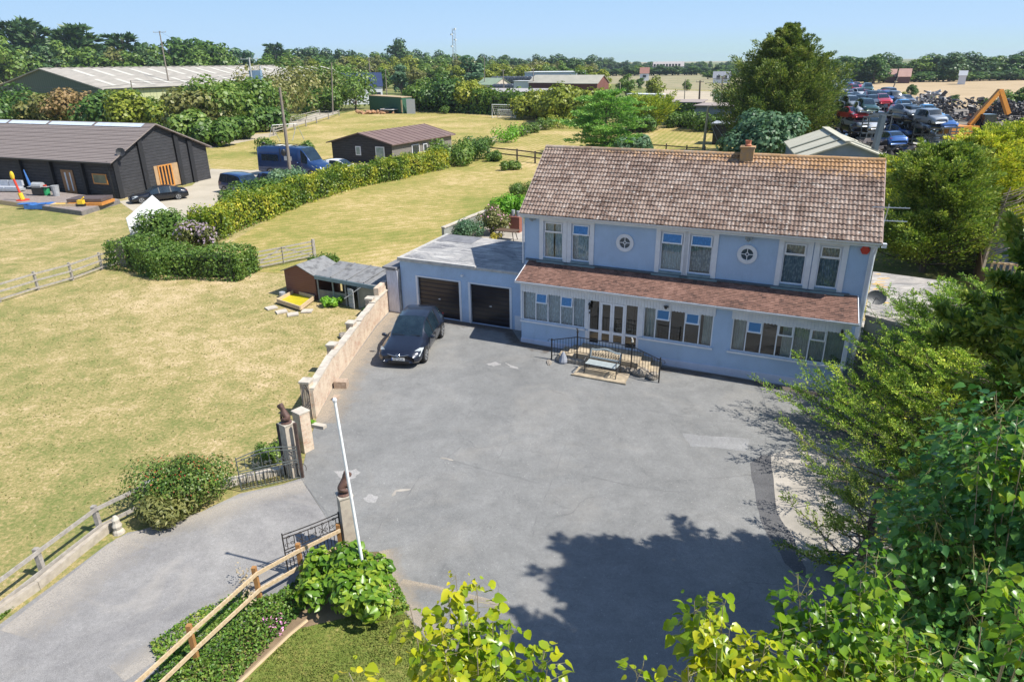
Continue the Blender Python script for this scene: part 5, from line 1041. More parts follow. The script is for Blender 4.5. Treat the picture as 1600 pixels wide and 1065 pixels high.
simple('toy_racket_stand', 'tall striped yellow and red toy standing on a red foot on the deck', 'toy', ondeck(36, 313), [('foot', lambda q: q.cyl((0, 0, 0), .55, .08, 14), m_red), ('shaft', lambda q: [q.tube([(0, 0, .08), (-.1, 0, .7)], .2, 8)], m_yel), ('upper_shaft', lambda q: q.tube([(-.1, 0, .7), (-.32, 0, 2.0)], .10, 8), m_red), ('head', lambda q: q.ell((-.38, 0, 2.3), .2, .14, .42), m_yel)])
simple('hot_tub_cover', 'brown padded hot tub lid on an orange timber surround at the deck corner', 'hot tub', ondeck(131, 322), [('surround', lambda q: q.box(-1.5, 1.6, .1, 2.3, 0, .25), m_oak), ('lid', lambda q: q.box(-1.7, 1.45, .4, 2.4, .30, .56), M('brown_vinyl', (.10, .075, .07), None, 3, .6))], 0)
simple('gas_barbecue', 'stainless barbecue with side shelves against the black barn', 'barbecue', ondeck(60, 306), [('cart', lambda q: q.box(-.6, .6, 0, .55, .1, .85), m_black), ('hood', lambda q: q.tube([(-.5, .28, .95), (.5, .28, .95)], .33, 12), m_greyp), ('shelf', lambda q: [q.box(-1.05, -.6, .05, .5, .82, .87), q.box(.6, 1.05, .05, .5, .82, .87)], m_greyp)], R(-8))
simple('sun_umbrella', 'furled blue parasol leaning against the barn beside the barbecue', 'parasol', ondeck(48, 305), [('furled_canopy', lambda q: q.tube([(0, .3, .9), (-.3, .4, 2.4)], [.14, .05], 8), m_bluep), ('pole', lambda q: q.tube([(.18, .2, 0), (0, .3, .9)], .03, 6), m_greyp)])
simple('garden_sofa', 'pale grey cushioned garden sofa at the far left of the deck', 'sofa', ondeck(8, 300), [('frame', lambda q: q.box(-1.6, 1.6, -.1, .9, .1, .3), m_greyp), ('seat', lambda q: [q.box(-1.5, -.05, 0, .8, .31, .5), q.box(.05, 1.5, 0, .8, .31, .5)], m_cush), ('backrest', lambda q: [q.box(-1.5, -.05, .7, .95, .52, 1.05), q.box(.05, 1.5, .7, .95, .52, 1.05)], m_cush)], R(-8))
simple('dustbin', 'grey metal dustbin beside the timber door', 'bin', ondeck(89, 306), [('bin', lambda q: q.lathe((0, 0, 0), [(.28, 0), (.36, .95), (.38, 1.0)], 12), m_greyp)])
simple('gas_bottle', 'green gas bottle between the barbecue and the dustbin', 'gas bottle', ondeck(74, 305), [('cylinder', lambda q: q.lathe((0, 0, 0), [(.28, 0), (.3, .1), (.3, .6), (.18, .8), (.08, .85)], 12), m_greenp), ('valve', lambda q: q.box(-.12, .12, -.08, .08, .86, 1.0), m_red)])
simple('blue_tarpaulin', 'crumpled blue tarpaulin hanging over the deck edge', 'tarpaulin', ondeck(62, 319), [('sheet', lambda q: [q.ell((.3*k-1.5, .2*math.sin(k), .05), .5, .4, .08, 8, 5, .2) for k in range(10)]+[q.box(-1, .9, -.75, -.68, -.3, .04)], m_bluep)])
simple('yellow_toy', 'small yellow toy digger on the deck before the hot tub', 'toy', ondeck(128, 322), [('body', lambda q: [q.box(-.25, .25, -.2, .2, .2, .55), q.beam((0, 0, .5), (.35, 0, .8), .1, .1)], m_yel), ('tracks', lambda q: q.box(-.35, .35, -.28, .28, 0, .2), m_black)])
simple('planter_box', 'low timber sandpit frame on the deck edge', 'sandpit', ondeck(103, 322), [('frame', lambda q: [q.box(-1.3, 1.3, -.2, -.1, 0, .22), q.box(-1.3, 1.3, .6, .7, 0, .22), q.box(-1.3, -1.2, -.1, .6, 0, .22), q.box(1.2, 1.3, -.1, .6, 0, .22)], m_wood_new), ('sand', lambda q: q.box(-1.2, 1.2, -.1, .6, 0, .14), m_yel)])
# white marquee end wall
P = G(222, 350); t = thing('white_panel_screen', 'large leaning white plastic panel with arched window holes behind the hedge', 'panel', P, 0)
b = MB(); pa = [G(200, 362), G(232, 350), G(266, 325), G(250, 338)]; A = np.array(D(197, 333, 62)); 
c4 = [np.array(D(*q)) for q in ((205, 368, 58), (197, 341, 58), (238, 305, 61), (268, 331, 61))]; c4 = [q-np.array(P) for q in c4]; nn = N3(np.cross(c4[1]-c4[0], c4[3]-c4[0]))*.04
b.add([*c4, *[q+nn for q in c4]], [(0, 1, 2, 3), (7, 6, 5, 4), (0, 4, 5, 1), (1, 5, 6, 2), (2, 6, 7, 3), (3, 7, 4, 0)]); b.build('sheet', m_plate, t)
b = MB(); e_ = N3(c4[3]-c4[0]); f_ = N3(c4[1]-c4[0]); o_ = c4[0]+(c4[3]-c4[0])*.62+(c4[2]-c4[3])*.62; sgn = 1 if (nn@(CAM-np.array(P))) > 0 else -1
off_ = nn*(1.15 if sgn > 0 else -.15); b.poly([tuple(o_+off_+e_*.35*math.cos(k*.45)+f_*.3*math.sin(k*.45)) for k in range(8)]); b.build('arched_opening', m_greyp, t)

# long timber bungalow
A0, B0, C0 = (np.array(G(*p)) for p in ((521, 252), (614, 257), (706, 238))); g1_ = N3(B0-A0); l1_ = N3(C0-B0); W1 = float(np.linalg.norm(B0-A0)); L1 = float(np.linalg.norm(C0-B0)); t = thing('timber_bungalow', 'long low black timber cabin with brown sheet roof beyond the hedge', 'cabin', tuple(B0))
Q2 = lambda g_, l, z: tuple(-g1_*g_+l1_*l+np.array([0, 0, z])); E1, R1 = ZAT(B0, 224), ZAT((A0+B0)/2, 207)
b = MB(); b.poly([Q2(0, 0, 0), Q2(0, 0, E1), Q2(W1/2, 0, R1-.06), Q2(W1, 0, E1), Q2(W1, 0, 0)]); b.poly([Q2(0, L1, 0), Q2(0, L1, E1), Q2(W1/2, L1, R1-.06), Q2(W1, L1, E1), Q2(W1, L1, 0)]); b.quad(Q2(W1, 0, 0), Q2(W1, L1, 0), Q2(W1, L1, E1), Q2(W1, 0, E1)); b.build('wall', m_blackclad, t)
b = MB(); b.quad(Q2(-.01, 0, 0), Q2(-.01, L1, 0), Q2(-.01, L1, E1), Q2(-.01, 0, E1)); b.build('side_wall', m_greyclad, t)
b = MB(); slab(b, [Q2(-.5, -.5, E1-.12), Q2(-.5, L1+.4, E1-.12), Q2(W1/2, L1+.4, R1), Q2(W1/2, -.5, R1)]); slab(b, [Q2(W1/2, -.5, R1), Q2(W1/2, L1+.4, R1), Q2(W1+.5, L1+.4, E1-.12), Q2(W1+.5, -.5, E1-.12)])
for k in range(13): l = -.5+(L1+.9)*k/12; b.beam(Q2(-.5, l, E1-.10), Q2(W1/2, l, R1+.02), .08, .05)
b.build('roof', M('purple_brown_sheet', (.17, .115, .10), (.14, .09, .08), .6, .7), t)
for (g_, w_, z0, z1) in ((W1*.55, .8, .95, 2.1), (W1*.19, 1.35, .1, 2.15)):
    b = MB(); c_ = Q2(g_, -.05, (z0+z1)/2); b.obox(c_, g1_*w_/2, l1_*.04, (0, 0, (z1-z0)/2)); wn = b.build('window', m_upvc, t); b = MB(); c_ = Q2(g_, -.10, (z0+z1)/2); b.obox(c_, g1_*(w_/2-.12), l1_*.01, (0, 0, (z1-z0)/2-.12)); b.build('pane', M('pale_green_glass', (.18, .25, .22), (.3, .36, .34), 2, .15), wn)
for (l, w_, z0, z1) in ((L1*.36, 1.7, .1, 2.0), (L1*.52, .9, .8, 1.9), (L1*.80, 1.3, .1, 2.0)):
    b = MB(); c_ = Q2(-.07, l, (z0+z1)/2); b.obox(c_, l1_*w_/2, g1_*.04, (0, 0, (z1-z0)/2)); wn = b.build('window', m_upvc, t); b = MB(); c_ = Q2(-.12, l, (z0+z1)/2); b.obox(c_, l1_*(w_/2-.12), g1_*.01, (0, 0, (z1-z0)/2-.1)); b.build('pane', m_cglass, wn)

# red garden shed with lean-to
A0, B0, C0 = (np.array(G(*p)) for p in ((449, 460), (496, 469), (585, 485))); g1_ = N3(B0-A0); W1 = float(np.linalg.norm(B0-A0)); bk = N3(np.array([g1_[1]*-1, g1_[0], 0])); 
if bk[1] < 0: bk = -bk
t = thing('red_garden_shed', 'small red brown gabled shed with grey felt roof beside the paddling tray', 'shed', tuple(A0)); S = lambda a, d, z: tuple(g1_*a+bk*d+np.array([0, 0, z])); es, rs, dp_ = 1.45, 1.85, 1.9
m_redshed = cladmat('red_brown_boarding', (.15, .06, .045), (.19, .085, .065), (.06, .03, .025), .12); m_gfelt = M('grey_mineral_felt', (.15, .155, .16), (.21, .21, .21), 2, .9, .2, bs=30, c3=(.11, .11, .11))
b = MB(); b.poly([S(0, 0, 0), S(W1, 0, 0), S(W1, 0, es), S(W1/2, 0, rs), S(0, 0, es)]); b.poly([S(0, dp_, 0), S(W1, dp_, 0), S(W1, dp_, es), S(W1/2, dp_, rs), S(0, dp_, es)]); b.quad(S(0, 0, 0), S(0, dp_, 0), S(0, dp_, es), S(0, 0, es)); b.quad(S(W1, 0, 0), S(W1, dp_, 0), S(W1, dp_, es), S(W1, 0, es)); b.build('wall', m_redshed, t)
b = MB(); slab(b, [S(-.12, -.15, es-.02), S(W1/2, -.15, rs+.07), S(W1/2, dp_+.15, rs+.07), S(-.12, dp_+.15, es-.02)], .05); slab(b, [S(W1/2, -.15, rs+.07), S(W1+.1, -.15, es), S(W1+.1, dp_+.15, es), S(W1/2, dp_+.15, rs+.07)], .05); b.build('roof', m_gfelt, t)
t2 = thing('lean_to_store', 'open fronted grey lean-to with sloping felt roof between the red shed and the brick wall', 'shed', tuple(B0)); g2_ = N3(C0-B0); W2_ = float(np.linalg.norm(C0-B0))+.55; bk2 = np.array([-g2_[1], g2_[0], 0]); bk2 = bk2 if bk2[1] > 0 else -bk2
S2 = lambda a, d, z: tuple(g2_*a+bk2*d+np.array([0, 0, z])); m_greyb = M('grey_painted_board', (.26, .27, .25), (.2, .21, .19), 3, .8)
b = MB(); slab(b, [S2(.12, -.1, 1.5), S2(W2_, -.1, 1.42), S2(W2_, 2.0, 1.72), S2(.12, 2.0, 1.75)], .06)
for k in range(1, 4): a = .1+W2_*k/4; b.beam(S2(a, -.1, 1.51), S2(a, 2.0, 1.77), .05, .03)
b.build('roof', m_gfelt, t2); b = MB(); b.beam(S2(.12, -.14, 1.38), S2(W2_, -.14, 1.32), .04, .2); b.build('fascia', m_sill, t2)
b = MB()
for a in (.2, 1.25, 2.1, 2.95): b.beam(S2(a, -.02, 0), S2(a, -.02, 1.36), .08, .08, (1, 0, 0))
b.build('post', m_greyb, t2); b = MB(); b.beam(S2(.25, .0, .34), S2(2.1, .0, .34), .05, .66); b.build('low_boarding', M('stained_board', (.22, .21, .16), (.16, .15, .12), 3, .9), t2)
b = MB(); b.beam(S2(2.95, .0, .66), S2(W2_-.1, .0, .66), .05, 1.3); b.beam(S2(W2_-.05, 0, .68), S2(W2_-.05, 1.9, .74), .05, 1.36); b.beam(S2(.2, 1.9, .8), S2(W2_-.1, 1.9, .8), .05, 1.58); b.build('wall', M('mossy_render', (.20, .20, .15), (.30, .28, .22), 2, .9), t2)
b = MB(); b.beam(S2(2.35, -.12, .55), S2(2.85, -.3, .55), .04, 1.05)
for k in range(5): b.beam(S2(2.35, -.16, .2+.2*k), S2(2.85, -.34, .2+.2*k), .02, .03)
b.build('door', m_greyp, t2)
b = MB(); b.tube([S2(2.3, -.4, .55), S2(3.3, -.15, 1.25)], .02, 5); tag(b.build('white_pole', m_plate, None, False, tuple(B0)), 'thin white pole leaning across the open front of the lean-to', 'pole')
ty = [np.array(G(*p)) for p in ((434, 475), (470, 487), (492, 470), (460, 461))]; cy_ = sum(ty)/4; t = thing('sand_tray', 'square timber tray with yellow base on paving slabs before the red shed', 'tray', tuple(cy_))
b = MB()
for i in range(4): a = ty[i]-cy_; c = ty[(i+1) % 4]-cy_; b.beam((a[0], a[1], .2), (c[0], c[1], .2), .06, .22)
b.build('frame', m_wood_new, t); b = MB(); b.poly([(q[0]-cy_[0], q[1]-cy_[1], .14) for q in ty]); b.build('base', M('yellow_liner', (.52, .44, .02), (.42, .36, .02), 3, .5), t)
for px, py, l in ((424, 482, 'paving slab left of the timber tray'), (440, 488, 'paving slab under the near left of the timber tray'), (458, 492, 'paving slab at the near corner of the timber tray'), (480, 487, 'paving slab right of the timber tray')):
    block(px, py, .55, .5, .06, random.uniform(0, 1), 'pale '+l, m_cap, 'paving_slab')
P = G(442, 464); b = MB(); b.cyl((0, 0, 0), .17, .3, 12); tag(b.build('metal_pot', m_greyp, None, False, P), 'small grey pot at the corner of the red shed', 'pot')

# big agricultural barn
sc0 = np.array([-116.3, 208.7, 0]); ld = N3((.474, .88, 0)); gvv = np.array([-24.7, 13.3, 0]); gdn = N3(gvv); hw_ = float(np.linalg.norm(gvv)); LL = 93.
t = thing('agricultural_barn', 'huge low green and cream farm barn with grey corrugated roof and pale roof light strips', 'barn', tuple(sc0)); S = lambda l, g_, z: tuple(ld*l+gdn*g_+np.array([0, 0, z])); ER, RR = 6.5, 12.0
b = MB(); b.poly([S(0, 0, 0), S(0, 0, ER), S(0, hw_, RR-.1), S(0, 2*hw_, ER), S(0, 2*hw_, 0)]); b.poly([S(LL, 0, 0), S(LL, 0, ER), S(LL, hw_, RR-.1), S(LL, 2*hw_, ER), S(LL, 2*hw_, 0)]); b.build('gable_wall', m_greens, t); b = MB(); b.quad(S(0, 0, 0), S(LL, 0, 0), S(LL, 0, ER), S(0, 0, ER)); b.build('wall', m_creamclad, t)
b = MB(); slab(b, [S(-.6, -.8, ER-.2), S(LL, -.8, ER-.2), S(LL, hw_, RR), S(-.6, hw_, RR)], .3); slab(b, [S(-.6, hw_, RR), S(LL, hw_, RR), S(LL, 2*hw_+.8, ER-.2), S(-.6, 2*hw_+.8, ER-.2)], .3)
for k in range(28): b.ell(S(2+LL*k/28, hw_, RR+.05), 1.5, .5, .12, 8, 4)
rf = b.build('roof', m_fibre, t); b = MB()
for k in range(18):
    l = 5+k*6.4
    for (s0, s1, dl) in ((.12, .42, 0), (.55, .90, 2.2)):
        z = lambda s_: ER-.2+s_*(RR-ER+.2)+.06; g_ = lambda s_: -.8+s_*(hw_+.8); b.quad(S(l+dl, g_(s0), z(s0)), S(l+dl+1.6, g_(s0), z(s0)), S(l+dl+1.6, g_(s1), z(s1)), S(l+dl, g_(s1), z(s1)))
b.build('roof_light', m_fibrel, rf); b = MB(); b.beam(S(0, -.9, ER-.3), S(LL, -.9, ER-.3), .25, .25); b.build('gutter', m_black, t)

# generic box building: corner pixels on the ground, front line A->B, depth, eave and ridge heights
def gbuild(name, lab, cat, A, B, depth, eave, ridge, mw, mr, wins=(), mg=None, group=None, ov=.3, ridge_along=True, doorm=None):
    A = np.array(A, float); B = np.array(B, float); A[2] = B[2] = 0; u = N3(B-A); L = float(np.linalg.norm(B-A)); v = np.array([-u[1], u[0], 0]); v = v if v[1] > 0 else -v
    t = thing(name, lab, cat, tuple(A), 0, group); S = lambda a, d, z: tuple(u*a+v*d+np.array([0, 0, z]))
    b = MB(); b.quad(S(0, 0, 0), S(L, 0, 0), S(L, 0, eave), S(0, 0, eave)); b.quad(S(0, depth, 0), S(L, depth, 0), S(L, depth, eave), S(0, depth, eave))
    b.quad(S(0, 0, 0), S(0, depth, 0), S(0, depth, eave), S(0, 0, eave)); b.quad(S(L, 0, 0), S(L, depth, 0), S(L, depth, eave), S(L, 0, eave))
    if ridge > eave:
        if ridge_along:
            for a in (0, L): b.poly([S(a, 0, eave), S(a, depth, eave), S(a, depth/2, ridge-.02)])
        else:
            for d_ in (0, depth): b.poly([S(0, d_, eave), S(L, d_, eave), S(L/2, d_, ridge-.02)])
    b.build('wall', mw, t)
    b = MB()
    if ridge <= eave: slab(b, [S(-ov, -ov, eave+.15), S(L+ov, -ov, eave+.15), S(L+ov, depth+ov, eave+.2), S(-ov, depth+ov, eave+.2)], .15)
    elif ridge_along:
        slab(b, [S(-ov, -ov, eave-.05), S(L+ov, -ov, eave-.05), S(L+ov, depth/2, ridge+.05), S(-ov, depth/2, ridge+.05)]); slab(b, [S(-ov, depth/2, ridge+.05), S(L+ov, depth/2, ridge+.05), S(L+ov, depth+ov, eave-.05), S(-ov, depth+ov, eave-.05)])
    else:
        slab(b, [S(-ov, -ov, eave-.05), S(-ov, depth+ov, eave-.05), S(L/2, depth+ov, ridge+.05), S(L/2, -ov, ridge+.05)]); slab(b, [S(L/2, -ov, ridge+.05), S(L/2, depth+ov, ridge+.05), S(L+ov, depth+ov, eave-.05), S(L+ov, -ov, eave-.05)])
    b.build('roof', mr, t)
    for (a, w_, z0, z1, mm) in wins: b = MB(); b.obox(S(a*L, -.06, (z0+z1)/2), u*w_/2, v*.05, (0, 0, (z1-z0)/2)); b.build('window' if z0 > .3 else 'door', mm, t)
    return t
m_dkg = M('dark_far_glass', (.04, .045, .05), None, 2, .15); m_corten = cladmat('green_container_steel', (.02, .09, .05), (.035, .12, .07), (.01, .05, .03), .5, True); m_tan = M('rusty_cream', (.45, .35, .22), (.34, .24, .14), 2, .8)
gbuild('shipping_container', 'green shipping container at the far edge of the mown paddock', 'container', G(578, 173), G(629, 178), 3, ZAT(G(629, 178), 153), 0, m_corten, m_tan, [(.995, .6, .3, 3.4, m_tan)], ov=.05)
b = MB(); P = G(636, 178); b.box(0, 2.2, 0, .1, 0, 3.6); tag(b.build('white_door_panel', m_greyp, None, False, P), 'pale upright panel beside the green shipping container', 'panel')
m_solar = M('blue_solar_roof', (.03, .045, .10), (.025, .035, .08), 1, .35); 
gbuild('white_cottage', 'white walled cottage with solar panels covering its roof', 'cottage', D(535, 148, 238), D(598, 148, 238), 14, ZAT(D(580, 140, 238), 135), ZAT(D(580, 140, 240), 114), m_white, m_solar, [(.9, 1.4, 2, 3.6, m_dkg), (.78, 1.4, 2, 3.6, m_dkg)])
gbuild('long_grey_shed', 'low grey roofed shed behind the goal and clipped hedge', 'shed', G(745, 163), G(860, 165), 7, 3.8, 4.6, m_greyclad, M('grey_corrugated', (.36, .34, .33), (.30, .29, .28), .5, .8))
gbuild('green_roof_hut', 'small hut with pale green roof left of the stacked silage', 'hut', G(745, 150), G(772, 151), 9, 4.2, 6.5, m_brick, M('pale_green_sheet', (.25, .32, .22), None, 1, .7))
gbuild('brown_stable_block', 'long dark brown timber stable with grey sheet roof', 'stable', G(826, 158), G(905, 160), 9, 5.8, 8, M('dark_brown_boards', (.09, .035, .03), (.12, .05, .04), 1, .8), M('grey_fibre_roof', (.36, .34, .28), (.3, .29, .24), .4, .85), [(.25, 1.6, 0, 3.4, m_dkg), (.5, 1.6, 0, 3.4, m_dkg), (.75, 1.6, 0, 3.4, m_dkg)])
gbuild('brown_stable_block', 'shorter brown stable with grey roof and brick end, nearer the cedar', 'stable', G(880, 163), G(932, 164), 9, 6, 8.2, M('red_brown_boards', (.12, .045, .035), (.16, .06, .045), 1, .8), bpy.data.materials['grey_fibre_roof'], [(.2, 1.8, 0, 3.6, m_dkg), (.6, 1.8, 0, 3.6, m_dkg)])
gbuild('white_unit', 'long white flat roofed industrial unit behind the stables', 'unit', G(820, 145), G(900, 145), 20, 8.0, 0, M('pale_blue_cladding', (.35, .42, .52), (.45, .5, .58), .2, .6), m_plate)
gbuild('white_lorry_trailer', 'white box trailer parked beside the stacked silage bales', 'trailer', G(803, 156), G(833, 157), 3, 6.0, 0, m_plate, m_plate)
gbuild('concrete_block_store', 'long grey concrete block building with lean-to roof and ivy, behind the clipped hedges', 'store', G(1040, 196), G(1090, 197), 9, 4.3, 0, M('grey_blockwork', (.25, .26, .27), (.19, .2, .21), .8, .9), M('brownish_roof_sheet', (.30, .25, .22), (.24, .2, .18), .8, .9), ov=.5)
gbuild('concrete_block_store', 'lower grey concrete block building with louvred panel right of the ivy covered one', 'store', G(1085, 203), G(1175, 206), 8, 4.2, 0, bpy.data.materials['grey_blockwork'], bpy.data.materials['brownish_roof_sheet'], [(.35, 8, 1.2, 3.6, M('grey_louvre', (.28, .29, .3), (.2, .21, .22), 3, .7))], ov=.5)
gbuild('pale_pink_trailer', 'white and pink slab sided trailer with a rail on top behind the golden conifer', 'trailer', G(980, 178), G(1025, 180), 3, 4.5, 0, M('pale_pink_panel', (.50, .40, .40), (.42, .34, .34), 1, .6), m_plate)
gbuild('dark_field_shelter', 'dark open field shelter in the shade of the great conifer', 'shelter', G(1112, 226), G(1140, 227), 4, 3.0, 0, m_black, m_greyp)
gbuild('far_apartment_block', 'long pale roofed building on the skyline above the stubble field', 'building', D(1020, 110, 700), D(1068, 110, 700), 20, 7, 11, m_white, M('pale_slate', (.34, .31, .30), None, 1, .8), [(k/10+.05, 2, 6, 9, m_dkg) for k in range(9)])
gbuild('far_white_house', 'small white house with terracotta chimney wall on the skyline', 'house', D(1000, 116, 480), D(1014, 116, 480), 8, 4.5, 8, m_white, M('dull_red_tile', (.25, .12, .09), None, 1, .8), [(.5, 2, 2, 3.5, m_dkg)])
gbuild('far_grey_house', 'grey roofed house half hidden by trees on the skyline', 'house', D(1115, 114, 420), D(1142, 114, 420), 10, 2.6, 6, m_white, M('blue_grey_slate', (.20, .21, .24), None, 1, .8), [(.3, 2, 2, 4, m_dkg), (.7, 2, 2, 4, m_dkg)])
gbuild('far_red_roof_house', 'house with pale red roof and dark gable among the trees beyond the wheat, left one', 'house', D(1385, 118, 420), D(1400, 118, 420), 12, 3.0, 6.6, M('dark_red_wall', (.12, .06, .06), None, 1, .8), M('faded_red_tile', (.36, .22, .18), (.3, .18, .15), .5, .85))
gbuild('far_red_roof_house', 'wider house with pale red hipped roof among the trees beyond the wheat, right one', 'house', D(1404, 118, 415), D(1423, 118, 415), 12, 3.2, 6.8, bpy.data.materials['dark_red_wall'], bpy.data.materials['faded_red_tile'])
gbuild('far_white_roof', 'pale roofed barn glinting between far trees beyond the wheat', 'barn', D(1500, 112, 400), D(1512, 112, 400), 8, 4, 6, m_white, m_greyp)
# unit with cream roof behind the house
AA = np.array(G(1252, 252)); ap = np.array(G(1326, 252)); gz_ = 4.0
t = thing('cream_roof_unit', 'workshop unit with cream sheet roof and blue grey gable behind the house ridge', 'unit', tuple(AA)); 
eL = np.array(G(1252, 247, 3.6)); eR = np.array(G(1392, 250, 3.6)); u = N3(eR-eL); L = float(np.linalg.norm(eR-eL)); v = np.array([-u[1], u[0], 0]); v = v if v[1] > 0 else -v; O2 = np.array([eL[0], eL[1], 0])-AA
S = lambda a, d, z: tuple(O2+u*a+v*d+np.array([0, 0, z])); Rz = 3.6+1.45; dpp = 14
b = MB(); b.poly([S(0, 0, 0), S(L, 0, 0), S(L, 0, 3.6), S(L/2, 0, Rz), S(0, 0, 3.6)]); b.quad(S(0, 0, 0), S(0, dpp, 0), S(0, dpp, 3.6), S(0, 0, 3.6)); b.quad(S(L, 0, 0), S(L, dpp, 0), S(L, dpp, 3.6), S(L, 0, 3.6)); b.build('wall', M('blue_grey_cladding', (.13, .18, .25), (.17, .22, .29), 1, .6), t)
b = MB(); slab(b, [S(-.3, -.4, 3.62), S(L/2, -.4, Rz+.06), S(L/2, dpp, Rz+.06), S(-.3, dpp, 3.62)]); slab(b, [S(L/2, -.4, Rz+.06), S(L+.3, -.4, 3.62), S(L+.3, dpp, 3.62), S(L/2, dpp, Rz+.06)])
b.beam(S(L/2, -.4, Rz+.12), S(L/2, dpp, Rz+.12), .7, .08); b.build('roof', M('cream_sheet_roof', (.46, .44, .35), (.40, .38, .3), 1, .8), t)
b = MB()
for d_ in (2.5, 7): b.beam(S(-.3, d_, 3.70), S(L/2, d_, Rz+.13), .5, .04); b.beam(S(L/2, d_, Rz+.13), S(L+.3, d_, 3.70), .5, .04)
b.build('roof_light', M('grey_green_rooflight', (.22, .23, .18), None, 1, .5), t)
# flat roofed outbuilding right of the house
fz = 2.75; fpz = [np.array(G(*p, fz)) for p in ((1352, 492), (1364, 424), (1492, 441), (1520, 490), (1560, 540))]
t = thing('flat_roof_outbuilding', 'flat roofed outbuilding with stained grey felt roof and orange lichen right of the house', 'outbuilding', tuple(fpz[0]*[1, 1, 0])); o_ = fpz[0]*[1, 1, 0]
b = MB(); pts = [q-o_ for q in (fpz[0], fpz[4], fpz[3], fpz[2], fpz[1])]; b.prism(pts, fz-.12, fz); b.build('flat_roof', flatmat('lichened_felt', [(.35, (.16, .15, .14)), (.5, (.29, .26, .23)), (.65, (.38, .34, .29))], (.50, .47, .42)), t)
b = MB(); cc = sum(pts)/len(pts); p2 = [cc+(q-cc)*.97 for q in pts]; b.prism(p2, 0, fz-.125); b.build('wall', m_greyb, t)
b = MB()
for k in range(26): q = pts[0]+(pts[4]-pts[0])*random.uniform(.05, .95)+(pts[1]-pts[0])*abs(random.gauss(0, .05)); b.ell((q[0]+random.uniform(0, .6), q[1], fz+.002), random.uniform(.05, .3), random.uniform(.03, .1), .008, 7, 3, .3)
b.build('lichen_crust', M('orange_lichen', (.55, .30, .05), (.40, .28, .12), 8, .9), t)
# neighbour's blue grey container, pallet and fence at the right
cA, cB = np.array(G(1532, 430)), np.array(G(1600, 437)); t = gbuild('blue_steel_store', 'blue grey ribbed steel store with a pallet leaning on it, far right', 'store', cA, cB+(cB-cA)*.25, 3.5, 2.35, 0, cladmat('blue_grey_ribbed', (.10, .15, .22), (.14, .19, .26), (.05, .07, .1), .35, True), M('pale_grey_steel_roof', (.42, .44, .47), None, 2, .6), ov=.05)
P = G(1535, 433); t = thing('wooden_pallet', 'pale wooden pallet standing on edge against the blue grey store', 'pallet', (P[0], P[1]-.25, 0), math.atan2(*(cB-cA)[1::-1]))
b = MB(); [b.box(x, x+.12, -.05, .03, .1, 1.0) for x in np.arange(.1, 2.3, .3)]; b.build('slat', m_wood_new, t); b = MB(); b.box(0, 2.4, .031, .1, .1, .22); b.box(0, 2.4, .031, .1, .9, 1.02); b.build('bearer', m_wood_new, t)
fb = [np.array(G(*p)) for p in ((1520, 425), (1522, 470), (1550, 500), (1600, 520))]; t = thing('brown_board_fence', 'dark brown board fence between the outbuilding and the neighbour yard', 'fence', tuple(fb[0]))
for a, c in zip(fb, fb[1:]):
    d = c-a; L = float(np.linalg.norm(d)); n = int(L/.18); b = MB()
    for k in range(n): p = a-fb[0]+d*(k+.5)/n; b.obox((p[0], p[1], .9), d/L*(L/n/2-.008), N3((-d[1], d[0], 0))*.015, (0, 0, .9))
    b.build('fence_panel', m_timber, t)
for px, py, l in ((1582, 455, 'small red bucket on the neighbour yard'),): P = G(px, py); b = MB(); b.lathe((0, 0, 0), [(.15, 0), (.2, .35)], 10); tag(b.build('bucket', m_red, None, False, P), l, 'bucket')
# goal posts
def goal(name, lab, A, B, h, r):
    A = np.array(A); B = np.array(B); t = thing(name, lab, 'goal', tuple(A)); d = B-A; n = np.array([-d[1], d[0], 0])/np.linalg.norm(d)*1.6; n = n if n[1] > 0 else -n
    b = MB(); b.tube([(0, 0, 0), (0, 0, h), tuple(d+[0, 0, h]), tuple(d)], r, 6); b.tube([(0, 0, h), tuple(n), tuple(n+d), tuple(d+[0, 0, h])], r*.6, 5); b.tube([(0, 0, .05), tuple(n)], r*.6, 5); b.tube([tuple(d), tuple(d+n)], r*.6, 5); b.build('frame', m_plate, t)
    b = MB()
    for k in range(13): q = d*k/12; b.tube([tuple(q+[0, 0, h]), tuple(q+n)], .02, 3)
    for k in range(7): s_ = k/6; b.tube([tuple(n*s_+[0, 0, h*(1-s_)]), tuple(d+n*s_+[0, 0, h*(1-s_)])], .02, 3)
    b.build('net', m_plate, t); return t
goal('football_goal', 'white football goal with net at the hedge end of the paddock', G(769, 184), G(806, 185), 2.9, .12); goal('football_goal', 'smaller white goal frame standing inside the larger goal', G(778, 183.5), G(800, 184), 1.7, .09)
# trampoline, swing, silage, rubble
P = G(610, 177); t = thing('trampoline', 'round garden trampoline beside the green container', 'trampoline', P); b = MB(); b.cyl((0, 0, .95), 2.6, .08, 20); b.build('bed', m_black, t); b = MB(); b.tube([(2.6*math.cos(k*.314), 2.6*math.sin(k*.314), 1.0) for k in range(21)], .12, 6)
b.build('rim', m_greyp, t); b = MB()
for k in range(6): b.tube([(2.4*math.cos(k*1.05), 2.4*math.sin(k*1.05), 0), (2.4*math.cos(k*1.05), 2.4*math.sin(k*1.05), .95)], .07, 5)
b.build('leg', m_greyp, t)
P = np.array(G(425, 222)); Q_ = np.array(G(463, 219)); t = thing('garden_swing', 'thin A framed garden swing on the dry grass', 'swing', tuple(P)); d = Q_-P; b = MB()
for o_ in (np.zeros(3), d): b.tube([tuple(o_+[-.4, -.9, 0]), tuple(o_+[.4, 0, 2.7]), tuple(o_+[1.1, .9, 0])], .06, 5)
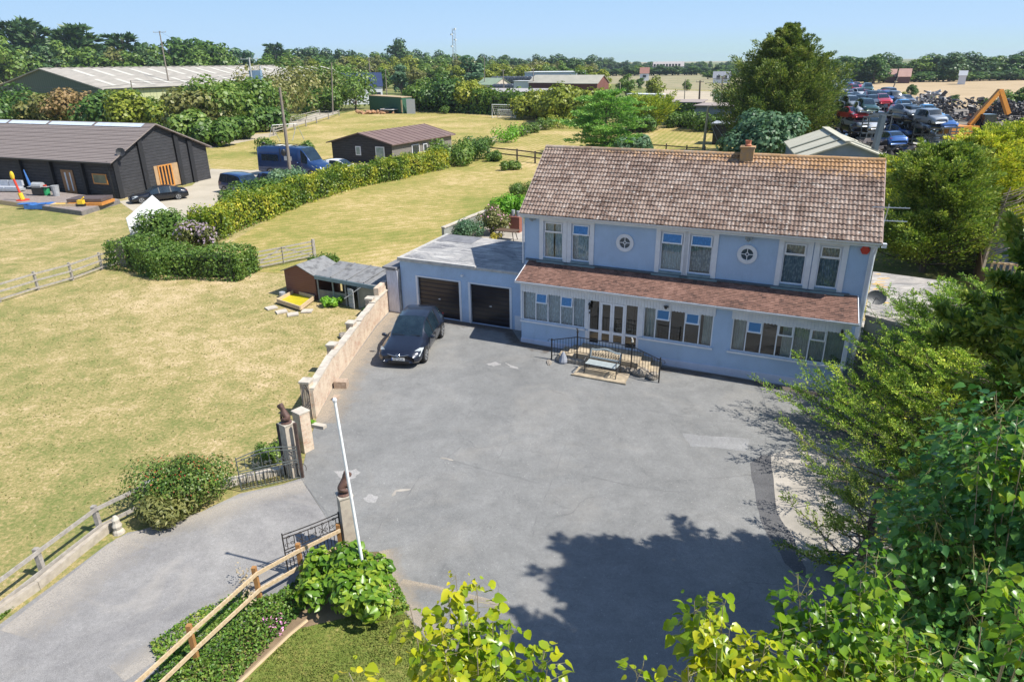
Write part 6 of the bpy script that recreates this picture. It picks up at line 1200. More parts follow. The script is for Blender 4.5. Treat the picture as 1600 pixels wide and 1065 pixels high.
b.build('leg', m_greyp, t); b = MB(); b.tube([(.4, 0, 2.7), tuple(d+[.4, 0, 2.7])], .06, 5); b.build('crossbar', m_plate, t); b = MB(); m2 = d/2; b.tube([tuple(m2+[.1, 0, 2.7]), tuple(m2+[.1, 0, .6]), tuple(m2+[.7, 0, .6]), tuple(m2+[.7, 0, 2.7])], .025, 4); b.build('seat', m_wood_new, t)
P = G(584, 178); t = thing('rubble_pile', 'heap of orange brown rubble beside the trampoline', 'rubble', P); b = MB(); [b.ell((random.gauss(0, 2.2), random.gauss(0, 1), random.uniform(0, .7)), random.uniform(.3, .9), random.uniform(.3, .8), random.uniform(.2, .6), 7, 5, .2) for _ in range(30)]; b.build('bricks', M('orange_rubble', (.42, .23, .12), (.3, .18, .1), 3, .9), t)
m_bale = M('black_bale_wrap', (.03, .035, .045), (.09, .10, .12), .8, .25)
bale = thing('silage_bale', 'shiny black wrapped silage bale in the stack beyond the hedge', 'bale', (0, 0, 0), 0, 'stack of black silage bales'); b = MB(); b.tube([(0, -1.4, 1.3), (0, -1.25, 1.3), (0, 1.25, 1.3), (0, 1.4, 1.3)], [.9, 1.35, 1.35, .9], 14); b.build('wrap', m_bale, bale, True)
first = True
for row, (y0, n) in enumerate(((153, 13), (149, 12))):
    for k in range(n):
        x = 768+k*5.2+row*3
        for lv in range(2 if row == 0 else 3):
            lbb = f'black silage bale, {ORD[k]} from the left in the {("ground", "second", "top")[lv]} layer of the {("front", "rear")[row]} row'
            P = G(x, y0); loc = (P[0]+random.uniform(-.3, .3)+(1.2 if lv % 2 else 0), P[1], lv*2.2)
            if first: bale.location = loc; bale['label'] = lbb; first = False
            else: dup(bale, loc, random.uniform(-.15, .15), lbb)
# telegraph poles and wires
m_pole = M('weathered_pole_wood', (.24, .20, .16), (.17, .145, .12), 3, .85, .3, vscale=(3, 3, .5)); m_polel = M('pale_pole_wood', (.36, .33, .22), (.28, .25, .17), 3, .85)
def pole(lab, base, ytop, xtop, r=.15, arm=0, mat=None, name='telegraph_pole', bpix=None):
    P = np.array(base); h = ZAT(P, ytop); T = np.array([0, 0, h]); 
    d = ray(xtop, ytop); q = CAM+d*(P[1]/d[1]); T = np.array([q[0]-P[0], 0, q[2]])
    t = thing(name, lab, 'pole', tuple(P)); b = MB(); b.tube([(0, 0, 0), tuple(T)], [r*1.25, r*.8], 8); b.build('shaft', mat or m_pole, t)
    if arm:
        for z_ in ((.3,) if arm < 2.2 else (.3,)):
            b = MB(); c = T-[0, 0, z_]; b.beam(tuple(c+[-arm/2, 0, 0]), tuple(c+[arm/2, 0, 0]), .12, .12); b.build('crossarm', mat or m_pole, t)
            b = MB(); [b.cyl(tuple(c+[x, 0, .06]), .06, .25, 6) for x in (-arm/2+.1, 0.35, arm/2-.1)]; b.build('insulator', m_cap, t)
    return P+T
T1 = pole('brown telegraph pole standing in front of the camper van', G(455, 279), 137, 437, .17); b = MB(); P = G(455, 279); b.ell((-.45, -.1, 2.9), .3, .22, .4); tag(b.build('pole_junction_box', m_black, None, False, P), 'black box strapped low on the brown telegraph pole', 'box')
T2 = pole('left pole of the transformer pair in the overgrown hedge', G(402, 196), 90, 389, .2, 3.6, M('grey_pole', (.42, .44, .44), (.34, .35, .35), 2, .8))
T3 = pole('right pole of the transformer pair in the overgrown hedge', G(424, 194), 103, 406, .2, 0, bpy.data.materials['grey_pole'])
tf = (T2+T3)/2; t = thing('pole_transformer', 'blue grey transformer slung between two poles above the hedge', 'transformer', (tf[0], tf[1]-.3, tf[2]-3.6)); b = MB(); b.box(-1.2, 1.2, -.6, .6, 0, 1.9); b.build('tank', M('blue_grey_tank', (.20, .30, .42), None, 3, .5), t); b = MB(); [b.cyl((x, 0, 1.9), .1, .6, 6) for x in (-.7, 0, .7)]; b.build('bushing', m_cap, t); b = MB(); b.box(-1.7, 1.7, -.2, .2, -.2, -.02); b.build('crossbeam', m_greyp, t)
T4 = pole('pale telegraph pole rising behind the house ridge', G(1098, 241), 165, 1107, .17, 0, m_polel)
T5 = pole('thin grey pole standing before the big farm barn', G(214, 180), 126, 204, .16)
T6 = pole('telegraph pole with insulators against the sky behind the farm barn', np.array([*D(258, 100, 260)[:2], 0]), 49, 249, .22, 4)
T7 = pole('telegraph pole near the track gate', G(520, 178), 98, 518, .16); T8 = pole('telegraph pole beside the cottage gable', G(582, 160), 90, 576, .18); T9 = pole('short telegraph pole between cottage and weeping tree', G(605, 158), 108, 602, .16)
T10 = pole('telegraph pole beyond the goal near the silage', G(788, 160), 109, 786, .16, 1.2); T11 = pole('telegraph pole before the white unit', G(834, 158), 107, 833, .16, 1.2); T12 = pole('dark twin lamp pole in the sandy paddock', G(1091, 190), 126, 1094, .2, 1.6, m_wood_dark)
T13 = pole('lamp pole right of the dark twin lamp pole', G(1126, 182), 119, 1129, .2, 1.2); T14 = pole('distant pole beyond the weeping trees', G(757, 150), 90, 757, .15); T15 = pole('thin pole rising from the paddock between two lamp poles', G(1068, 182), 124, 1071, .1); T16 = pole('slim pale pole in the yard behind the golden conifer', G(969, 172), 128, 969, .12, 0, m_polel)
T17 = pole('leaning dark pole at the scrapyard edge', G(1386, 160), 120, 1403, .18)
def wire(lab, a, c, sag=1.0, r=.018):
    b = MB(); a = np.array(a); c = np.array(c); b.tube([tuple(a+(c-a)*k/14-np.array([0, 0, sag*4*(k/14)*(1-k/14)])) for k in range(15)], r, 3, False); tag(b.build('overhead_wire', m_black), lab, 'wire')
for dz, s_ in ((0, 'upper'), (.5, 'middle')): wire(s_+' dark wire crossing the hedge from the thin barn pole to the transformer poles', T5-[0, 0, dz], T2-[0, 0, 3+dz], .6, .03)
wire('wire running off the left edge before the farm barn', T5-[0, 0, .8], D(-60, 125, 150), 1.2, .035); wire('second wire running off the left edge below the first', T5-[0, 0, 1.6], D(-60, 130, 150), 1.2, .03)
wire('faint wire from the sky pole to the transformer pole', T6, T2, 1.5, .03); wire('pale wire from the short pole to the pole beyond', T9, T14-[0, 0, 6], 1, .05); wire('thin wire from the pale pole to the golden conifer', T4-[0, 0, 1], D(905, 178, 120), 1.4, .02)
P = np.array(G(1098, 241)); 
for k, (dx, l) in enumerate(((2.6, 'nearer'), (4.4, 'further'))): b = MB(); b.tube([tuple(T4-[0, 0, 1.2]), (P[0]+dx, P[1]-.5, 0)], .035, 4); tag(b.build('stay_wire', m_greyp), l+' steel stay wire bracing the pale telegraph pole', 'wire')
# lattice mast on the skyline
mp = D(710, 96, 620); t = thing('radio_mast', 'tall thin lattice radio mast on the skyline', 'mast', (mp[0], mp[1], 0)); b = MB(); Hm = ZAT(mp, 45)
for k in range(3): a = k*2.09; b.tube([(2.0*math.cos(a), 2.0*math.sin(a), 0), (1.5*math.cos(a), 1.5*math.sin(a), Hm)], .14, 4)
for i in range(16):
    z0, z1 = Hm*i/16, Hm*(i+1)/16
    for k in range(3): a, c = k*2.09, (k+1)*2.09; b.tube([(1.7*math.cos(a), 1.7*math.sin(a), z0), (1.7*math.cos(c), 1.7*math.sin(c), z1)], .1, 3)
b.build('lattice', m_greyp, t); b = MB()
for z_, s_ in ((Hm-1, 1), (Hm-5, -1), (Hm-9, 1), (Hm-14, -1)): b.cyl((s_*1.5, -1.5, z_), 1.0, 1.2, 10)
b.build('antenna', m_plate, t)
# garden behind the garage
m_teak = m_timber
gw_ = [np.array(G(*p)) for p in ((693, 380), (712, 372), (738, 360), (762, 350))]; t = thing('garden_wall', 'low grey coped wall of the patio behind the garage', 'wall', tuple(gw_[0])); b = MB(); c_ = MB()
for a, c in zip(gw_, gw_[1:]): a_, q = a-gw_[0], c-gw_[0]; b.beam((a_[0], a_[1], .55), (q[0], q[1], .55), .2, 1.1); c_.beam((a_[0], a_[1], 1.14), (q[0], q[1], 1.14), .32, .08)
b.build('blockwork', m_greyb, t); c_.build('coping', m_cap, t)
pt = [G(700, 392), G(830, 400), G(830, 350), G(765, 352), G(700, 378)]
sheet('rear_patio_ground', [(700, 392), (830, 400), (830, 350), (765, 352), (700, 378)], .02, m_conc)
P = G(793, 375); simple('patio_table', 'dark slatted garden table on the patio behind the garage', 'table', P, [('table_top', lambda q: q.box(-.8, .8, -.45, .45, .7, .75), m_timber)]+[('leg', (lambda sx, sy: (lambda q: q.tube([(sx*.65, sy*.35, 0), (sx*.5, sy*.25, .7)], .03, 5)))(sx, sy), m_black) for sx in (-1, 1) for sy in (-1, 1)], YA)
P = G(806, 362); simple('brick_barbecue', 'small red brick garden barbecue with grey chimney cowls', 'barbecue', P, [('brickwork', lambda q: q.box(-.45, .45, -.35, .35, 0, 1.2), M('red_brick', (.25, .09, .06), (.2, .07, .05), 9, .85)), ('cowl', lambda q: [q.cyl((-.2, 0, 1.2), .14, .45, 10), q.cyl((.22, 0, 1.2), .14, .4, 10)], m_greyp)], YA)
# things half hidden at the right: blue wheelbarrow like trailer under the trees
P = G(1322, 893); simple('blue_cart', 'small blue cart with dark frame half hidden under the leaves beside the concrete pad', 'cart', P, [('tray', lambda q: [q.box(-.7, .7, -.4, .4, .3, .34), q.box(-.7, .7, -.4, -.37, .34, .6), q.box(-.7, .7, .37, .4, .34, .6)], M('bright_blue_plastic', (.02, .12, .5), None, 3, .5)), ('frame', lambda q: q.tube([(-.8, .45, .65), (.8, .45, .65), (1.1, 0, .9)], .03, 6), m_trim), ('wheel', lambda q: q.tube([(-.4, -.45, .2), (-.4, -.4, .2)], .2, 12), m_tyre)], R(-10), s=.6)

# ------------------------------------------------------------------ scrapyard
m_rack = M('galvanised_rack', (.08, .10, .12), (.05, .06, .07), 2, .5)
cols_ = {'white': (.55, .57, .6), 'silver': (.25, .28, .32), 'red': (.42, .02, .03), 'blue': (.03, .10, .30), 'black': (.015, .017, .02), 'grey': (.08, .09, .11), 'bright blue': (.03, .25, .55), 'dark green': (.02, .06, .05), 'magenta': (.42, .03, .08)}
paints = {k: carpaint('scrap_'+k.replace(' ', '_'), v, .35, .2) for k, v in cols_.items()}
proto = {k: make_car(k, paints['white'], 'scrap_car', 'white '+k, 'car', (0, 0, -50), 0, 'scrap cars stacked on racks', detail=0) for k in ('hatch', 'sedan', 'suv')}
top_cars = [(1352, 174, 26, 'white', 'hatch', 1, 'beside the tall grey rack post'), (1391, 180, 23, 'black', 'suv', 0, 'seen from behind with an open tailgate gap'), (1340, 166, 24, 'silver', 'hatch', 1, 'just behind the front white one'), (1310, 134, 14, 'white', 'sedan', 1, 'far back at the left end of the top row'), (1328, 132, 14, 'blue', 'hatch', 1, 'furthest back in the second line'),
 (1335, 137, 14, 'magenta', 'hatch', 1, 'far back behind the white one'), (1318, 143, 17, 'silver', 'hatch', 1, 'in the middle of the left line'), (1342, 142, 16, 'red', 'hatch', 1, 'behind the small white one'), (1351, 148, 17, 'white', 'hatch', 1, 'small in the middle of the stack'), (1327, 152, 19, 'red', 'hatch', 1, 'at the left of the middle line'), (1336, 158, 21, 'silver', 'sedan', 1, 'long in the middle line'), (1363, 156, 20, 'magenta', 'hatch', 1, 'right of the silver long one'),
 (1373, 161, 21, 'grey', 'sedan', 1, 'behind the black one'), (1372, 146, 15, 'grey', 'suv', 0, 'alone before the wheat'), (1385, 153, 17, 'silver', 'hatch', 1, 'right of the grey line'), (1396, 157, 18, 'blue', 'suv', 1, 'in the right hand line'), (1407, 157, 18, 'grey', 'suv', 1, 'at the right end of the far line'), (1420, 172, 22, 'bright blue', 'hatch', 1, 'facing forward at the right'), (1432, 178, 24, 'silver', 'sedan', 1, 'right of the bright blue one'),
 (1445, 185, 24, 'black', 'hatch', 1, 'wedged before the silver one'), (1455, 181, 23, 'bright blue', 'hatch', 1, 'beyond the black hatchback'), (1470, 191, 25, 'silver', 'suv', 1, 'at the right end near the orange crane'), (1301, 140, 15, 'grey', 'hatch', 1, 'half behind the great conifer'), (1306, 152, 18, 'dark green', 'hatch', 1, 'at the conifer side of the stack'), (1312, 163, 20, 'grey', 'hatch', 1, 'low at the conifer side'), (1379, 217, 28, 'blue', 'sedan', 0, 'blue and battered low on the rack right of the post'), (1370, 200, 26, 'white', 'sedan', 1, 'crushed beneath the rack right of the post')]
rc = random.Random(4)
extra = []
for i, (x, y, wp, c_, k_, f_, wh) in enumerate(top_cars[:22]):
    extra.append((x-rc.uniform(5, 11), y+rc.uniform(7, 12), wp, rc.choice(['silver', 'blue', 'grey', 'black', 'grey', 'dark green', 'red', 'white']), rc.choice(['hatch', 'sedan', 'suv']), 1, 'squeezed in low left of the '+c_+' one '+wh))
    extra.append((x+rc.uniform(9, 15), y+rc.uniform(-3, 6), wp, rc.choice(['silver', 'blue', 'red', 'grey', 'black', 'bright blue', 'dark green', 'silver', 'magenta']), rc.choice(['hatch', 'sedan', 'hatch']), 1, 'squeezed in right of the '+c_+' one '+wh))
used = set()
def place_car(x, y, wpx, colr, kind, face, where, z=None, lab=None, tilt=0):
    wm = 1.85; dist = wm*1067/(wpx*.82); P = np.array(D(x, y+wpx*.22, dist)); 
    lb = ' '.join((lab or f'{colr} scrap car {where}').split()[:16])
    rz = R(90+random.uniform(-18, 4)) if face else R(-90+random.uniform(-14, 10))
    if kind not in used: r = proto[kind]; used.add(kind); r.location = tuple(P); r.rotation_euler = (0, tilt, rz); r['label'] = lb; rr_2 = r
    else: rr_2 = dup(proto[kind], tuple(P), rz, lb)
    rr_2.rotation_euler = (random.uniform(-.06, .06), random.uniform(-.05, .05)+tilt, rz)
    for ch in rr_2.children:
        if ch.name.startswith('body'): ch.material_slots[0].link = 'OBJECT'; ch.material_slots[0].material = paints[colr]
    return P
def rack(P, lv):
    pass
posts = []
low_n = 0; lowwords = ['crumpled', 'dented', 'stripped', 'rusting', 'wheelless', 'faded', 'scraped', 'half buried', 'dusty', 'battered']
for (x, y, wpx, colr, kind, face, where) in top_cars+extra:
    P = place_car(x, y, wpx, colr, kind, face, where); posts.append(P)
    for k in range(1, 4):
        z = P[2]-1.75*k
        if z < .0 or (y > 190): break
        if y < 150 and k > 1: break
        dist = wpx; q = np.array([P[0]+random.uniform(-.5, .5), P[1]+random.uniform(-.6, .3), z]); kd = random.choice(['hatch', 'sedan', 'suv']); c2 = random.choice(['black', 'grey', 'grey', 'blue', 'silver', 'dark green', 'black', 'grey'])
        rz = R(90+random.uniform(-30, 20)); where = where.replace('squeezed in right of the', 'right of').replace('squeezed in low left of the', 'left of'); nm = f'{random.choice(lowwords)} {c2} car on level {("just", "two", "three")[k-1]} below the {colr} one {where}'.replace('on level just below', 'just below').replace('on level two below', 'two cars below').replace('on level three below', 'three cars below')
        if kd not in used: continue
        r = dup(proto[kd], tuple(q), rz, ' '.join(nm.split()[:16])); r.rotation_euler = (random.uniform(-.12, .12), random.uniform(-.14, .14), rz)
        for ch in r.children:
            if ch.name.startswith('body'): ch.material_slots[0].link = 'OBJECT'; ch.material_slots[0].material = paints[c2]
rk = thing('car_rack', 'tall grey steel rack posts and rails carrying the scrap cars', 'rack', tuple(np.array([posts[0][0], posts[0][1], 0])))
b = MB(); o_ = np.array([posts[0][0], posts[0][1], 0])
for P in posts[::2]:
    if P[2] > 3:
        for dx in (-1.25, 1.25):
            q = P-o_+[dx, -2.2, 0]; b.beam((q[0], q[1], 0), (q[0], q[1], P[2]-.2), .10, .10, (1, 0, 0))
b.build('post', m_rack, rk); b = MB()
for P in posts:
    if P[2] > 3:
        for k in range(0, 3): 
            z = P[2]-.05-1.75*k
            if z > .3: q = P-o_; b.beam((q[0]-1.3, q[1]-2.2, z), (q[0]+1.3, q[1]-2.2, z), .1, .14)
b.build('rail', m_rack, rk)
P = D(1365, 215, 74); b = MB(); b.beam((P[0], P[1], 0), (P[0]+.5, P[1], ZAT(P, 180)), .55, .4, (1, 0, 0)); tag(b.build('steel_column', M('slate_steel', (.07, .10, .13), None, 3, .5)), 'broad slate grey steel column standing in front of the stacked cars', 'column')
# scrap heaps
def heap(name, lab, px, py, w_, h, mats, n, sz, dist=None):
    P = G(px, py) if dist is None else (*D(px, py, dist)[:2], 0); t = thing(name, lab, 'scrap heap', P)
    for mi, mm in enumerate(mats):
        b = MB()
        for k in range(n//len(mats)):
            x = random.uniform(-w_/2, w_/2); z = h*(1-abs(2*x/w_)**2.5)*random.random()**.7*random.choice((1, 1, .8)); s1 = random.uniform(.3, 1)*sz; A_ = N3((random.gauss(0, 1), random.gauss(0, 1), random.gauss(0, .4))); B_2 = N3(np.cross(A_, (random.random(), random.random(), 1))); b.obox((x, random.uniform(-1.5, 1.5), z), A_*s1, B_2*s1*random.uniform(.15, .6), np.cross(A_, B_2)*s1*random.uniform(.05, .4))
        b.build('scrap', mm, t)
    return t
m_sc1 = M('dark_scrap', (.025, .025, .03), (.07, .065, .065), 2, .5); m_sc2 = M('mid_scrap', (.18, .16, .15), (.10, .08, .07), 2, .6); m_sc3 = M('pale_scrap', (.50, .48, .46), (.38, .36, .34), 2, .6); m_sc4 = M('rusty_scrap', (.24, .10, .05), (.15, .07, .04), 2, .8)
heap('scrap_heap', 'long dark heap of stacked car shells below the wheat field', 1500, 190, 46, 4.5, [m_sc1, m_sc1, m_sc2, m_sc1, m_sc1], 900, .6); heap('pale_rubble_heap', 'pale grey rubble mound before the wheat field', 1448, 186, 12, 5.5, [m_sc3, m_sc3, m_sc2], 420, .7)
heap('scrap_heap', 'dark tangled scrap under the racked cars near the great conifer', 1330, 245, 15, 4.2, [m_sc1, m_sc2, m_sc1, m_sc1, m_sc3], 700, .5, 82); heap('scrap_heap', 'dark tangled scrap right of the steel column', 1410, 245, 16, 4.0, [m_sc1, m_sc1, m_sc1, m_sc2], 640, .5, 82); heap('scrap_heap', 'reddish bin of scrap beneath the orange crane arm', 1560, 187, 14, 3.4, [m_sc4, m_sc1, m_sc2], 120, .8)
# orange material handler
cb = np.array([*D(1497, 195, 110)[:2], 0]); t = thing('orange_crane', 'orange scrapyard handler with long bent arm above the trees', 'crane', tuple(cb)); dep = cb[1]
def onp(px, py): d = ray(px, py); q = CAM+d*(dep/d[1]); return tuple(q-cb)
m_or = M('orange_machine_paint', (.62, .26, .04), (.52, .2, .03), 2, .5); b = MB(); q0, q1, q2, q3 = onp(1515, 196), onp(1535, 172), onp(1563, 141), onp(1575, 178)
b.beam(q0, q1, .6, .55, (0, 1, 0)); b.beam(q1, q2, .5, .5, (0, 1, 0)); b.build('boom', m_or, t); b = MB(); b.beam(q2, q3, .5, .55, (0, 1, 0)); b.build('stick', m_or, t); b = MB(); b.tube([onp(1520, 187), onp(1556, 150)], .18, 6); b.build('hydraulic_ram', m_greyp, t)
b = MB(); q = onp(1497, 196); b.box(q[0]-1.8, q[0]+2.0, -1.3, 1.3, 1.5, q[2]); b.build('body', m_or, t); b = MB(); b.box(q[0]+2.45, q[0]+4, -1.2, .4, 2.1, q[2]+1.4); b.build('cab', m_cglass, t); b = MB(); b.box(q[0]-3.4, q[0]+4, -1.9, 1.9, 0, 1.9); b.build('undercarriage', m_trim, t)
# ------------------------------------------------------------------ vegetation
def raw_mesh(name, V, F, mat, parent=None, loc=None, smooth=False):
    V = np.asarray(V, np.float32); F = np.asarray(F, np.int32); k = F.shape[1]; me = bpy.data.meshes.new(name)
    me.vertices.add(len(V)); me.vertices.foreach_set('co', V.ravel()); me.loops.add(F.size); me.loops.foreach_set('vertex_index', F.ravel())
    me.polygons.add(len(F)); me.polygons.foreach_set('loop_start', np.arange(0, F.size, k, dtype=np.int32)); me.polygons.foreach_set('loop_total', np.full(len(F), k, np.int32))
    me.update(calc_edges=True); me.materials.append(mat); o = bpy.data.objects.new(name, me); col.objects.link(o)
    if parent: o.parent = parent
    if loc is not None: o.location = tuple(float(q) for q in loc)
    return o
def unit(a): return a/(np.linalg.norm(a, axis=-1, keepdims=True)+1e-9)
def leaf_geo(P, N, s, asp=1.6, fold=.18, droop=None):
    """one folded diamond leaf per point: P positions, N facing, s sizes"""
    n = len(P); r = rng.normal(size=(n, 3)); T = unit(np.cross(N, r)); B = np.cross(N, T); s = np.broadcast_to(np.asarray(s, float).reshape(-1, 1), (n, 1))
    a = P-T*s*asp*.5; c = P+T*s*asp*.5; b = P+B*s*.5+N*s*fold; d = P-B*s*.5+N*s*fold
    V = np.stack([a, b, c, d], 1).reshape(-1, 3); F = np.arange(4*n).reshape(n, 4); return V, F
def heart_geo(P, N, T, s):
    """pointed broad leaf, two folded halves with curved outline"""
    n = len(P); B = unit(np.cross(N, T)); s = s.reshape(-1, 1)
    prof = [(0, 0, 0), (.0, .25, .07), (.24, .42, .13), (.6, .30, .10), (1.06, 0, -.14)]; bend = rng.uniform(-.12, .06, (n, 1))
    L = [P+T*s*(x)+B*s*y+N*s*(z+bend*x*x) for x, y, z in prof]; Rr = [P+T*s*(x)-B*s*y+N*s*(z+bend*x*x) for x, y, z in prof[1:4]]; mid = P+T*s*.5+N*s*(bend*.25)
    V = np.stack(L+Rr+[mid], 1).reshape(-1, 3)   # 0 base,1,2,3 left,4 tip,5,6,7 right,8 mid
    base = (np.arange(n)*9).reshape(n, 1)
    Q = np.array([[0, 8, 2, 1], [8, 4, 3, 2], [0, 5, 6, 8], [8, 6, 7, 4]]); F = (base[:, None, :]+Q[None]).reshape(-1, 4); return V, F
def rnd_dir(n): return unit(rng.normal(size=(n, 3)))
def crown_points(clumps, n, shell=.55, up=.25, flat=.85):
    """points on clump surfaces; clumps = array (x,y,z,r)"""
    C = np.asarray(clumps, float); w_ = C[:, 3]**2; idx = rng.choice(len(C), n, p=w_/w_.sum()); d = rnd_dir(n); d[:, 2] += up; d = unit(d)
    rr = rng.uniform(shell, 1.0, n)**.7; P = C[idx, :3]+d*(C[idx, 3]*rr)[:, None]*np.array([1, 1, flat]); N = unit(d+rnd_dir(n)*.55+np.array([0, 0, .25])); return P, N
LM = {}
LM['deep'] = leafmat('deep_green_leaves', [(.018, .045, .012), (.04, .09, .018), (.075, .135, .028), (.12, .18, .04)], .3)
LM['mid'] = leafmat('mid_green_leaves', [(.03, .07, .012), (.065, .12, .02), (.11, .17, .03), (.18, .22, .05)], .32)
LM['yellow'] = leafmat('yellow_green_leaves', [(.07, .10, .012), (.14, .17, .02), (.22, .24, .03), (.34, .32, .06)], .32)
LM['golden'] = leafmat('golden_leaves', [(.12, .12, .015), (.26, .22, .03), (.42, .34, .06), (.52, .42, .12)], .3)
LM['blue'] = leafmat('grey_green_leaves', [(.03, .07, .035), (.06, .12, .06), (.11, .18, .09), (.20, .26, .15)], .3)
LM['olive'] = leafmat('olive_leaves', [(.05, .065, .015), (.10, .11, .03), (.16, .16, .05), (.24, .21, .08)], .3)
LM['far'] = leafmat('far_wood_leaves', [(.018, .042, .016), (.035, .072, .024), (.06, .105, .035), (.10, .14, .05)], .2)
LM['hedge'] = leafmat('clipped_hedge_leaves', [(.045, .09, .01), (.12, .17, .015), (.26, .27, .025), (.48, .40, .05)], .35, clump=1.3, cscale=.45)
LM['cedar'] = leafmat('layered_tree_leaves', [(.035, .085, .02), (.07, .15, .03), (.12, .22, .045), (.20, .28, .07)], .35, .5, gain=2.0)
LM['bright'] = leafmat('lime_leaves', [(.06, .16, .012), (.11, .26, .02), (.18, .34, .03), (.30, .42, .05)], .4)
LM['conifer'] = leafmat('conifer_sprays', [(.022, .05, .010), (.06, .10, .016), (.13, .17, .025), (.24, .25, .05)], .25, .6, clump=.9, gain=2.0)
LM['gconifer'] = leafmat('golden_conifer_sprays', [(.05, .085, .008), (.15, .19, .015), (.30, .31, .025), (.50, .43, .05)], .32, .6, clump=.8)
LM['gconifer2'] = leafmat('cypress_tip_sprays', [(.045, .075, .010), (.13, .17, .018), (.28, .29, .03), (.46, .40, .06)], .3, .6, clump=.9, gain=2.0)
LM['gconn'] = leafmat('airy_conifer_sprays', [(.03, .065, .012), (.08, .14, .018), (.17, .235, .028), (.36, .36, .05)], .32, .6, clump=.9, gain=2.2)
LM['gconifer'] = LM['gconifer2']
LM['gconn_dark'] = leafmat('olive_conifer_sprays', [(.025, .045, .012), (.065, .10, .02), (.14, .175, .03), (.27, .26, .07)], .25, .6, clump=1.2, gain=1.6)
LM['rust'] = leafmat('rusty_foliage', [(.07, .06, .02), (.16, .11, .04), (.26, .17, .08), (.34, .24, .12)], .25)
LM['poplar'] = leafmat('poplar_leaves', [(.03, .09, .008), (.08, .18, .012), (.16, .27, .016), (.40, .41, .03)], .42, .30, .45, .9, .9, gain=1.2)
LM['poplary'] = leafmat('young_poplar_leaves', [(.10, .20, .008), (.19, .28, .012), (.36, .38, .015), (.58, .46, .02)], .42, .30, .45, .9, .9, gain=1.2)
LM['poplard'] = leafmat('shade_toned_poplar_leaves', [(.012, .045, .016), (.025, .075, .022), (.045, .115, .025), (.085, .16, .03)], .34, .34, .35, .7, .5, gain=1.9)  # darker poplar copy, the crown's own shade put into the leaf colour
LM['elder'] = leafmat('broad_shrub_leaves', [(.05, .12, .008), (.11, .20, .015), (.24, .30, .03), (.42, .40, .10)], .35, .35, .5, .8, 1.2)
LM['coton'] = leafmat('cotoneaster_leaves', [(.02, .05, .012), (.045, .09, .016), (.09, .14, .02), (.20, .16, .06)], .25)
LM['tuft'] = leafmat('dry_tuft_blades', [(.10, .12, .03), (.19, .18, .06), (.30, .25, .11), (.42, .34, .2)], .2, gain=1.0)
LM['ground'] = leafmat('ground_cover_leaves', [(.03, .09, .012), (.07, .15, .02), (.13, .20, .03), (.26, .26, .05)], .3)
m_bark = M('grey_brown_bark', (.14, .105, .075), (.09, .068, .05), 6, .9, .6, vscale=(1, 1, .25)); m_barkp = M('pale_bark', (.30, .25, .19), (.2, .16, .12), 6, .9, .4, vscale=(1, 1, .25))

def crown_clumps(rx, rz, zc, n, rr=(.28, .45), lowcut=-.55):
    out = []
    while len(out) < n:
        d = rnd_dir(1)[0]; q = rng.uniform(.45, .82)
        if d[2] < lowcut: continue
        r = rng.uniform(*rr)*rx; out.append((d[0]*rx*q, d[1]*rx*q, zc+d[2]*rz*q, r))
    out.append((0, 0, zc, rx*.55)); return np.array(out)
def broadleaf(name, label, cat, H_, rx, mat, nleaf=1600, leaf=.3, ncl=16, trunkh=.35, seed=0, loc=(0, 0, 0), group=None, bark=None, shape=1.0, asp=1.4, rr=(.28, .45), lowcut=-.55):
    global rng; rng = np.random.default_rng(seed+11)
    t = thing(name, label, cat, loc, 0, group); rz = H_*(1-trunkh)/2*shape; zc = H_-rz
    C = crown_clumps(rx, rz, zc, ncl, rr, lowcut); b = MB(); r0 = H_*.022+.05
    b.tube([(0, 0, 0), (rx*.03, 0, zc*.5), (0, rx*.04, zc), (0, 0, zc+rz*.5)], [r0*1.3, r0, r0*.6, r0*.2], 7)
    for c in C[:max(4, ncl//3)]: b.tube([(0, 0, max(.3, zc-rz*.7)), tuple(np.array([c[0]*.5, c[1]*.5, (zc-rz*.4+c[2])/2])), tuple(c[:3])], [r0*.5, r0*.3, r0*.1], 5)
    b.build('trunk', bark or m_bark, t)
    P, N = crown_points(C, nleaf, .5); V, F = leaf_geo(P, N, rng.uniform(.7, 1.3, nleaf)*leaf, asp)
    raw_mesh('crown', V, F, mat, t); return t
def spray_geo(A, Dr, L, w_, nseg=1):
    """flat pointed sprays: base A, direction Dr, length L, width w"""
    n = len(A); r = rng.normal(size=(n, 3)); S_ = unit(np.cross(Dr, r)); L = L.reshape(-1, 1); w_ = w_.reshape(-1, 1)
    V = np.stack([A, A+Dr*L*.45+S_*w_, A+Dr*L, A+Dr*L*.45-S_*w_], 1).reshape(-1, 3); return V, np.arange(4*n).reshape(n, 4)
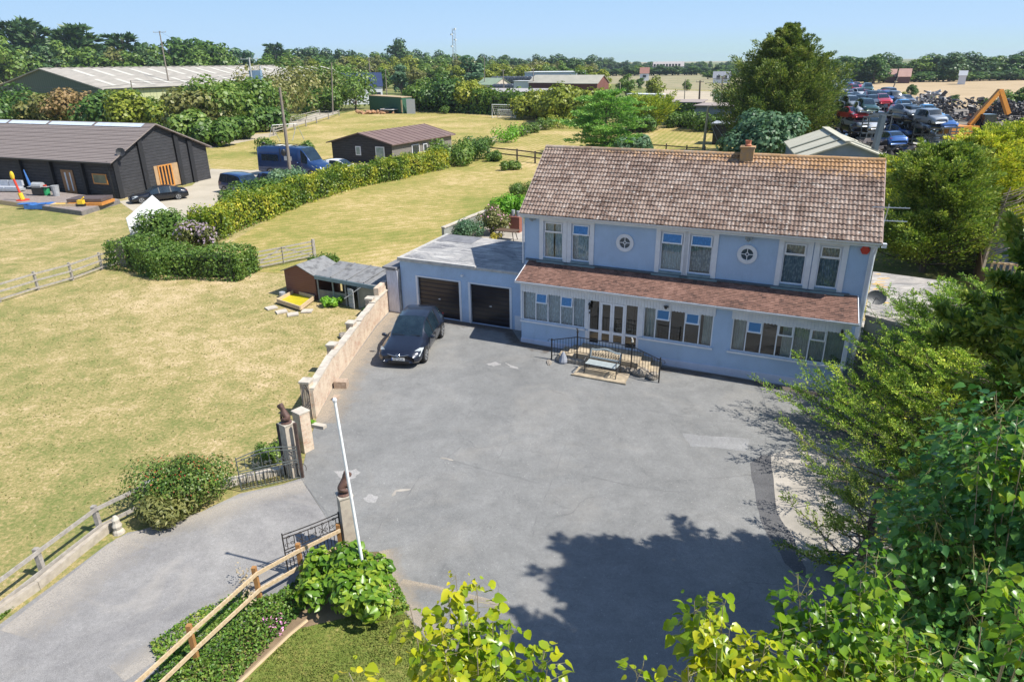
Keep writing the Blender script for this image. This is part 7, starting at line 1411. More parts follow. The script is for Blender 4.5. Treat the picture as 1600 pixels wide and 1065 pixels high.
def conifer(name, label, H_, rx, mat, nb=160, nspray=26, sp=.35, seed=0, loc=(0, 0, 0), group=None, prof=None, up=.25, cat='tree', base=.05, trunk_r=None, lean=0, droop=0., extra=None, bark=None, bare=0, wid=.16, thin=.5):
    global rng; rng = np.random.default_rng(seed+5)
    t = thing(name, label, cat, loc, 0, group); prof = prof or (lambda h: (1-h)**.7*(1 if h > .12 else .6+h*3))
    b = MB(); r0 = trunk_r or H_*.02; b.tube([(0, 0, 0), (lean*.3, 0, H_*.5), (lean, 0, H_*.97)], [r0*1.3, r0*.8, r0*.12], 8); A_, D_, LL_, W_ = [], [], [], []
    for i in range(nb):
        h = base+(1-base)*(i+rng.random())/nb; az = rng.random()*6.283; R_ = rx*prof(h)*rng.uniform(.62, 1.12); z0 = h*H_*.97; d = np.array([math.cos(az), math.sin(az), up*rng.uniform(.4, 1.6)]); o_ = np.array([lean*h, 0, z0]); m1 = o_+d*R_*.5; m2 = o_+d*R_+np.array([0, 0, up*R_*.25-droop*R_])
        b.tube([tuple(o_), tuple(m1), tuple(m2)], [r0*.32*(1.1-h), r0*.2*(1.1-h), .01], 4, False)
        k = int(nspray*(.4+R_/rx)); 
        if rng.random() < bare: k = k//6
        tpar = rng.uniform(.22, 1.03, k)**.8; ctr = np.where(tpar[:, None] < .5, o_+(m1-o_)*(tpar/.5)[:, None], m1+(m2-m1)*((tpar-.5)/.5)[:, None]); spread = R_*.24*(1.15-tpar)[:, None]
        off = rng.normal(size=(k, 3))*spread*np.array([1, 1, thin]); dd = unit(unit(m2-o_)*.8+unit(off)*.7+np.array([0, 0, .2])+rng.normal(size=(k, 3))*.25)
        A_.append(ctr+off); D_.append(dd); LL_.append(rng.uniform(.6, 1.3, k)*sp); W_.append(rng.uniform(.7, 1.3, k)*sp*wid)
    b.build('trunk', bark or m_bark, t); A_ = np.concatenate(A_); V, F = spray_geo(A_, np.concatenate(D_), np.concatenate(LL_), np.concatenate(W_)); raw_mesh('crown', V, F, mat, t); return t
def bush(name, label, px, py, rx, ry, h, mat, nleaf=1500, leaf=.12, seed=0, cat='shrub', group=None, ncl=10, loc=None, stem=True, flowers=None, asp=1.5):
    global rng; rng = np.random.default_rng(seed+77); P0_ = G(px, py) if loc is None else loc; t = thing(name, label, cat, P0_, 0, group)
    C = np.array([(rng.uniform(-1, 1)*rx*.62, rng.uniform(-1, 1)*ry*.62, h*rng.uniform(.30, .66), min(rx, ry, h)*rng.uniform(.42, .62)) for _ in range(ncl)])
    b = MB(); [b.tube([(rng.uniform(-.1, .1)*rx, 0, 0), tuple(c[:3])], [.03+h*.01, .01], 4) for c in C[:6]]; b.build('stem', m_bark, t)
    P, N = crown_points(C, nleaf, .4, .1, 1.0); P[:, 2] = np.abs(P[:, 2])*.98+.02; V, F = leaf_geo(P, N, rng.uniform(.7, 1.3, nleaf)*leaf, asp); raw_mesh('foliage', V, F, mat, t)
    if flowers: P, N = crown_points(C, flowers[1], .95, .8, 1.0); V, F = leaf_geo(P, N, rng.uniform(.7, 1.3, len(P))*flowers[2], 1.6); raw_mesh('flower', V, F, flowers[0], t)
    return t
def hedge(name, label, pts, w_, h, mat, dens=60, leaf=.14, seed=0, rough=.18, group=None):
    """clipped hedge along a line of ground points"""
    global rng; rng = np.random.default_rng(seed+33); pts = [np.array(p) for p in pts]; t = thing(name, label, 'hedge', tuple(pts[0]), 0, group); PP, NN = [], []; b = MB()
    for a, c in zip(pts, pts[1:]):
        d = c-a; L = float(np.linalg.norm(d)); d /= L; nrm = np.array([-d[1], d[0], 0]); n = int(L*dens*(w_+2*h)/3)
        s_ = rng.uniform(0, L, n); q = rng.uniform(0, w_+2*h, n); side = np.where(q < h, -1, np.where(q > h+w_, 1, 0))
        hh = h*(1+.10*np.sin(s_*.9+a[0])+.06*np.sin(s_*2.3)); ww = w_*(1+.15*np.sin(s_*.7+2)+.1*np.sin(s_*1.9))
        off = np.where(side == 0, (q-h)/w_-.5, side*.5)*ww; z = np.where(side == 0, hh, np.where(side == -1, q/h, (q-h-w_)/h)*hh)
        P = a-pts[0]+d*s_[:, None]+nrm*off[:, None]; P[:, 2] = z; N = np.where(side[:, None] == 0, np.array([0, 0, 1.]), nrm*side[:, None]); P += N*rng.normal(size=(n, 1))*rough; N = unit(N+rnd_dir(n)*.8); P[:, 2] = np.maximum(P[:, 2], .03)
        PP.append(P); NN.append(N)
        for e_, sg in ((a, -1), (c, 1)):
            m_ = int(w_*h*dens*1.2); Pe = e_-pts[0]+nrm*rng.uniform(-.5, .5, (m_, 1))*w_+d*sg*np.abs(rng.normal(size=(m_, 1)))*rough*1.3; Pe[:, 2] = rng.uniform(.03, h, m_); PP.append(Pe); NN.append(unit(d*sg+rnd_dir(m_)*.7))
        k = int(L/1.6)+1
        for i in range(k): o_ = a-pts[0]+d*L*(i+.5)/k; b.tube([tuple(o_), tuple(o_+[.1, 0, h*.8])], [.07, .03], 5)
        b.beam(tuple(a-pts[0]+d*w_*.35+np.array([0, 0, h*.45])), tuple(c-pts[0]-d*w_*.35+np.array([0, 0, h*.45])), w_*.5, h*.7)  # solid dark core added inside the leaves to block light coming through
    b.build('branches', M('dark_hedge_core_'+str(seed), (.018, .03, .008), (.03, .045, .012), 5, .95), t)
    P = np.concatenate(PP); V, F = leaf_geo(P, np.concatenate(NN), rng.uniform(.7, 1.3, len(P))*leaf, 1.5); raw_mesh('foliage', V, F, mat, t); return t
m_pink = M('pink_petals', (.62, .22, .42), (.75, .4, .55), 6, .7); m_mauve = M('mauve_flower_spikes', (.27, .20, .30), (.30, .24, .22), 6, .9); m_berry = M('red_berries', (.45, .06, .03), None, 4, .5)

# --- near left
hedge('clipped_hedge', 'long yellow green clipped hedge between the side lawn and the neighbour forecourt', W3((322, 375), (430, 330), (530, 296), (612, 280), (690, 262)), 2.0, 2.0, LM['hedge'], 300, .145, 1)
hedge('dark_hedge', 'dark green rounded hedge at the corner beside the field gate', W3((206, 410), (262, 426), (385, 431)), 2.6, 1.55, LM['mid'], 420, .10, 2, .12)
bush('hedge_shrub', 'bright green shrub growing behind the white leaning panel', 262, 378, 2.6, 2.2, 2.5, LM['mid'], 4200, .15, 3); bush('buddleia', 'mauve flowered buddleia bush rising out of the dark hedge', 316, 398, 1.6, 1.5, 2.7, LM['olive'], 3000, .12, 4, flowers=(m_mauve, 420, .13))
bush('hedge_shrub', 'loose pale green shrub at the forecourt end of the yellow hedge', 400, 315, 2.6, 2.4, 2.2, LM['mid'], 3200, .18, 5); bush('hedge_shrub', 'loose pale green shrub between the parked cars and the yellow hedge', 452, 300, 3.4, 2.4, 2.3, LM['blue'], 3600, .18, 6); bush('hedge_shrub', 'green shrub joining the hedge just before the camper van', 372, 335, 2.4, 2.2, 2.0, LM['mid'], 2600, .17, 7)
bush('hedge_shrub', 'rounded green shrub at the far end of the yellow hedge', 705, 258, 3.2, 3, 2.9, LM['mid'], 2600, .22, 8); bush('hedge_shrub', 'dark clipped round shrub beside the dark rail fence', 738, 250, 2.6, 2.6, 3.0, LM['deep'], 2200, .2, 9)
bush('garden_shrub', 'low rounded green shrub behind the red shed', 516, 420, 1.5, 1.0, .9, LM['mid'], 2200, .09, 10); bush('weeds', 'tuft of tall weeds growing against the lean-to', 520, 478, .9, .4, .55, LM['bright'], 900, .09, 11); bush('weeds', 'green weeds beside the wall pier at the lean-to corner', 578, 492, .4, .5, .65, LM['mid'], 700, .09, 12)
bush('cotoneaster_shrub', 'big spreading cotoneaster shrub with red berries on the gravel drive edge', 300, 775, 1.75, 1.2, 1.35, LM['coton'], 10000, .055, 13, ncl=20, flowers=(m_berry, 260, .03)); bush('juniper_shrub', 'low feathery juniper shrub beside the silvery fence end', 258, 812, 1.0, .8, .8, LM['olive'], 5200, .055, 14, ncl=14, asp=3.0)
bush('weeds', 'green weeds round the foot of the left statue pier', 430, 716, .9, .5, .7, LM['mid'], 1500, .06, 15); bush('weeds', 'small weed at the foot of the arched gate', 488, 664, .16, .14, .2, LM['bright'], 260, .04, 16)
bush('broadleaf_shrub', 'large glossy yellow green broad leaved shrub round the flagpole foot', 550, 944, 1.35, 1.15, 1.3, LM['elder'], 100, .15, 17, ncl=14)
# broad round leaves for that shrub
rng = np.random.default_rng(5); sh = [o for o in col.objects if o.name.startswith('broadleaf_shrub')][0]; C = np.array([(rng.uniform(-1, 1)*.95, rng.uniform(-1, 1)*.75, rng.uniform(.30, .75), rng.uniform(.38, .52)) for _ in range(16)])
P, N = crown_points(C, 2100, .6, .5, 1.0); P[:, 2] = np.abs(P[:, 2])+.03; T = unit(np.cross(N, rnd_dir(len(P)))); V, F = heart_geo(P, unit(N+[0, 0, .5]), T, rng.uniform(.11, .20, len(P))); 
old = [c for c in sh.children if c.name.startswith('foliage')][0]; bpy.data.objects.remove(old); raw_mesh('foliage', V, F, LM['elder'], sh)
def groundcover(name, label, poly, n, h, leaf, mat, seed, kind='stuff', cat='ground cover'):
    global rng; rng = np.random.default_rng(seed); P = np.array([G(*p)[:2] for p in poly]); lo, hi = P.min(0), P.max(0); pts = []
    while len(pts) < n:
        q = rng.uniform(lo, hi, (n, 2)); ins = np.zeros(len(q), bool); j = len(P)-1
        for i in range(len(P)):
            c = ((P[i, 1] > q[:, 1]) != (P[j, 1] > q[:, 1])) & (q[:, 0] < (P[j, 0]-P[i, 0])*(q[:, 1]-P[i, 1])/(P[j, 1]-P[i, 1]+1e-12)+P[i, 0]); ins ^= c; j = i
        pts += list(q[ins])
    q = np.array(pts[:n]); hh = h*(.55+.45*np.sin(q[:, 0]*2.1+1)*np.sin(q[:, 1]*1.7)); z = rng.uniform(0.1, 1, n)*np.maximum(hh, .1*h); X = np.column_stack([q, z]); V, F = leaf_geo(X, unit(rnd_dir(n)+[0, 0, .9]), rng.uniform(.7, 1.3, n)*leaf, 1.6); o = raw_mesh(name, V, F, mat); tag(o, label, cat, None, kind); return o
groundcover('ground_cover', 'low mixed green ground cover filling the bed under the timber fence', [(190, 1110), (255, 1045), (300, 985), (370, 945), (430, 930), (500, 880), (545, 885), (470, 960), (440, 990), (375, 1060), (320, 1110)], 5200, .24, .05, LM['coton'], 21)
groundcover('ground_cover', 'patchy brighter heather like growth among the bed under the timber fence', [(190, 1110), (255, 1045), (300, 985), (370, 945), (430, 930), (500, 880), (545, 885), (470, 960), (440, 990), (375, 1060), (320, 1110)], 4600, .30, .045, LM['ground'], 29); groundcover('ground_cover', 'low green plants on the gravel side of the timber fence', [(236, 1010), (300, 960), (360, 935), (385, 925), (400, 945), (300, 1010), (250, 1050)], 2000, .24, .05, LM['ground'], 22)
groundcover('pink_flowers', 'scatter of small pink flowers along the bed edge', [(405, 975), (440, 965), (455, 985), (430, 1000)], 90, .3, .045, m_pink, 23, 'stuff', 'flowers'); groundcover('pink_flowers', 'small pink flowers between the broad leaved shrub and tarmac', [(600, 905), (618, 915), (625, 950), (605, 950)], 60, .25, .04, m_pink, 24, 'stuff', 'flowers'); groundcover('weeds_strip', 'small plants along the tarmac edge beside the broad leaved shrub', [(592, 890), (618, 905), (640, 955), (615, 960), (598, 930)], 1600, .22, .05, LM['ground'], 25, 'stuff', 'weeds')
groundcover('dry_seed_heads', 'pale dry seed heads against the fence post', [(372, 905), (395, 900), (402, 950), (385, 960)], 260, .6, .04, M('straw_seed', (.40, .32, .2), None, 5, .9), 26, 'stuff', 'seed heads'); groundcover('grass_tufts', 'short grass tufts across the small front lawn', [(350, 1110), (455, 985), (560, 960), (600, 905), (655, 985), (712, 1065), (740, 1150)], 26000, .035, .035, m_lawn, 27, 'stuff', 'grass')
groundcover('lawn_tufts', 'coarse uneven tufts scattered through the dry lawn', [(0, 480), (200, 425), (440, 440), (560, 500), (500, 600), (440, 640), (380, 680), (230, 750), (0, 880)], 3500, .04, .045, LM['tuft'], 30, 'stuff', 'grass')
groundcover('verge_grass', 'thin grass strip between the silvery fence and the timber sleepers', [(0, 950), (75, 890), (160, 828), (178, 822), (110, 868), (0, 970)], 2500, .12, .05, LM['mid'], 28, 'stuff', 'grass')
b = MB(); A = G(375, 1066); B = G(452, 993); C_ = G(480, 970); b.tube([(A[0]-.3, A[1]-.6, .03), (A[0], A[1], .03), (B[0], B[1], .03), (C_[0], C_[1], .03)], .045, 5); tag(b.build('lawn_edging', M('pale_wood_edging', (.45, .33, .2), None, 4, .9)), 'thin pale timber edging between flower bed and small front lawn', 'edging')
# --- garden behind garage
bush('garden_shrub', 'feathery mid green shrub inside the low wall behind the garage', 733, 372, 1.5, 1.2, 1.5, LM['blue'], 3000, .09, 31); bush('rose_bush', 'mixed pinkish rose bush behind the garage patio', 768, 365, 1.5, 1.3, 2.3, LM['olive'], 3200, .10, 32, flowers=(m_pink, 120, .08)); bush('lime_shrub', 'bright lime green laurel rising at the left wall of the house', 800, 352, 1.9, 1.7, 2.9, LM['bright'], 4600, .13, 33); bush('clipped_dome_shrub', 'small dark clipped dome shrub left of the tiled roof verge', 818, 310, 1.5, 1.3, 1.7, LM['mid'], 2600, .1, 34)
bush('yellow_flower_clump', 'clump of yellow flowers by the patio table', 775, 377, .5, .4, .6, LM['golden'], 500, .08, 35)
# --- mid distance trees (base pixel, height from top pixel)
def T_(px, pb, pt): P = G(px, pb); return P, ZAT(P, pt)
P, h = T_(945, 240, 140); conifer('cedar_tree', 'light green layered tree with spreading tiers behind the house ridge', h, 5.3, LM['cedar'], 130, 120, .42, 41, P, None, lambda q: (.35+.75*abs(math.sin(min(1, q*1.1)*3.0))**.7)*(.72+.38*(math.sin(q*31) > 0)), .05, wid=.2, thin=.16)
bush('willow_shrub', 'soft grey green feathery shrub just behind the ridge below the layered tree', 985, 243, 2.9, 2.2, 3.0, LM['blue'], 3200, .22, 42, asp=2.4); bush('willow_shrub', 'small feathery shrub right of the larger one behind the ridge', 1003, 241, 1.5, 1.4, 2.3, LM['blue'], 1200, .2, 43, asp=2.4)
P, h = T_(1014, 203, 157); conifer('golden_conifer', 'golden tipped conifer against the grey block building', h*1.05, 4.6, LM['gconifer'], 120, 90, .5, 44, P, None, lambda q: .5+.6*math.sin(min(1, q)*3.0) if q < .9 else .35, .3); bush('hedge_shrub', 'dark shrub at the foot of the golden conifer', 1000, 207, 4, 2.5, 3.4, LM['deep'], 1800, .3, 45)
P, h = T_(1226, 250, 34); P = (P[0], P[1]+4, 0); h = ZAT(P, 34)
conifer('great_conifer', 'towering dark green conifer with olive highlights beside the stacked cars', h, 8.6, LM['gconn_dark'], 520, 330, .36, 46, P, None, lambda q: 1.08*(1-q)**.85+.02 if q > .16 else .85, .5, bare=.05, wid=.17, thin=.35)
P, h = T_(1192, 262, 180); broadleaf('grey_leaved_tree', 'rounded grey green leafy tree just behind the chimney', 'tree', h, 5.0, LM['blue'], 7000, .34, 22, .12, 47, P)
# clipped hedges and shrubs by block building
for i, (x, y, rx, h, k, l) in enumerate(((1062, 199, 4, 2.6, 'mid', 'low pale shrub at the foot of the ivy covered block building'), (1100, 205, 4.5, 3.2, 'mid', 'clipped round shrub in front of the louvred block building'), (1128, 207, 3, 2.6, 'mid', 'smaller clipped shrub left of the pale telegraph pole'), (1152, 207, 4, 3.6, 'olive', 'square clipped shrub beside the dark field shelter'), (1128, 176, 3.2, 7, 'blue', 'slim pale conifer in front of the sandy paddock'))):
    bush('clipped_shrub', l, x, y, rx, rx*.7, h, LM[k], 1500, .3, 50+i)
b = MB()
for (x0, x1, yb, l) in ((1046, 1074, 199, 0),): 
    pass
P = np.array(G(1062, 197)); rng = np.random.default_rng(3); n = 900; q = rng.uniform(-1, 1, (n, 2)); X = np.column_stack([q[:, 0]*3.2*(1-.5*np.abs(q[:, 1]-1)/2), rng.normal(size=n)*.1-.5, 2.2+q[:, 1]*2.1]); V, F = leaf_geo(X, unit(rnd_dir(n)+[0, -1, 0]), np.full(n, .35), 1.4); o = raw_mesh('wall_ivy', V, F, LM['deep'], None, P); tag(o, 'dark ivy patch hanging on the grey block building', 'ivy')
P = np.array(G(1150, 204)); o = raw_mesh('wall_ivy', V*[.8, 1, 1], F, LM['deep'], None, P); tag(o, 'second dark ivy patch beside the pale telegraph pole', 'ivy')
# clipped boundary hedge behind goal and tree clumps along it
hedge('boundary_hedge', 'tall dark clipped boundary hedge behind the football goal', W3((640, 172), (700, 174), (760, 178), (820, 181), (905, 187)), 4, 5.0, LM['mid'], 16, .55, 61, .4)
MT = [(663, 172, 128, 7, 'mid', 'rounded green tree right of the container'), (700, 174, 126, 8, 'deep', 'broad dark green tree between container and goal'), (738, 176, 124, 6, 'yellow', 'yellow green tree left of the silage bales'), (838, 186, 143, 6, 'yellow', 'yellow green spreading tree right of the goal'), (868, 190, 150, 5, 'yellow', 'loose yellowish tree left of the cedar'), (900, 192, 136, 7.5, 'yellow', 'broad yellow green tree before the brown stable'), (478, 172, 104, 13, 'olive', 'big olive crown above the farm track fence'), (522, 170, 110, 11, 'mid', 'green crown beside the track gate'), (556, 172, 118, 9, 'mid', 'rounded tree overhanging the rubble heap'), (440, 190, 108, 11, 'olive', 'olive crown behind the brown telegraph pole'), (392, 200, 122, 9, 'mid', 'green tree around the transformer poles'), (350, 208, 128, 8, 'mid', 'green tree in the overgrown hedge before the farm barn'), (310, 212, 140, 7, 'olive', 'scrubby tree above the bare earth strip'),
      (262, 205, 156, 6, 'mid', 'dark bushy shrub mass right of the thin grey pole'), (222, 208, 148, 7, 'yellow', 'yellow green bushy tree at the thin grey pole'), (176, 206, 142, 7, 'deep', 'dark green bush before the farm barn corner'), (130, 200, 142, 7, 'rust', 'rust tinted bush before the green barn gable'), (88, 200, 150, 7, 'olive', 'olive bush behind the black barn roof'), (40, 200, 143, 8, 'deep', 'dark green tree behind the left of the black barn'), (0, 200, 148, 8, 'mid', 'green tree at the left edge behind the black barn'), (336, 228, 190, 4, 'mid', 'low scrub beside the bare earth strip'), (380, 216, 186, 4, 'mid', 'low scrub at the near side of the transformer poles'), (300, 226, 178, 5, 'mid', 'scrub bush beyond the black barn gable'), (415, 206, 170, 5, 'deep', 'dark bush at the foot of the transformer poles'), (500, 176, 140, 7, 'mid', 'leafy green shrub mass along the farm track')]
for i, (x, yb, yt, r, k, l) in enumerate(MT):
    P, h = T_(x, yb, yt); broadleaf('hedgerow_tree', l, 'tree', h, r, LM[k], 2600, .55, 16, .03, 100+i, P, 'trees and scrub in the overgrown hedgerow', shape=1.0)
for i, (x, y, r, h, k, l) in enumerate(((485, 240, 1.6, 2.2, 'mid', 'small lone bush on the dry grass left of the timber bungalow'), (415, 240, 2, 2.6, 'mid', 'bush at the foot of the garden swing'), (695, 178, 1.8, 2.2, 'mid', 'small round bush on the far paddock'), (790, 222, 3, 3.0, 'bright', 'leafy bush on the pale rail fence'), (760, 230, 1.6, 1.6, 'mid', 'low bush at the near end of the pale rail fence'), (812, 213, 2.4, 2.2, 'mid', 'bush midway along the pale rail fence'), (830, 208, 2, 1.9, 'mid', 'small bush further along the pale rail fence'), (850, 203, 2.4, 2.3, 'mid', 'bush before the end of the pale rail fence'), (878, 200, 4.5, 2.6, 'yellow', 'yellow green mound where the pale fence meets the hedge'), (905, 194, 4.5, 2.8, 'mid', 'long low mound of scrub left of the cedar'), (800, 266, 1.6, 1.0, 'mid', 'weedy growth under the dark rail fence'), (770, 252, 1.4, 1.2, 'mid', 'bush growing through the dark rail fence'))):
    bush('field_bush', l, x, y, r, r*.8, h, LM[k], 900, .2, 200+i)

# --- woodland behind: shared prototypes, every tree an object of its own
protos = {}
for i, (k, mt, sh_, rx) in enumerate((('far', 'far', 1, .52), ('far', 'mid', 1, .5), ('far', 'deep', 1.05, .46), ('far', 'olive', 1, .55), ('far', 'yellow', 1, .5), ('far', 'blue', 1.05, .42))):
    protos[mt] = [broadleaf('woodland_tree', 'x', 'tree', 10, 10*rx*.78, LM[mt], 1900, .48, 24, .0, 300+i*3+j, (0, 0, -90), shape=sh_, lowcut=-1.0) for j in range(2)]
protos['pine'] = [conifer('woodland_conifer', 'x', 10, 3.2, LM['far'], 60, 34, .9, 320+j, (0, 0, -90), None, lambda q: (1-q)**.5*.9+.12, .5, wid=.2) for j in range(2)]
usedp = set(); rs = random.Random(5); WOODS = []
NICE = {'far': 'dark green rounded tree', 'mid': 'mid green bushy tree', 'deep': 'deep green dense tree', 'olive': 'olive green spreading tree', 'yellow': 'yellow green bright tree', 'blue': 'grey green feathery tree', 'pine': 'dark pointed conifer'}
def wood(x, yb, yt, mt, where, group, wide=1.0):
    P = G(x, yb); h = max(2.5, ZAT(P, yt)); j = rs.randrange(2); pr = protos[mt][j]; s = h/10.; sc_ = (s*wide, s*wide, s)
    lb = f'{NICE[mt]} {where}'
    if id(pr) not in usedp: usedp.add(id(pr)); r = pr; r.location = P; r.scale = sc_; r['label'] = lb; r['group'] = group; r.rotation_euler = (0, 0, rs.uniform(0, 6))
    else: r = dup(pr, P, rs.uniform(0, 6), lb, group, sc_)
    WOODS.append((lb, x, r)); return r
# tall tree belt behind the farm barn
for (x, yb, yt, mt, w_) in ((-30, 150, 62, 'mid', 1), (18, 148, 52, 'mid', 1), (40, 140, 37, 'pine', 2.0), (75, 140, 47, 'pine', 1.8), (62, 138, 36, 'pine', 1.2), (105, 142, 62, 'mid', 1.1), (120, 140, 50, 'pine', 1.8), (143, 139, 44, 'pine', 1.9), (165, 142, 64, 'far', 1.1), (190, 142, 72, 'olive', 1), (206, 139, 57, 'pine', 1.9), (232, 142, 72, 'far', 1.1), (252, 141, 66, 'mid', .9), (275, 139, 56, 'deep', 1.1), (305, 138, 47, 'deep', 1.35), (335, 139, 52, 'deep', 1.3), (350, 141, 66, 'mid', 1), (375, 137, 73, 'blue', 1), (392, 138, 77, 'blue', 1), (150, 143, 70, 'mid', 1.3), (80, 143, 72, 'far', 1.2), (50, 144, 74, 'mid', 1.2), (215, 143, 77, 'mid', 1.3), (310, 142, 70, 'mid', 1.3), (410, 139, 90, 'mid', 1), (425, 138, 96, 'far', 1)):
    wood(x, yb, yt, mt, 'in the belt behind the farm barn', 'tall trees behind the farm barn', w_)
# far woodland skyline, left to centre
x = 418
sky_top = lambda x: np.interp(x, [420, 430, 470, 520, 560, 600, 640, 700, 760, 820, 880, 930, 960, 1000, 1060, 1110, 1150, 1290, 1310, 1350, 1385, 1420, 1460, 1500, 1560, 1600], [84, 74, 77, 76, 82, 78, 79, 80, 84, 86, 84, 88, 94, 97, 97, 96, 92, 92, 88, 84, 88, 90, 86, 86, 84, 84])
while x < 1160:
    for rb, dy in ((126, 0), (133, 9), (141, 18)):
        if x > 930 and rb > 126: continue
        base = rb-(x-420)*.0144+(-8 if x > 930 else 0); yt = sky_top(x)+dy+rs.uniform(-3, 4); mt = rs.choice(['far', 'far', 'deep', 'mid', 'far'] if dy == 0 else ['far', 'mid', 'olive', 'yellow', 'mid', 'deep'] if dy == 9 else ['mid', 'yellow', 'olive', 'yellow', 'mid'])
        wood(x+rs.uniform(-5, 5), base, yt, mt, {0: 'on the skyline of the far wood', 9: 'in middle rows of the far wood', 18: 'in the near rows of the far wood'}[dy], 'trees of the far wood', rs.uniform(1.1, 1.6))
    x += rs.uniform(11, 16) if x < 930 else rs.uniform(8, 12)
for (x, yb, yt, mt, w_, l) in ((435, 128, 71, 'pine', 1.6, 'standing above the skyline near the barn end'), (627, 124, 62, 'far', 1.1, 'standing alone above the skyline left of the mast'), (563, 132, 88, 'yellow', 1.5, 'with a golden dome in the near wood'), (628, 147, 100, 'blue', 1.1, 'weeping beside the short telegraph pole'), (650, 148, 104, 'olive', 1.1, 'weeping behind the container'), (690, 148, 97, 'mid', 1.0, 'tall and dark left of the pale weeping tree'), (712, 148, 102, 'yellow', 1.1, 'pale and bare branched behind the hedge'), (735, 146, 86, 'blue', 1.5, 'wide and grey green before the skyline'), (760, 148, 108, 'yellow', 1.2, 'beside the silage stack'), (790, 142, 104, 'yellow', 1.3, 'over the silage stack'), (815, 140, 102, 'yellow', 1.2, 'left of the white unit'), (850, 138, 100, 'mid', 1.2, 'behind the white unit'),
        (905, 148, 105, 'mid', 1.4, 'right of the white unit'), (938, 150, 108, 'yellow', 1.3, 'beyond the short brown stable'), (978, 152, 114, 'mid', 1.2, 'at the edge of the stubble field'), (1022, 156, 119, 'yellow', 1.3, 'round topped in the yard before the stubble'), (1000, 140, 119, 'deep', 1, 'small beside the round topped one'), (1073, 142, 124, 'mid', 1.2, 'lone in the stubble field'), (505, 140, 96, 'olive', 1.3, 'behind the cottage solar roof'), (540, 142, 100, 'mid', 1.4, 'left of the cottage'), (470, 146, 100, 'mid', 1.4, 'behind the overgrown track hedge'), (600, 142, 104, 'mid', 1.2, 'right of the cottage roof'), (880, 140, 98, 'mid', 1.2, 'behind the stables')):
    wood(x, yb, yt, mt, l, 'trees standing out before the far wood', w_)
# trees beyond the wheat on the right
x = 1262
while x < 1640:
    if not 1383 < x < 1424: wood(x, 128-(x-1262)*.012, sky_top(x)+rs.uniform(-5, 3), rs.choice(['far', 'deep', 'far', 'mid']), 'in the row beyond the wheat field', 'trees beyond the wheat field', rs.uniform(1.5, 2.0))
    wood(x+6, 132-(x-1262)*.02, sky_top(x)+rs.uniform(20, 27), rs.choice(['far', 'deep', 'mid']), 'low before the wheat field row', 'trees beyond the wheat field', rs.uniform(2.2, 3.0))
    x += rs.uniform(12, 17)
for (x, yb, yt, mt, w_, l) in ((1306, 133, 84, 'far', 1.1, 'tall at the left end of the wheat field row'), (1330, 131, 83, 'deep', 1.2, 'broad left of the red roofed houses'), (1364, 131, 81, 'deep', 1.3, 'tallest beside the red roofed houses'), (1398, 124, 84, 'deep', 1.2, 'rising behind the red roofed houses'), (1482, 128, 83, 'far', 1.5, 'tallest in the middle of the wheat field row'), (1423, 152, 129, 'deep', 1.2, 'lone before the wheat field'), (1409, 158, 143, 'yellow', 1.4, 'low and yellow behind the stacked cars'), (1453, 160, 146, 'mid', 1.5, 'low beyond the pale rubble mound'), (1490, 161, 150, 'deep', 1.5, 'low on the near edge of the wheat'), (1560, 178, 140, 'mid', 1.6, 'bushy behind the orange crane'), (1590, 178, 134, 'mid', 1.6, 'bushy at the right edge behind the crane'), (1620, 180, 136, 'mid', 1.6, 'beyond the right edge near the crane'), (1355, 146, 131, 'mid', 1.3, 'small behind the far stacked cars'), (1535, 168, 152, 'mid', 1.8, 'low scrub left of the crane arm')):
    wood(x, yb, yt, mt, l, 'single trees round the wheat field', w_)
for i, x in enumerate((1106, 1118, 1130, 1142)): wood(x, 124, 110-i, 'mid', 'hiding the grey roofed house', 'trees along the stubble field', 2.2)
for i, x in enumerate((1120, 1138, 1160)): wood(x, 120, 101-i, 'far', 'ending the stubble field hedge', 'trees along the stubble field', 1.6)
x = 905
while x < 1290:
    wood(x, 119.5-(x-905)*.010, 105+rs.uniform(-4, 2), rs.choice(['deep', 'far', 'mid']), 'in the hedge topping the stubble field', 'trees along the stubble field', 2.6)
    if rs.random() < .8: wood(x+4, 110-(x-905)*.012, 97+rs.uniform(-3, 3), rs.choice(['far', 'far', 'deep']), 'in distant woods past the stubble field', 'trees along the stubble field', 3.2)
    x += rs.uniform(8, 11)
bylab = {}
for lb, x_, r in WOODS: bylab.setdefault(lb, []).append((x_, r))
for lb, L_ in bylab.items():
    if len(L_) > 1:
        for i, (x_, r) in enumerate(sorted(L_, key=lambda q: q[0])):
            r['label'] = ('leftmost' if i == 0 else 'rightmost' if i == len(L_)-1 else ORD[i]+' from the left')+' '+lb
for pl_ in protos.values():
    for r in pl_:
        if id(r) not in usedp:
            for ch in list(r.children): bpy.data.objects.remove(ch)
            bpy.data.objects.remove(r)

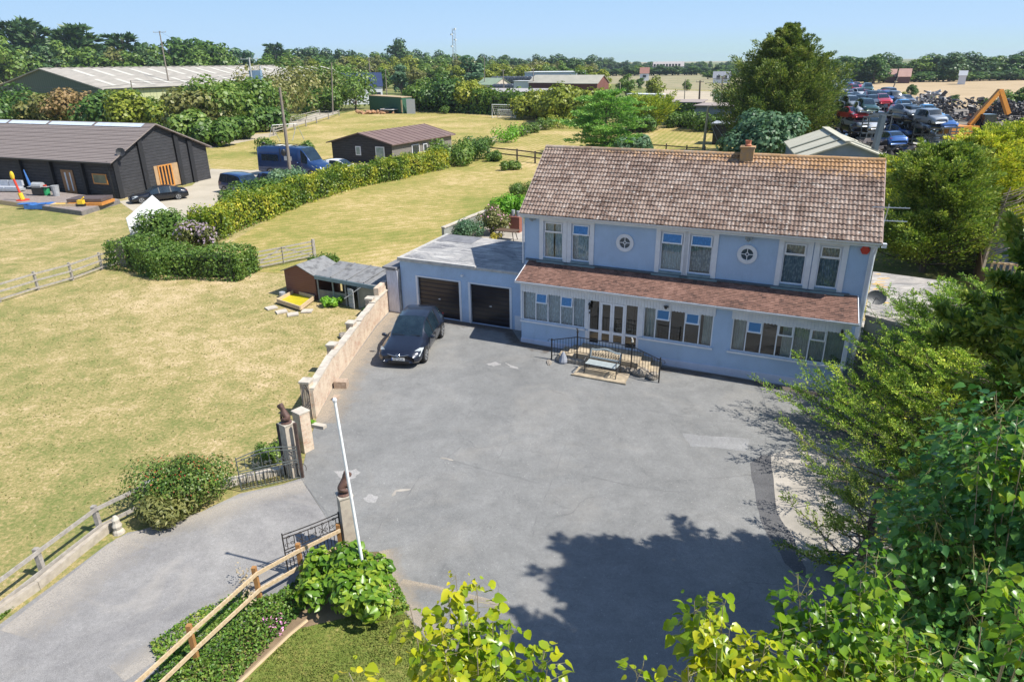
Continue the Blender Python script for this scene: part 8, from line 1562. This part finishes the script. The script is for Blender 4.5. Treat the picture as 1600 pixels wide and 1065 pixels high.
# --- cypress screen right of the house
for i, (x, yb, yt, rx, k, l) in enumerate(((1440, 425, 225, 4.2, 'conifer', 'dark green cypress nearest the house gable'), (1500, 405, 205, 4.4, 'gconifer', 'golden tipped cypress in the middle of the screen'), (1565, 395, 185, 4.8, 'gconifer', 'large golden green cypress at the right edge'), (1470, 380, 225, 4.0, 'gconifer', 'golden cypress behind the dark one'), (1405, 350, 245, 3.2, 'gconifer', 'small golden cypress against the roof verge'), (1620, 400, 170, 4.6, 'conifer', 'tall cypress beyond the right edge'))):
    P = G(x, yb); h = ZAT(P, yt); conifer('cypress_tree', l, h, rx, LM[k], 300, 270, .21, 400+i, P, None, lambda q: (1-q)**.42*(.9+.15*math.sin(q*11)),   .4, bare=.04, wid=.18, thin=.35)
b = MB(); P = G(1527, 440); rs2 = random.Random(3)
for k in range(26):
    z = 1.5+k*.14; a = rs2.uniform(-.6, .9); L = rs2.uniform(.8, 2.2); b.tube([(.2, 0, z), (.2+L*.5*math.cos(a), -.4, z+L*.25), (.2+L*math.cos(a), -.7*rs2.random(), z+L*.45)], [.03, .02, .005], 4)
b.tube([(0, 0, 0), (.1, 0, 2), (.5, 0, 5.4)], [.2, .13, .03], 7); tag(b.build('dead_tree', m_barkp, None, False, P), 'bare grey dead trunk with brittle branches among the cypresses', 'tree')

# --- near conifer on the right, with long airy branches
def near_conifer(name, label, loc, H_, rx, nb, seed, mat, k_tw=26, ls=.10, az_rng=(0, 6.283), zmin=.1, density=1.0, full=False):
    global rng; rng = np.random.default_rng(seed); t = thing(name, label, 'tree', loc); b = MB(); r0 = .13; b.tube([(0, 0, 0), (.1, .05, H_*.5), (0, 0, H_)], [r0*1.3, r0*.8, .02], 8); A_, D_, L_, W_ = [], [], [], []
    for i in range(nb):
        h = zmin+(1-zmin)*(i+rng.random())/nb; az = rng.uniform(*az_rng); R_ = rx*((.30+.95*(1-h)**.75) if not full else .35+.75*math.sin(min(1, h*1.02)*2.9)**.6)*rng.uniform(.55, 1.15); z0 = h*H_; el = rng.uniform(.12, .5); d = np.array([math.cos(az)*math.cos(el), math.sin(az)*math.cos(el), math.sin(el)])
        pts = [np.array([0, 0, z0])+d*R_*q+np.array([0, 0, -.10*R_*math.sin(q*3.1)])+rng.normal(size=3)*.05*R_*q for q in np.linspace(0, 1, 6)]; b.tube([tuple(p) for p in pts], [.035*(1.1-h)*(1.05-q)+.004 for q in np.linspace(0, 1, 6)], 4, False)
        nt_ = int(k_tw*R_/rx*density)+4
        for j in range(nt_):
            q = rng.uniform(.25, 1)**.8; f = q*5; i0 = min(4, int(f)); p = pts[i0]+(pts[i0+1]-pts[i0])*(f-i0); side = unit(np.cross(d, [0, 0, 1.]))*rng.choice([-1, 1]); td = unit(d*.75+side*rng.uniform(.3, 1)+np.array([0, 0, rng.uniform(-.1, .55)])); TL = R_*.20*(1.25-q)+.10
            m = int(11+TL*14); s_ = rng.uniform(0, 1, m); base = p+td*(TL*s_)[:, None]+rng.normal(size=(m, 3))*.02; dd = unit(td*.7+rng.normal(size=(m, 3))*.55+np.array([0, 0, .12])); A_.append(base); D_.append(dd); L_.append(rng.uniform(.6, 1.3, m)*ls); W_.append(rng.uniform(.7, 1.3, m)*ls*.19)
            if j % 3 == 0: b.tube([tuple(p), tuple(p+td*TL)], [.008, .003], 3, False)
    b.build('trunk', m_bark, t); V, F = spray_geo(np.concatenate(A_), np.concatenate(D_), np.concatenate(L_), np.concatenate(W_)); raw_mesh('crown', V, F, mat, t); return t
near_conifer('yard_conifer', 'airy yellow green conifer spreading low branches toward the house corner', (15.5, 21.7, 0), 4.4, 3.9, 170, 71, LM['gconn'], 34, .085)
near_conifer('yard_conifer', 'airy golden conifer overhanging the middle of the concrete pad', (14.3, 18.2, 0), 4.1, 4.1, 150, 72, LM['gconn'], 34, .085)
near_conifer('yard_conifer', 'golden conifer rising behind the dark poplar leaves near the right edge', (17.2, 21.8, 0), 5.0, 3.5, 130, 76, LM['gconn'], 30, .095)
near_conifer('yard_conifer', 'green conifer at the near end of the concrete pad', (13.9, 15.2, 0), 3.8, 3.4, 110, 78, LM['conifer'], 30, .085)
near_conifer('yard_conifer', 'tall conifer outside the right edge whose feathery shadow falls on the tarmac', (10.9, 10.3, 0), 11.4, 2.7, 320, 74, LM['conifer'], 52, .17, zmin=.25, full=True)
near_conifer('yard_conifer', 'second tall conifer outside the right edge shading the bottom of the yard', (9.5, 7.2, 0), 12.6, 2.5, 340, 77, LM['conifer'], 52, .17, zmin=.25, full=True)
near_conifer('yard_conifer', 'third conifer outside the right edge behind the tall shading pair', (13.6, 9.0, 0), 10.5, 3.0, 260, 79, LM['conifer'], 40, .16, zmin=.2, full=True)
near_conifer('yard_conifer', 'low sprawling conifer with long sparse branches over the far end of the pad', (12.6, 19.4, 0), 1.5, 4.0, 26, 80, LM['gconn'], 34, .085, az_rng=(2.2, 4.3))
near_conifer('yard_conifer', 'low sprawling conifer with sparse dark branches over the middle of the pad', (12.4, 16.6, 0), 1.6, 4.0, 20, 81, LM['conifer'], 34, .085, az_rng=(2.3, 4.2))
near_conifer('yard_conifer', 'small leaning conifer at the edge of the dark tarmac strip', (8.6, 13.6, 0), 2.4, 2.0, 46, 75, LM['conifer'], 20, .08)

# --- poplars: big glossy leaves close to the lens
def poplar(name, label, base, shoots, mat, leaf=.078, seed=0, per=60, bushy=.16, trunk_top=None):
    """shoots: (x, y, distance, length) of each shoot tip as seen in the photo"""
    global rng; rng = np.random.default_rng(seed); base = np.array(base, float); t = thing(name, label, 'tree', tuple(base)); b = MB(); Vs, Fs, off = [], [], 0; PP, NN, TT, SS = [], [], [], []
    tips = [np.array(D(x, y, dd)) for x, y, dd, L in shoots]; cen = sum(tips)/len(tips); fork = np.array(trunk_top if trunk_top is not None else (base[0]*.5+cen[0]*.5, base[1]*.6+cen[1]*.4, min(q[2] for q in tips)*.62)); b.tube([(0, 0, 0), tuple((fork-base)*.5+[.1, 0, 0]), tuple(fork-base)], [.16, .12, .08], 8); b2 = MB(); Cc = CAM
    for tip, (x, y, dd, L) in zip(tips, shoots):
        a = fork-base; c = tip-base; m = (a+c)/2+np.array([0, 0, -.12])*np.linalg.norm(c-a)*.5; q3 = c+(m-c)*min(1, L/np.linalg.norm(c-m)); b.tube([tuple(a), tuple(m), tuple((m+c)/2), tuple(c)], [.02, .008, .005, .0025], 5, False)
        n = int(per*L*1.7); s_ = rng.uniform(0, 1, n)**.9; ax = unit(c-m); P = c-ax*(s_*L)[:, None]; az = rnd_dir(n); az = unit(az-ax*(az@ax)[:, None]*.8); stemL = rng.uniform(.35, 1.0, n)*bushy*(.45+.8*np.sin(np.minimum(1, s_+.12)*2.6)); P2 = P+az*stemL[:, None]
        T = unit(az*.6+np.array([0, 0, -.55])+rnd_dir(n)*.45); N = unit(np.cross(T, rnd_dir(n))); N *= np.where(N[:, 2:3] < 0, -1, 1); N = unit(N+np.array([0.1, -.15, .55])); T = unit(T-N*np.sum(T*N, 1, keepdims=True)); PP.append(P2); NN.append(N); TT.append(T); SS.append(rng.uniform(.55, 1.2, n)*leaf*np.where(s_ < .1, .55, 1))
        for j in range(0, n, 3): b2.tube([tuple(P[j]), tuple(P2[j])], [.0014, .001], 3, False)
    b.build('trunk', m_barkp, t); b2.build('leaf_stalk', M('leaf_stalk_'+str(seed), (.22, .20, .05), None, 4, .6), t); V, F = heart_geo(np.concatenate(PP), np.concatenate(NN), np.concatenate(TT), np.concatenate(SS)); raw_mesh('crown', V, F, mat, t, smooth=True); return t
poplar('young_poplar', 'young poplar with yellow green glossy leaves rising at the bottom centre', (-.2, 3.2, 0), [(712, 898, 4.9, .55), (745, 912, 4.9, .5), (640, 945, 4.8, .55), (700, 930, 4.9, .6), (730, 960, 4.8, .7), (770, 970, 4.8, .5), (795, 975, 4.9, .45), (690, 985, 4.7, .6), (745, 1010, 4.6, .6), (775, 1030, 4.6, .6), (700, 1040, 4.6, .6), (665, 985, 4.8, .4), (760, 1075, 4.5, .6), (720, 1090, 4.5, .6), (545, 1050, 4.4, .25), (850, 1015, 4.7, .3), (855, 1045, 4.6, .3), (835, 1070, 4.6, .3), (1005, 1040, 4.7, .2)], LM['poplary'], .078, 81, 62, .13)
poplar('young_poplar', 'yellow tipped poplar bending over the tree shadow at the bottom', (1.6, 3.2, 0), [(1085, 938, 4.7, .45), (1105, 932, 4.7, .5), (1130, 940, 4.7, .5), (1110, 965, 4.6, .5), (1140, 980, 4.6, .5), (1165, 1000, 4.6, .5), (1195, 1010, 4.6, .5), (1120, 1020, 4.5, .5), (1075, 1040, 4.5, .4), (1150, 1050, 4.5, .5), (1190, 1060, 4.5, .5), (1230, 1020, 4.6, .4), (1225, 985, 4.8, .35), (1245, 1000, 4.8, .35), (1100, 1080, 4.4, .5), (1215, 1080, 4.5, .5)], LM['poplary'], .082, 82, 66, .13)
poplar('leafy_poplar', 'bright green poplar with glossy leaves at the lower right', (3.2, 3.4, 0), [(1245, 895, 5.1, .5), (1260, 925, 5.1, .6), (1290, 950, 5.0, .6), (1355, 855, 5.3, .5), (1370, 872, 5.2, .5), (1345, 905, 5.2, .6), (1330, 940, 5.1, .6), (1375, 925, 5.2, .6), (1300, 985, 5.0, .6), (1345, 985, 5.0, .6), (1390, 975, 5.0, .6), (1320, 1030, 4.9, .6), (1370, 1030, 4.9, .6), (1420, 1000, 5.0, .5), (1455, 1010, 5.0, .5), (1500, 1000, 5.1, .35), (1430, 1045, 4.9, .6), (1475, 1050, 4.9, .5), (1290, 1050, 4.9, .6), (1390, 1080, 4.8, .6), (1340, 1080, 4.8, .6), (1265, 965, 5.0, .5), (1400, 1040, 4.9, .5)], LM['poplar'], .080, 83, 72, .17)
sh_list = []; rs3 = random.Random(8)
for _ in range(150):
    x = rs3.uniform(1330, 1690); y = rs3.uniform(590, 1100)
    if x < 1372+max(0, (800-y))*.8 or (x < 1440 and y < 720): continue
    sh_list.append((x, y, rs3.uniform(6.6, 8.6), rs3.uniform(.6, 1.1)))
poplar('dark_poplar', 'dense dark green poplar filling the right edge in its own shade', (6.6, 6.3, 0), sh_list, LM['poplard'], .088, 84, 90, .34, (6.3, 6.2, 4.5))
poplar('dark_poplar', 'sunlit poplar shoots with yellow tips in front of the dark poplar at the right edge', (4.6, 4.6, 0), [(1560, 680, 6.6, .5), (1590, 650, 6.7, .5), (1600, 700, 6.5, .5), (1530, 705, 6.6, .3), (1610, 900, 5.6, .5), (1595, 935, 5.5, .5), (1615, 970, 5.5, .5), (1545, 885, 5.9, .3)], LM['poplar'], .085, 85, 50, .15, (4.6, 4.7, 5))

# ------------------------------------------------------------------ pieces that stand apart become parts of their own
def split_parts(names):
    for o in list(col.objects):
        if o.type != 'MESH' or o.name.split('.')[0] not in names or o.modifiers: continue
        me = o.data; n = len(me.vertices); par = list(range(n))
        def find(a):
            while par[a] != a: par[a] = par[par[a]]; a = par[a]
            return a
        for e in me.edges: par[find(e.vertices[0])] = find(e.vertices[1])
        isl = {}
        for i in range(n): isl.setdefault(find(i), []).append(i)
        boxes = [[np.min([me.vertices[i].co for i in v], 0)-.012, np.max([me.vertices[i].co for i in v], 0)+.012, set(v)] for v in isl.values()]
        merged = True
        while merged:
            merged = False
            for i in range(len(boxes)):
                for j in range(i+1, len(boxes)):
                    if np.all(boxes[i][0] <= boxes[j][1]) and np.all(boxes[j][0] <= boxes[i][1]):
                        boxes[i] = [np.minimum(boxes[i][0], boxes[j][0]), np.maximum(boxes[i][1], boxes[j][1]), boxes[i][2] | boxes[j][2]]; boxes.pop(j); merged = True; break
                if merged: break
        if len(boxes) < 2 or len(boxes) > 60: continue
        for k, (lo, hi, vs) in enumerate(boxes):
            ids = sorted(vs); mp = {q: i for i, q in enumerate(ids)}; nm = bpy.data.meshes.new(me.name); fs = [p for p in me.polygons if p.vertices[0] in vs]
            nm.from_pydata([tuple(me.vertices[i].co) for i in ids], [], [tuple(mp[q] for q in p.vertices) for p in fs]); [nm.materials.append(m_) for m_ in me.materials]; nm.polygons.foreach_set('material_index', [p.material_index for p in fs]); nm.polygons.foreach_set('use_smooth', [p.use_smooth for p in fs])
            if k == 0: keep = nm
            else: c = bpy.data.objects.new(o.name.split('.')[0], nm); col.objects.link(c); c.parent = o.parent; c.location = o.location; c.rotation_euler = o.rotation_euler
        o.data = keep
split_parts({'window_surround', 'sill', 'buttress', 'gable_wall', 'post', 'downpipe', 'wall_lamp', 'spot_lamp', 'air_vent', 'verge', 'pane', 'rail', 'leg', 'bearer', 'insulator', 'shelf', 'seat', 'crossbar', 'bushing', 'roof_light', 'antenna', 'cowl', 'curtained_window', 'tinted_window', 'door_surround', 'plinth', 'door_pillar'})
# ------------------------------------------------------------------ summer haze
hz = MB(); hz.box(-5100, 5100, -400, 7100, -1.0, 60); hz = hz.build('haze', bpy.data.materials.new('thin_haze')); hz['kind'] = 'stuff'
mh = bpy.data.materials['thin_haze']; mh.use_nodes = True; th_ = mh.node_tree; th_.nodes.clear(); vo_ = th_.nodes.new('ShaderNodeVolumePrincipled'); vo_.inputs['Color'].default_value = (.72, .84, 1, 1); vo_.inputs['Density'].default_value = .0001; vo_.inputs['Anisotropy'].default_value = .2
om_ = th_.nodes.new('ShaderNodeOutputMaterial'); th_.links.new(vo_.outputs[0], om_.inputs['Volume'])
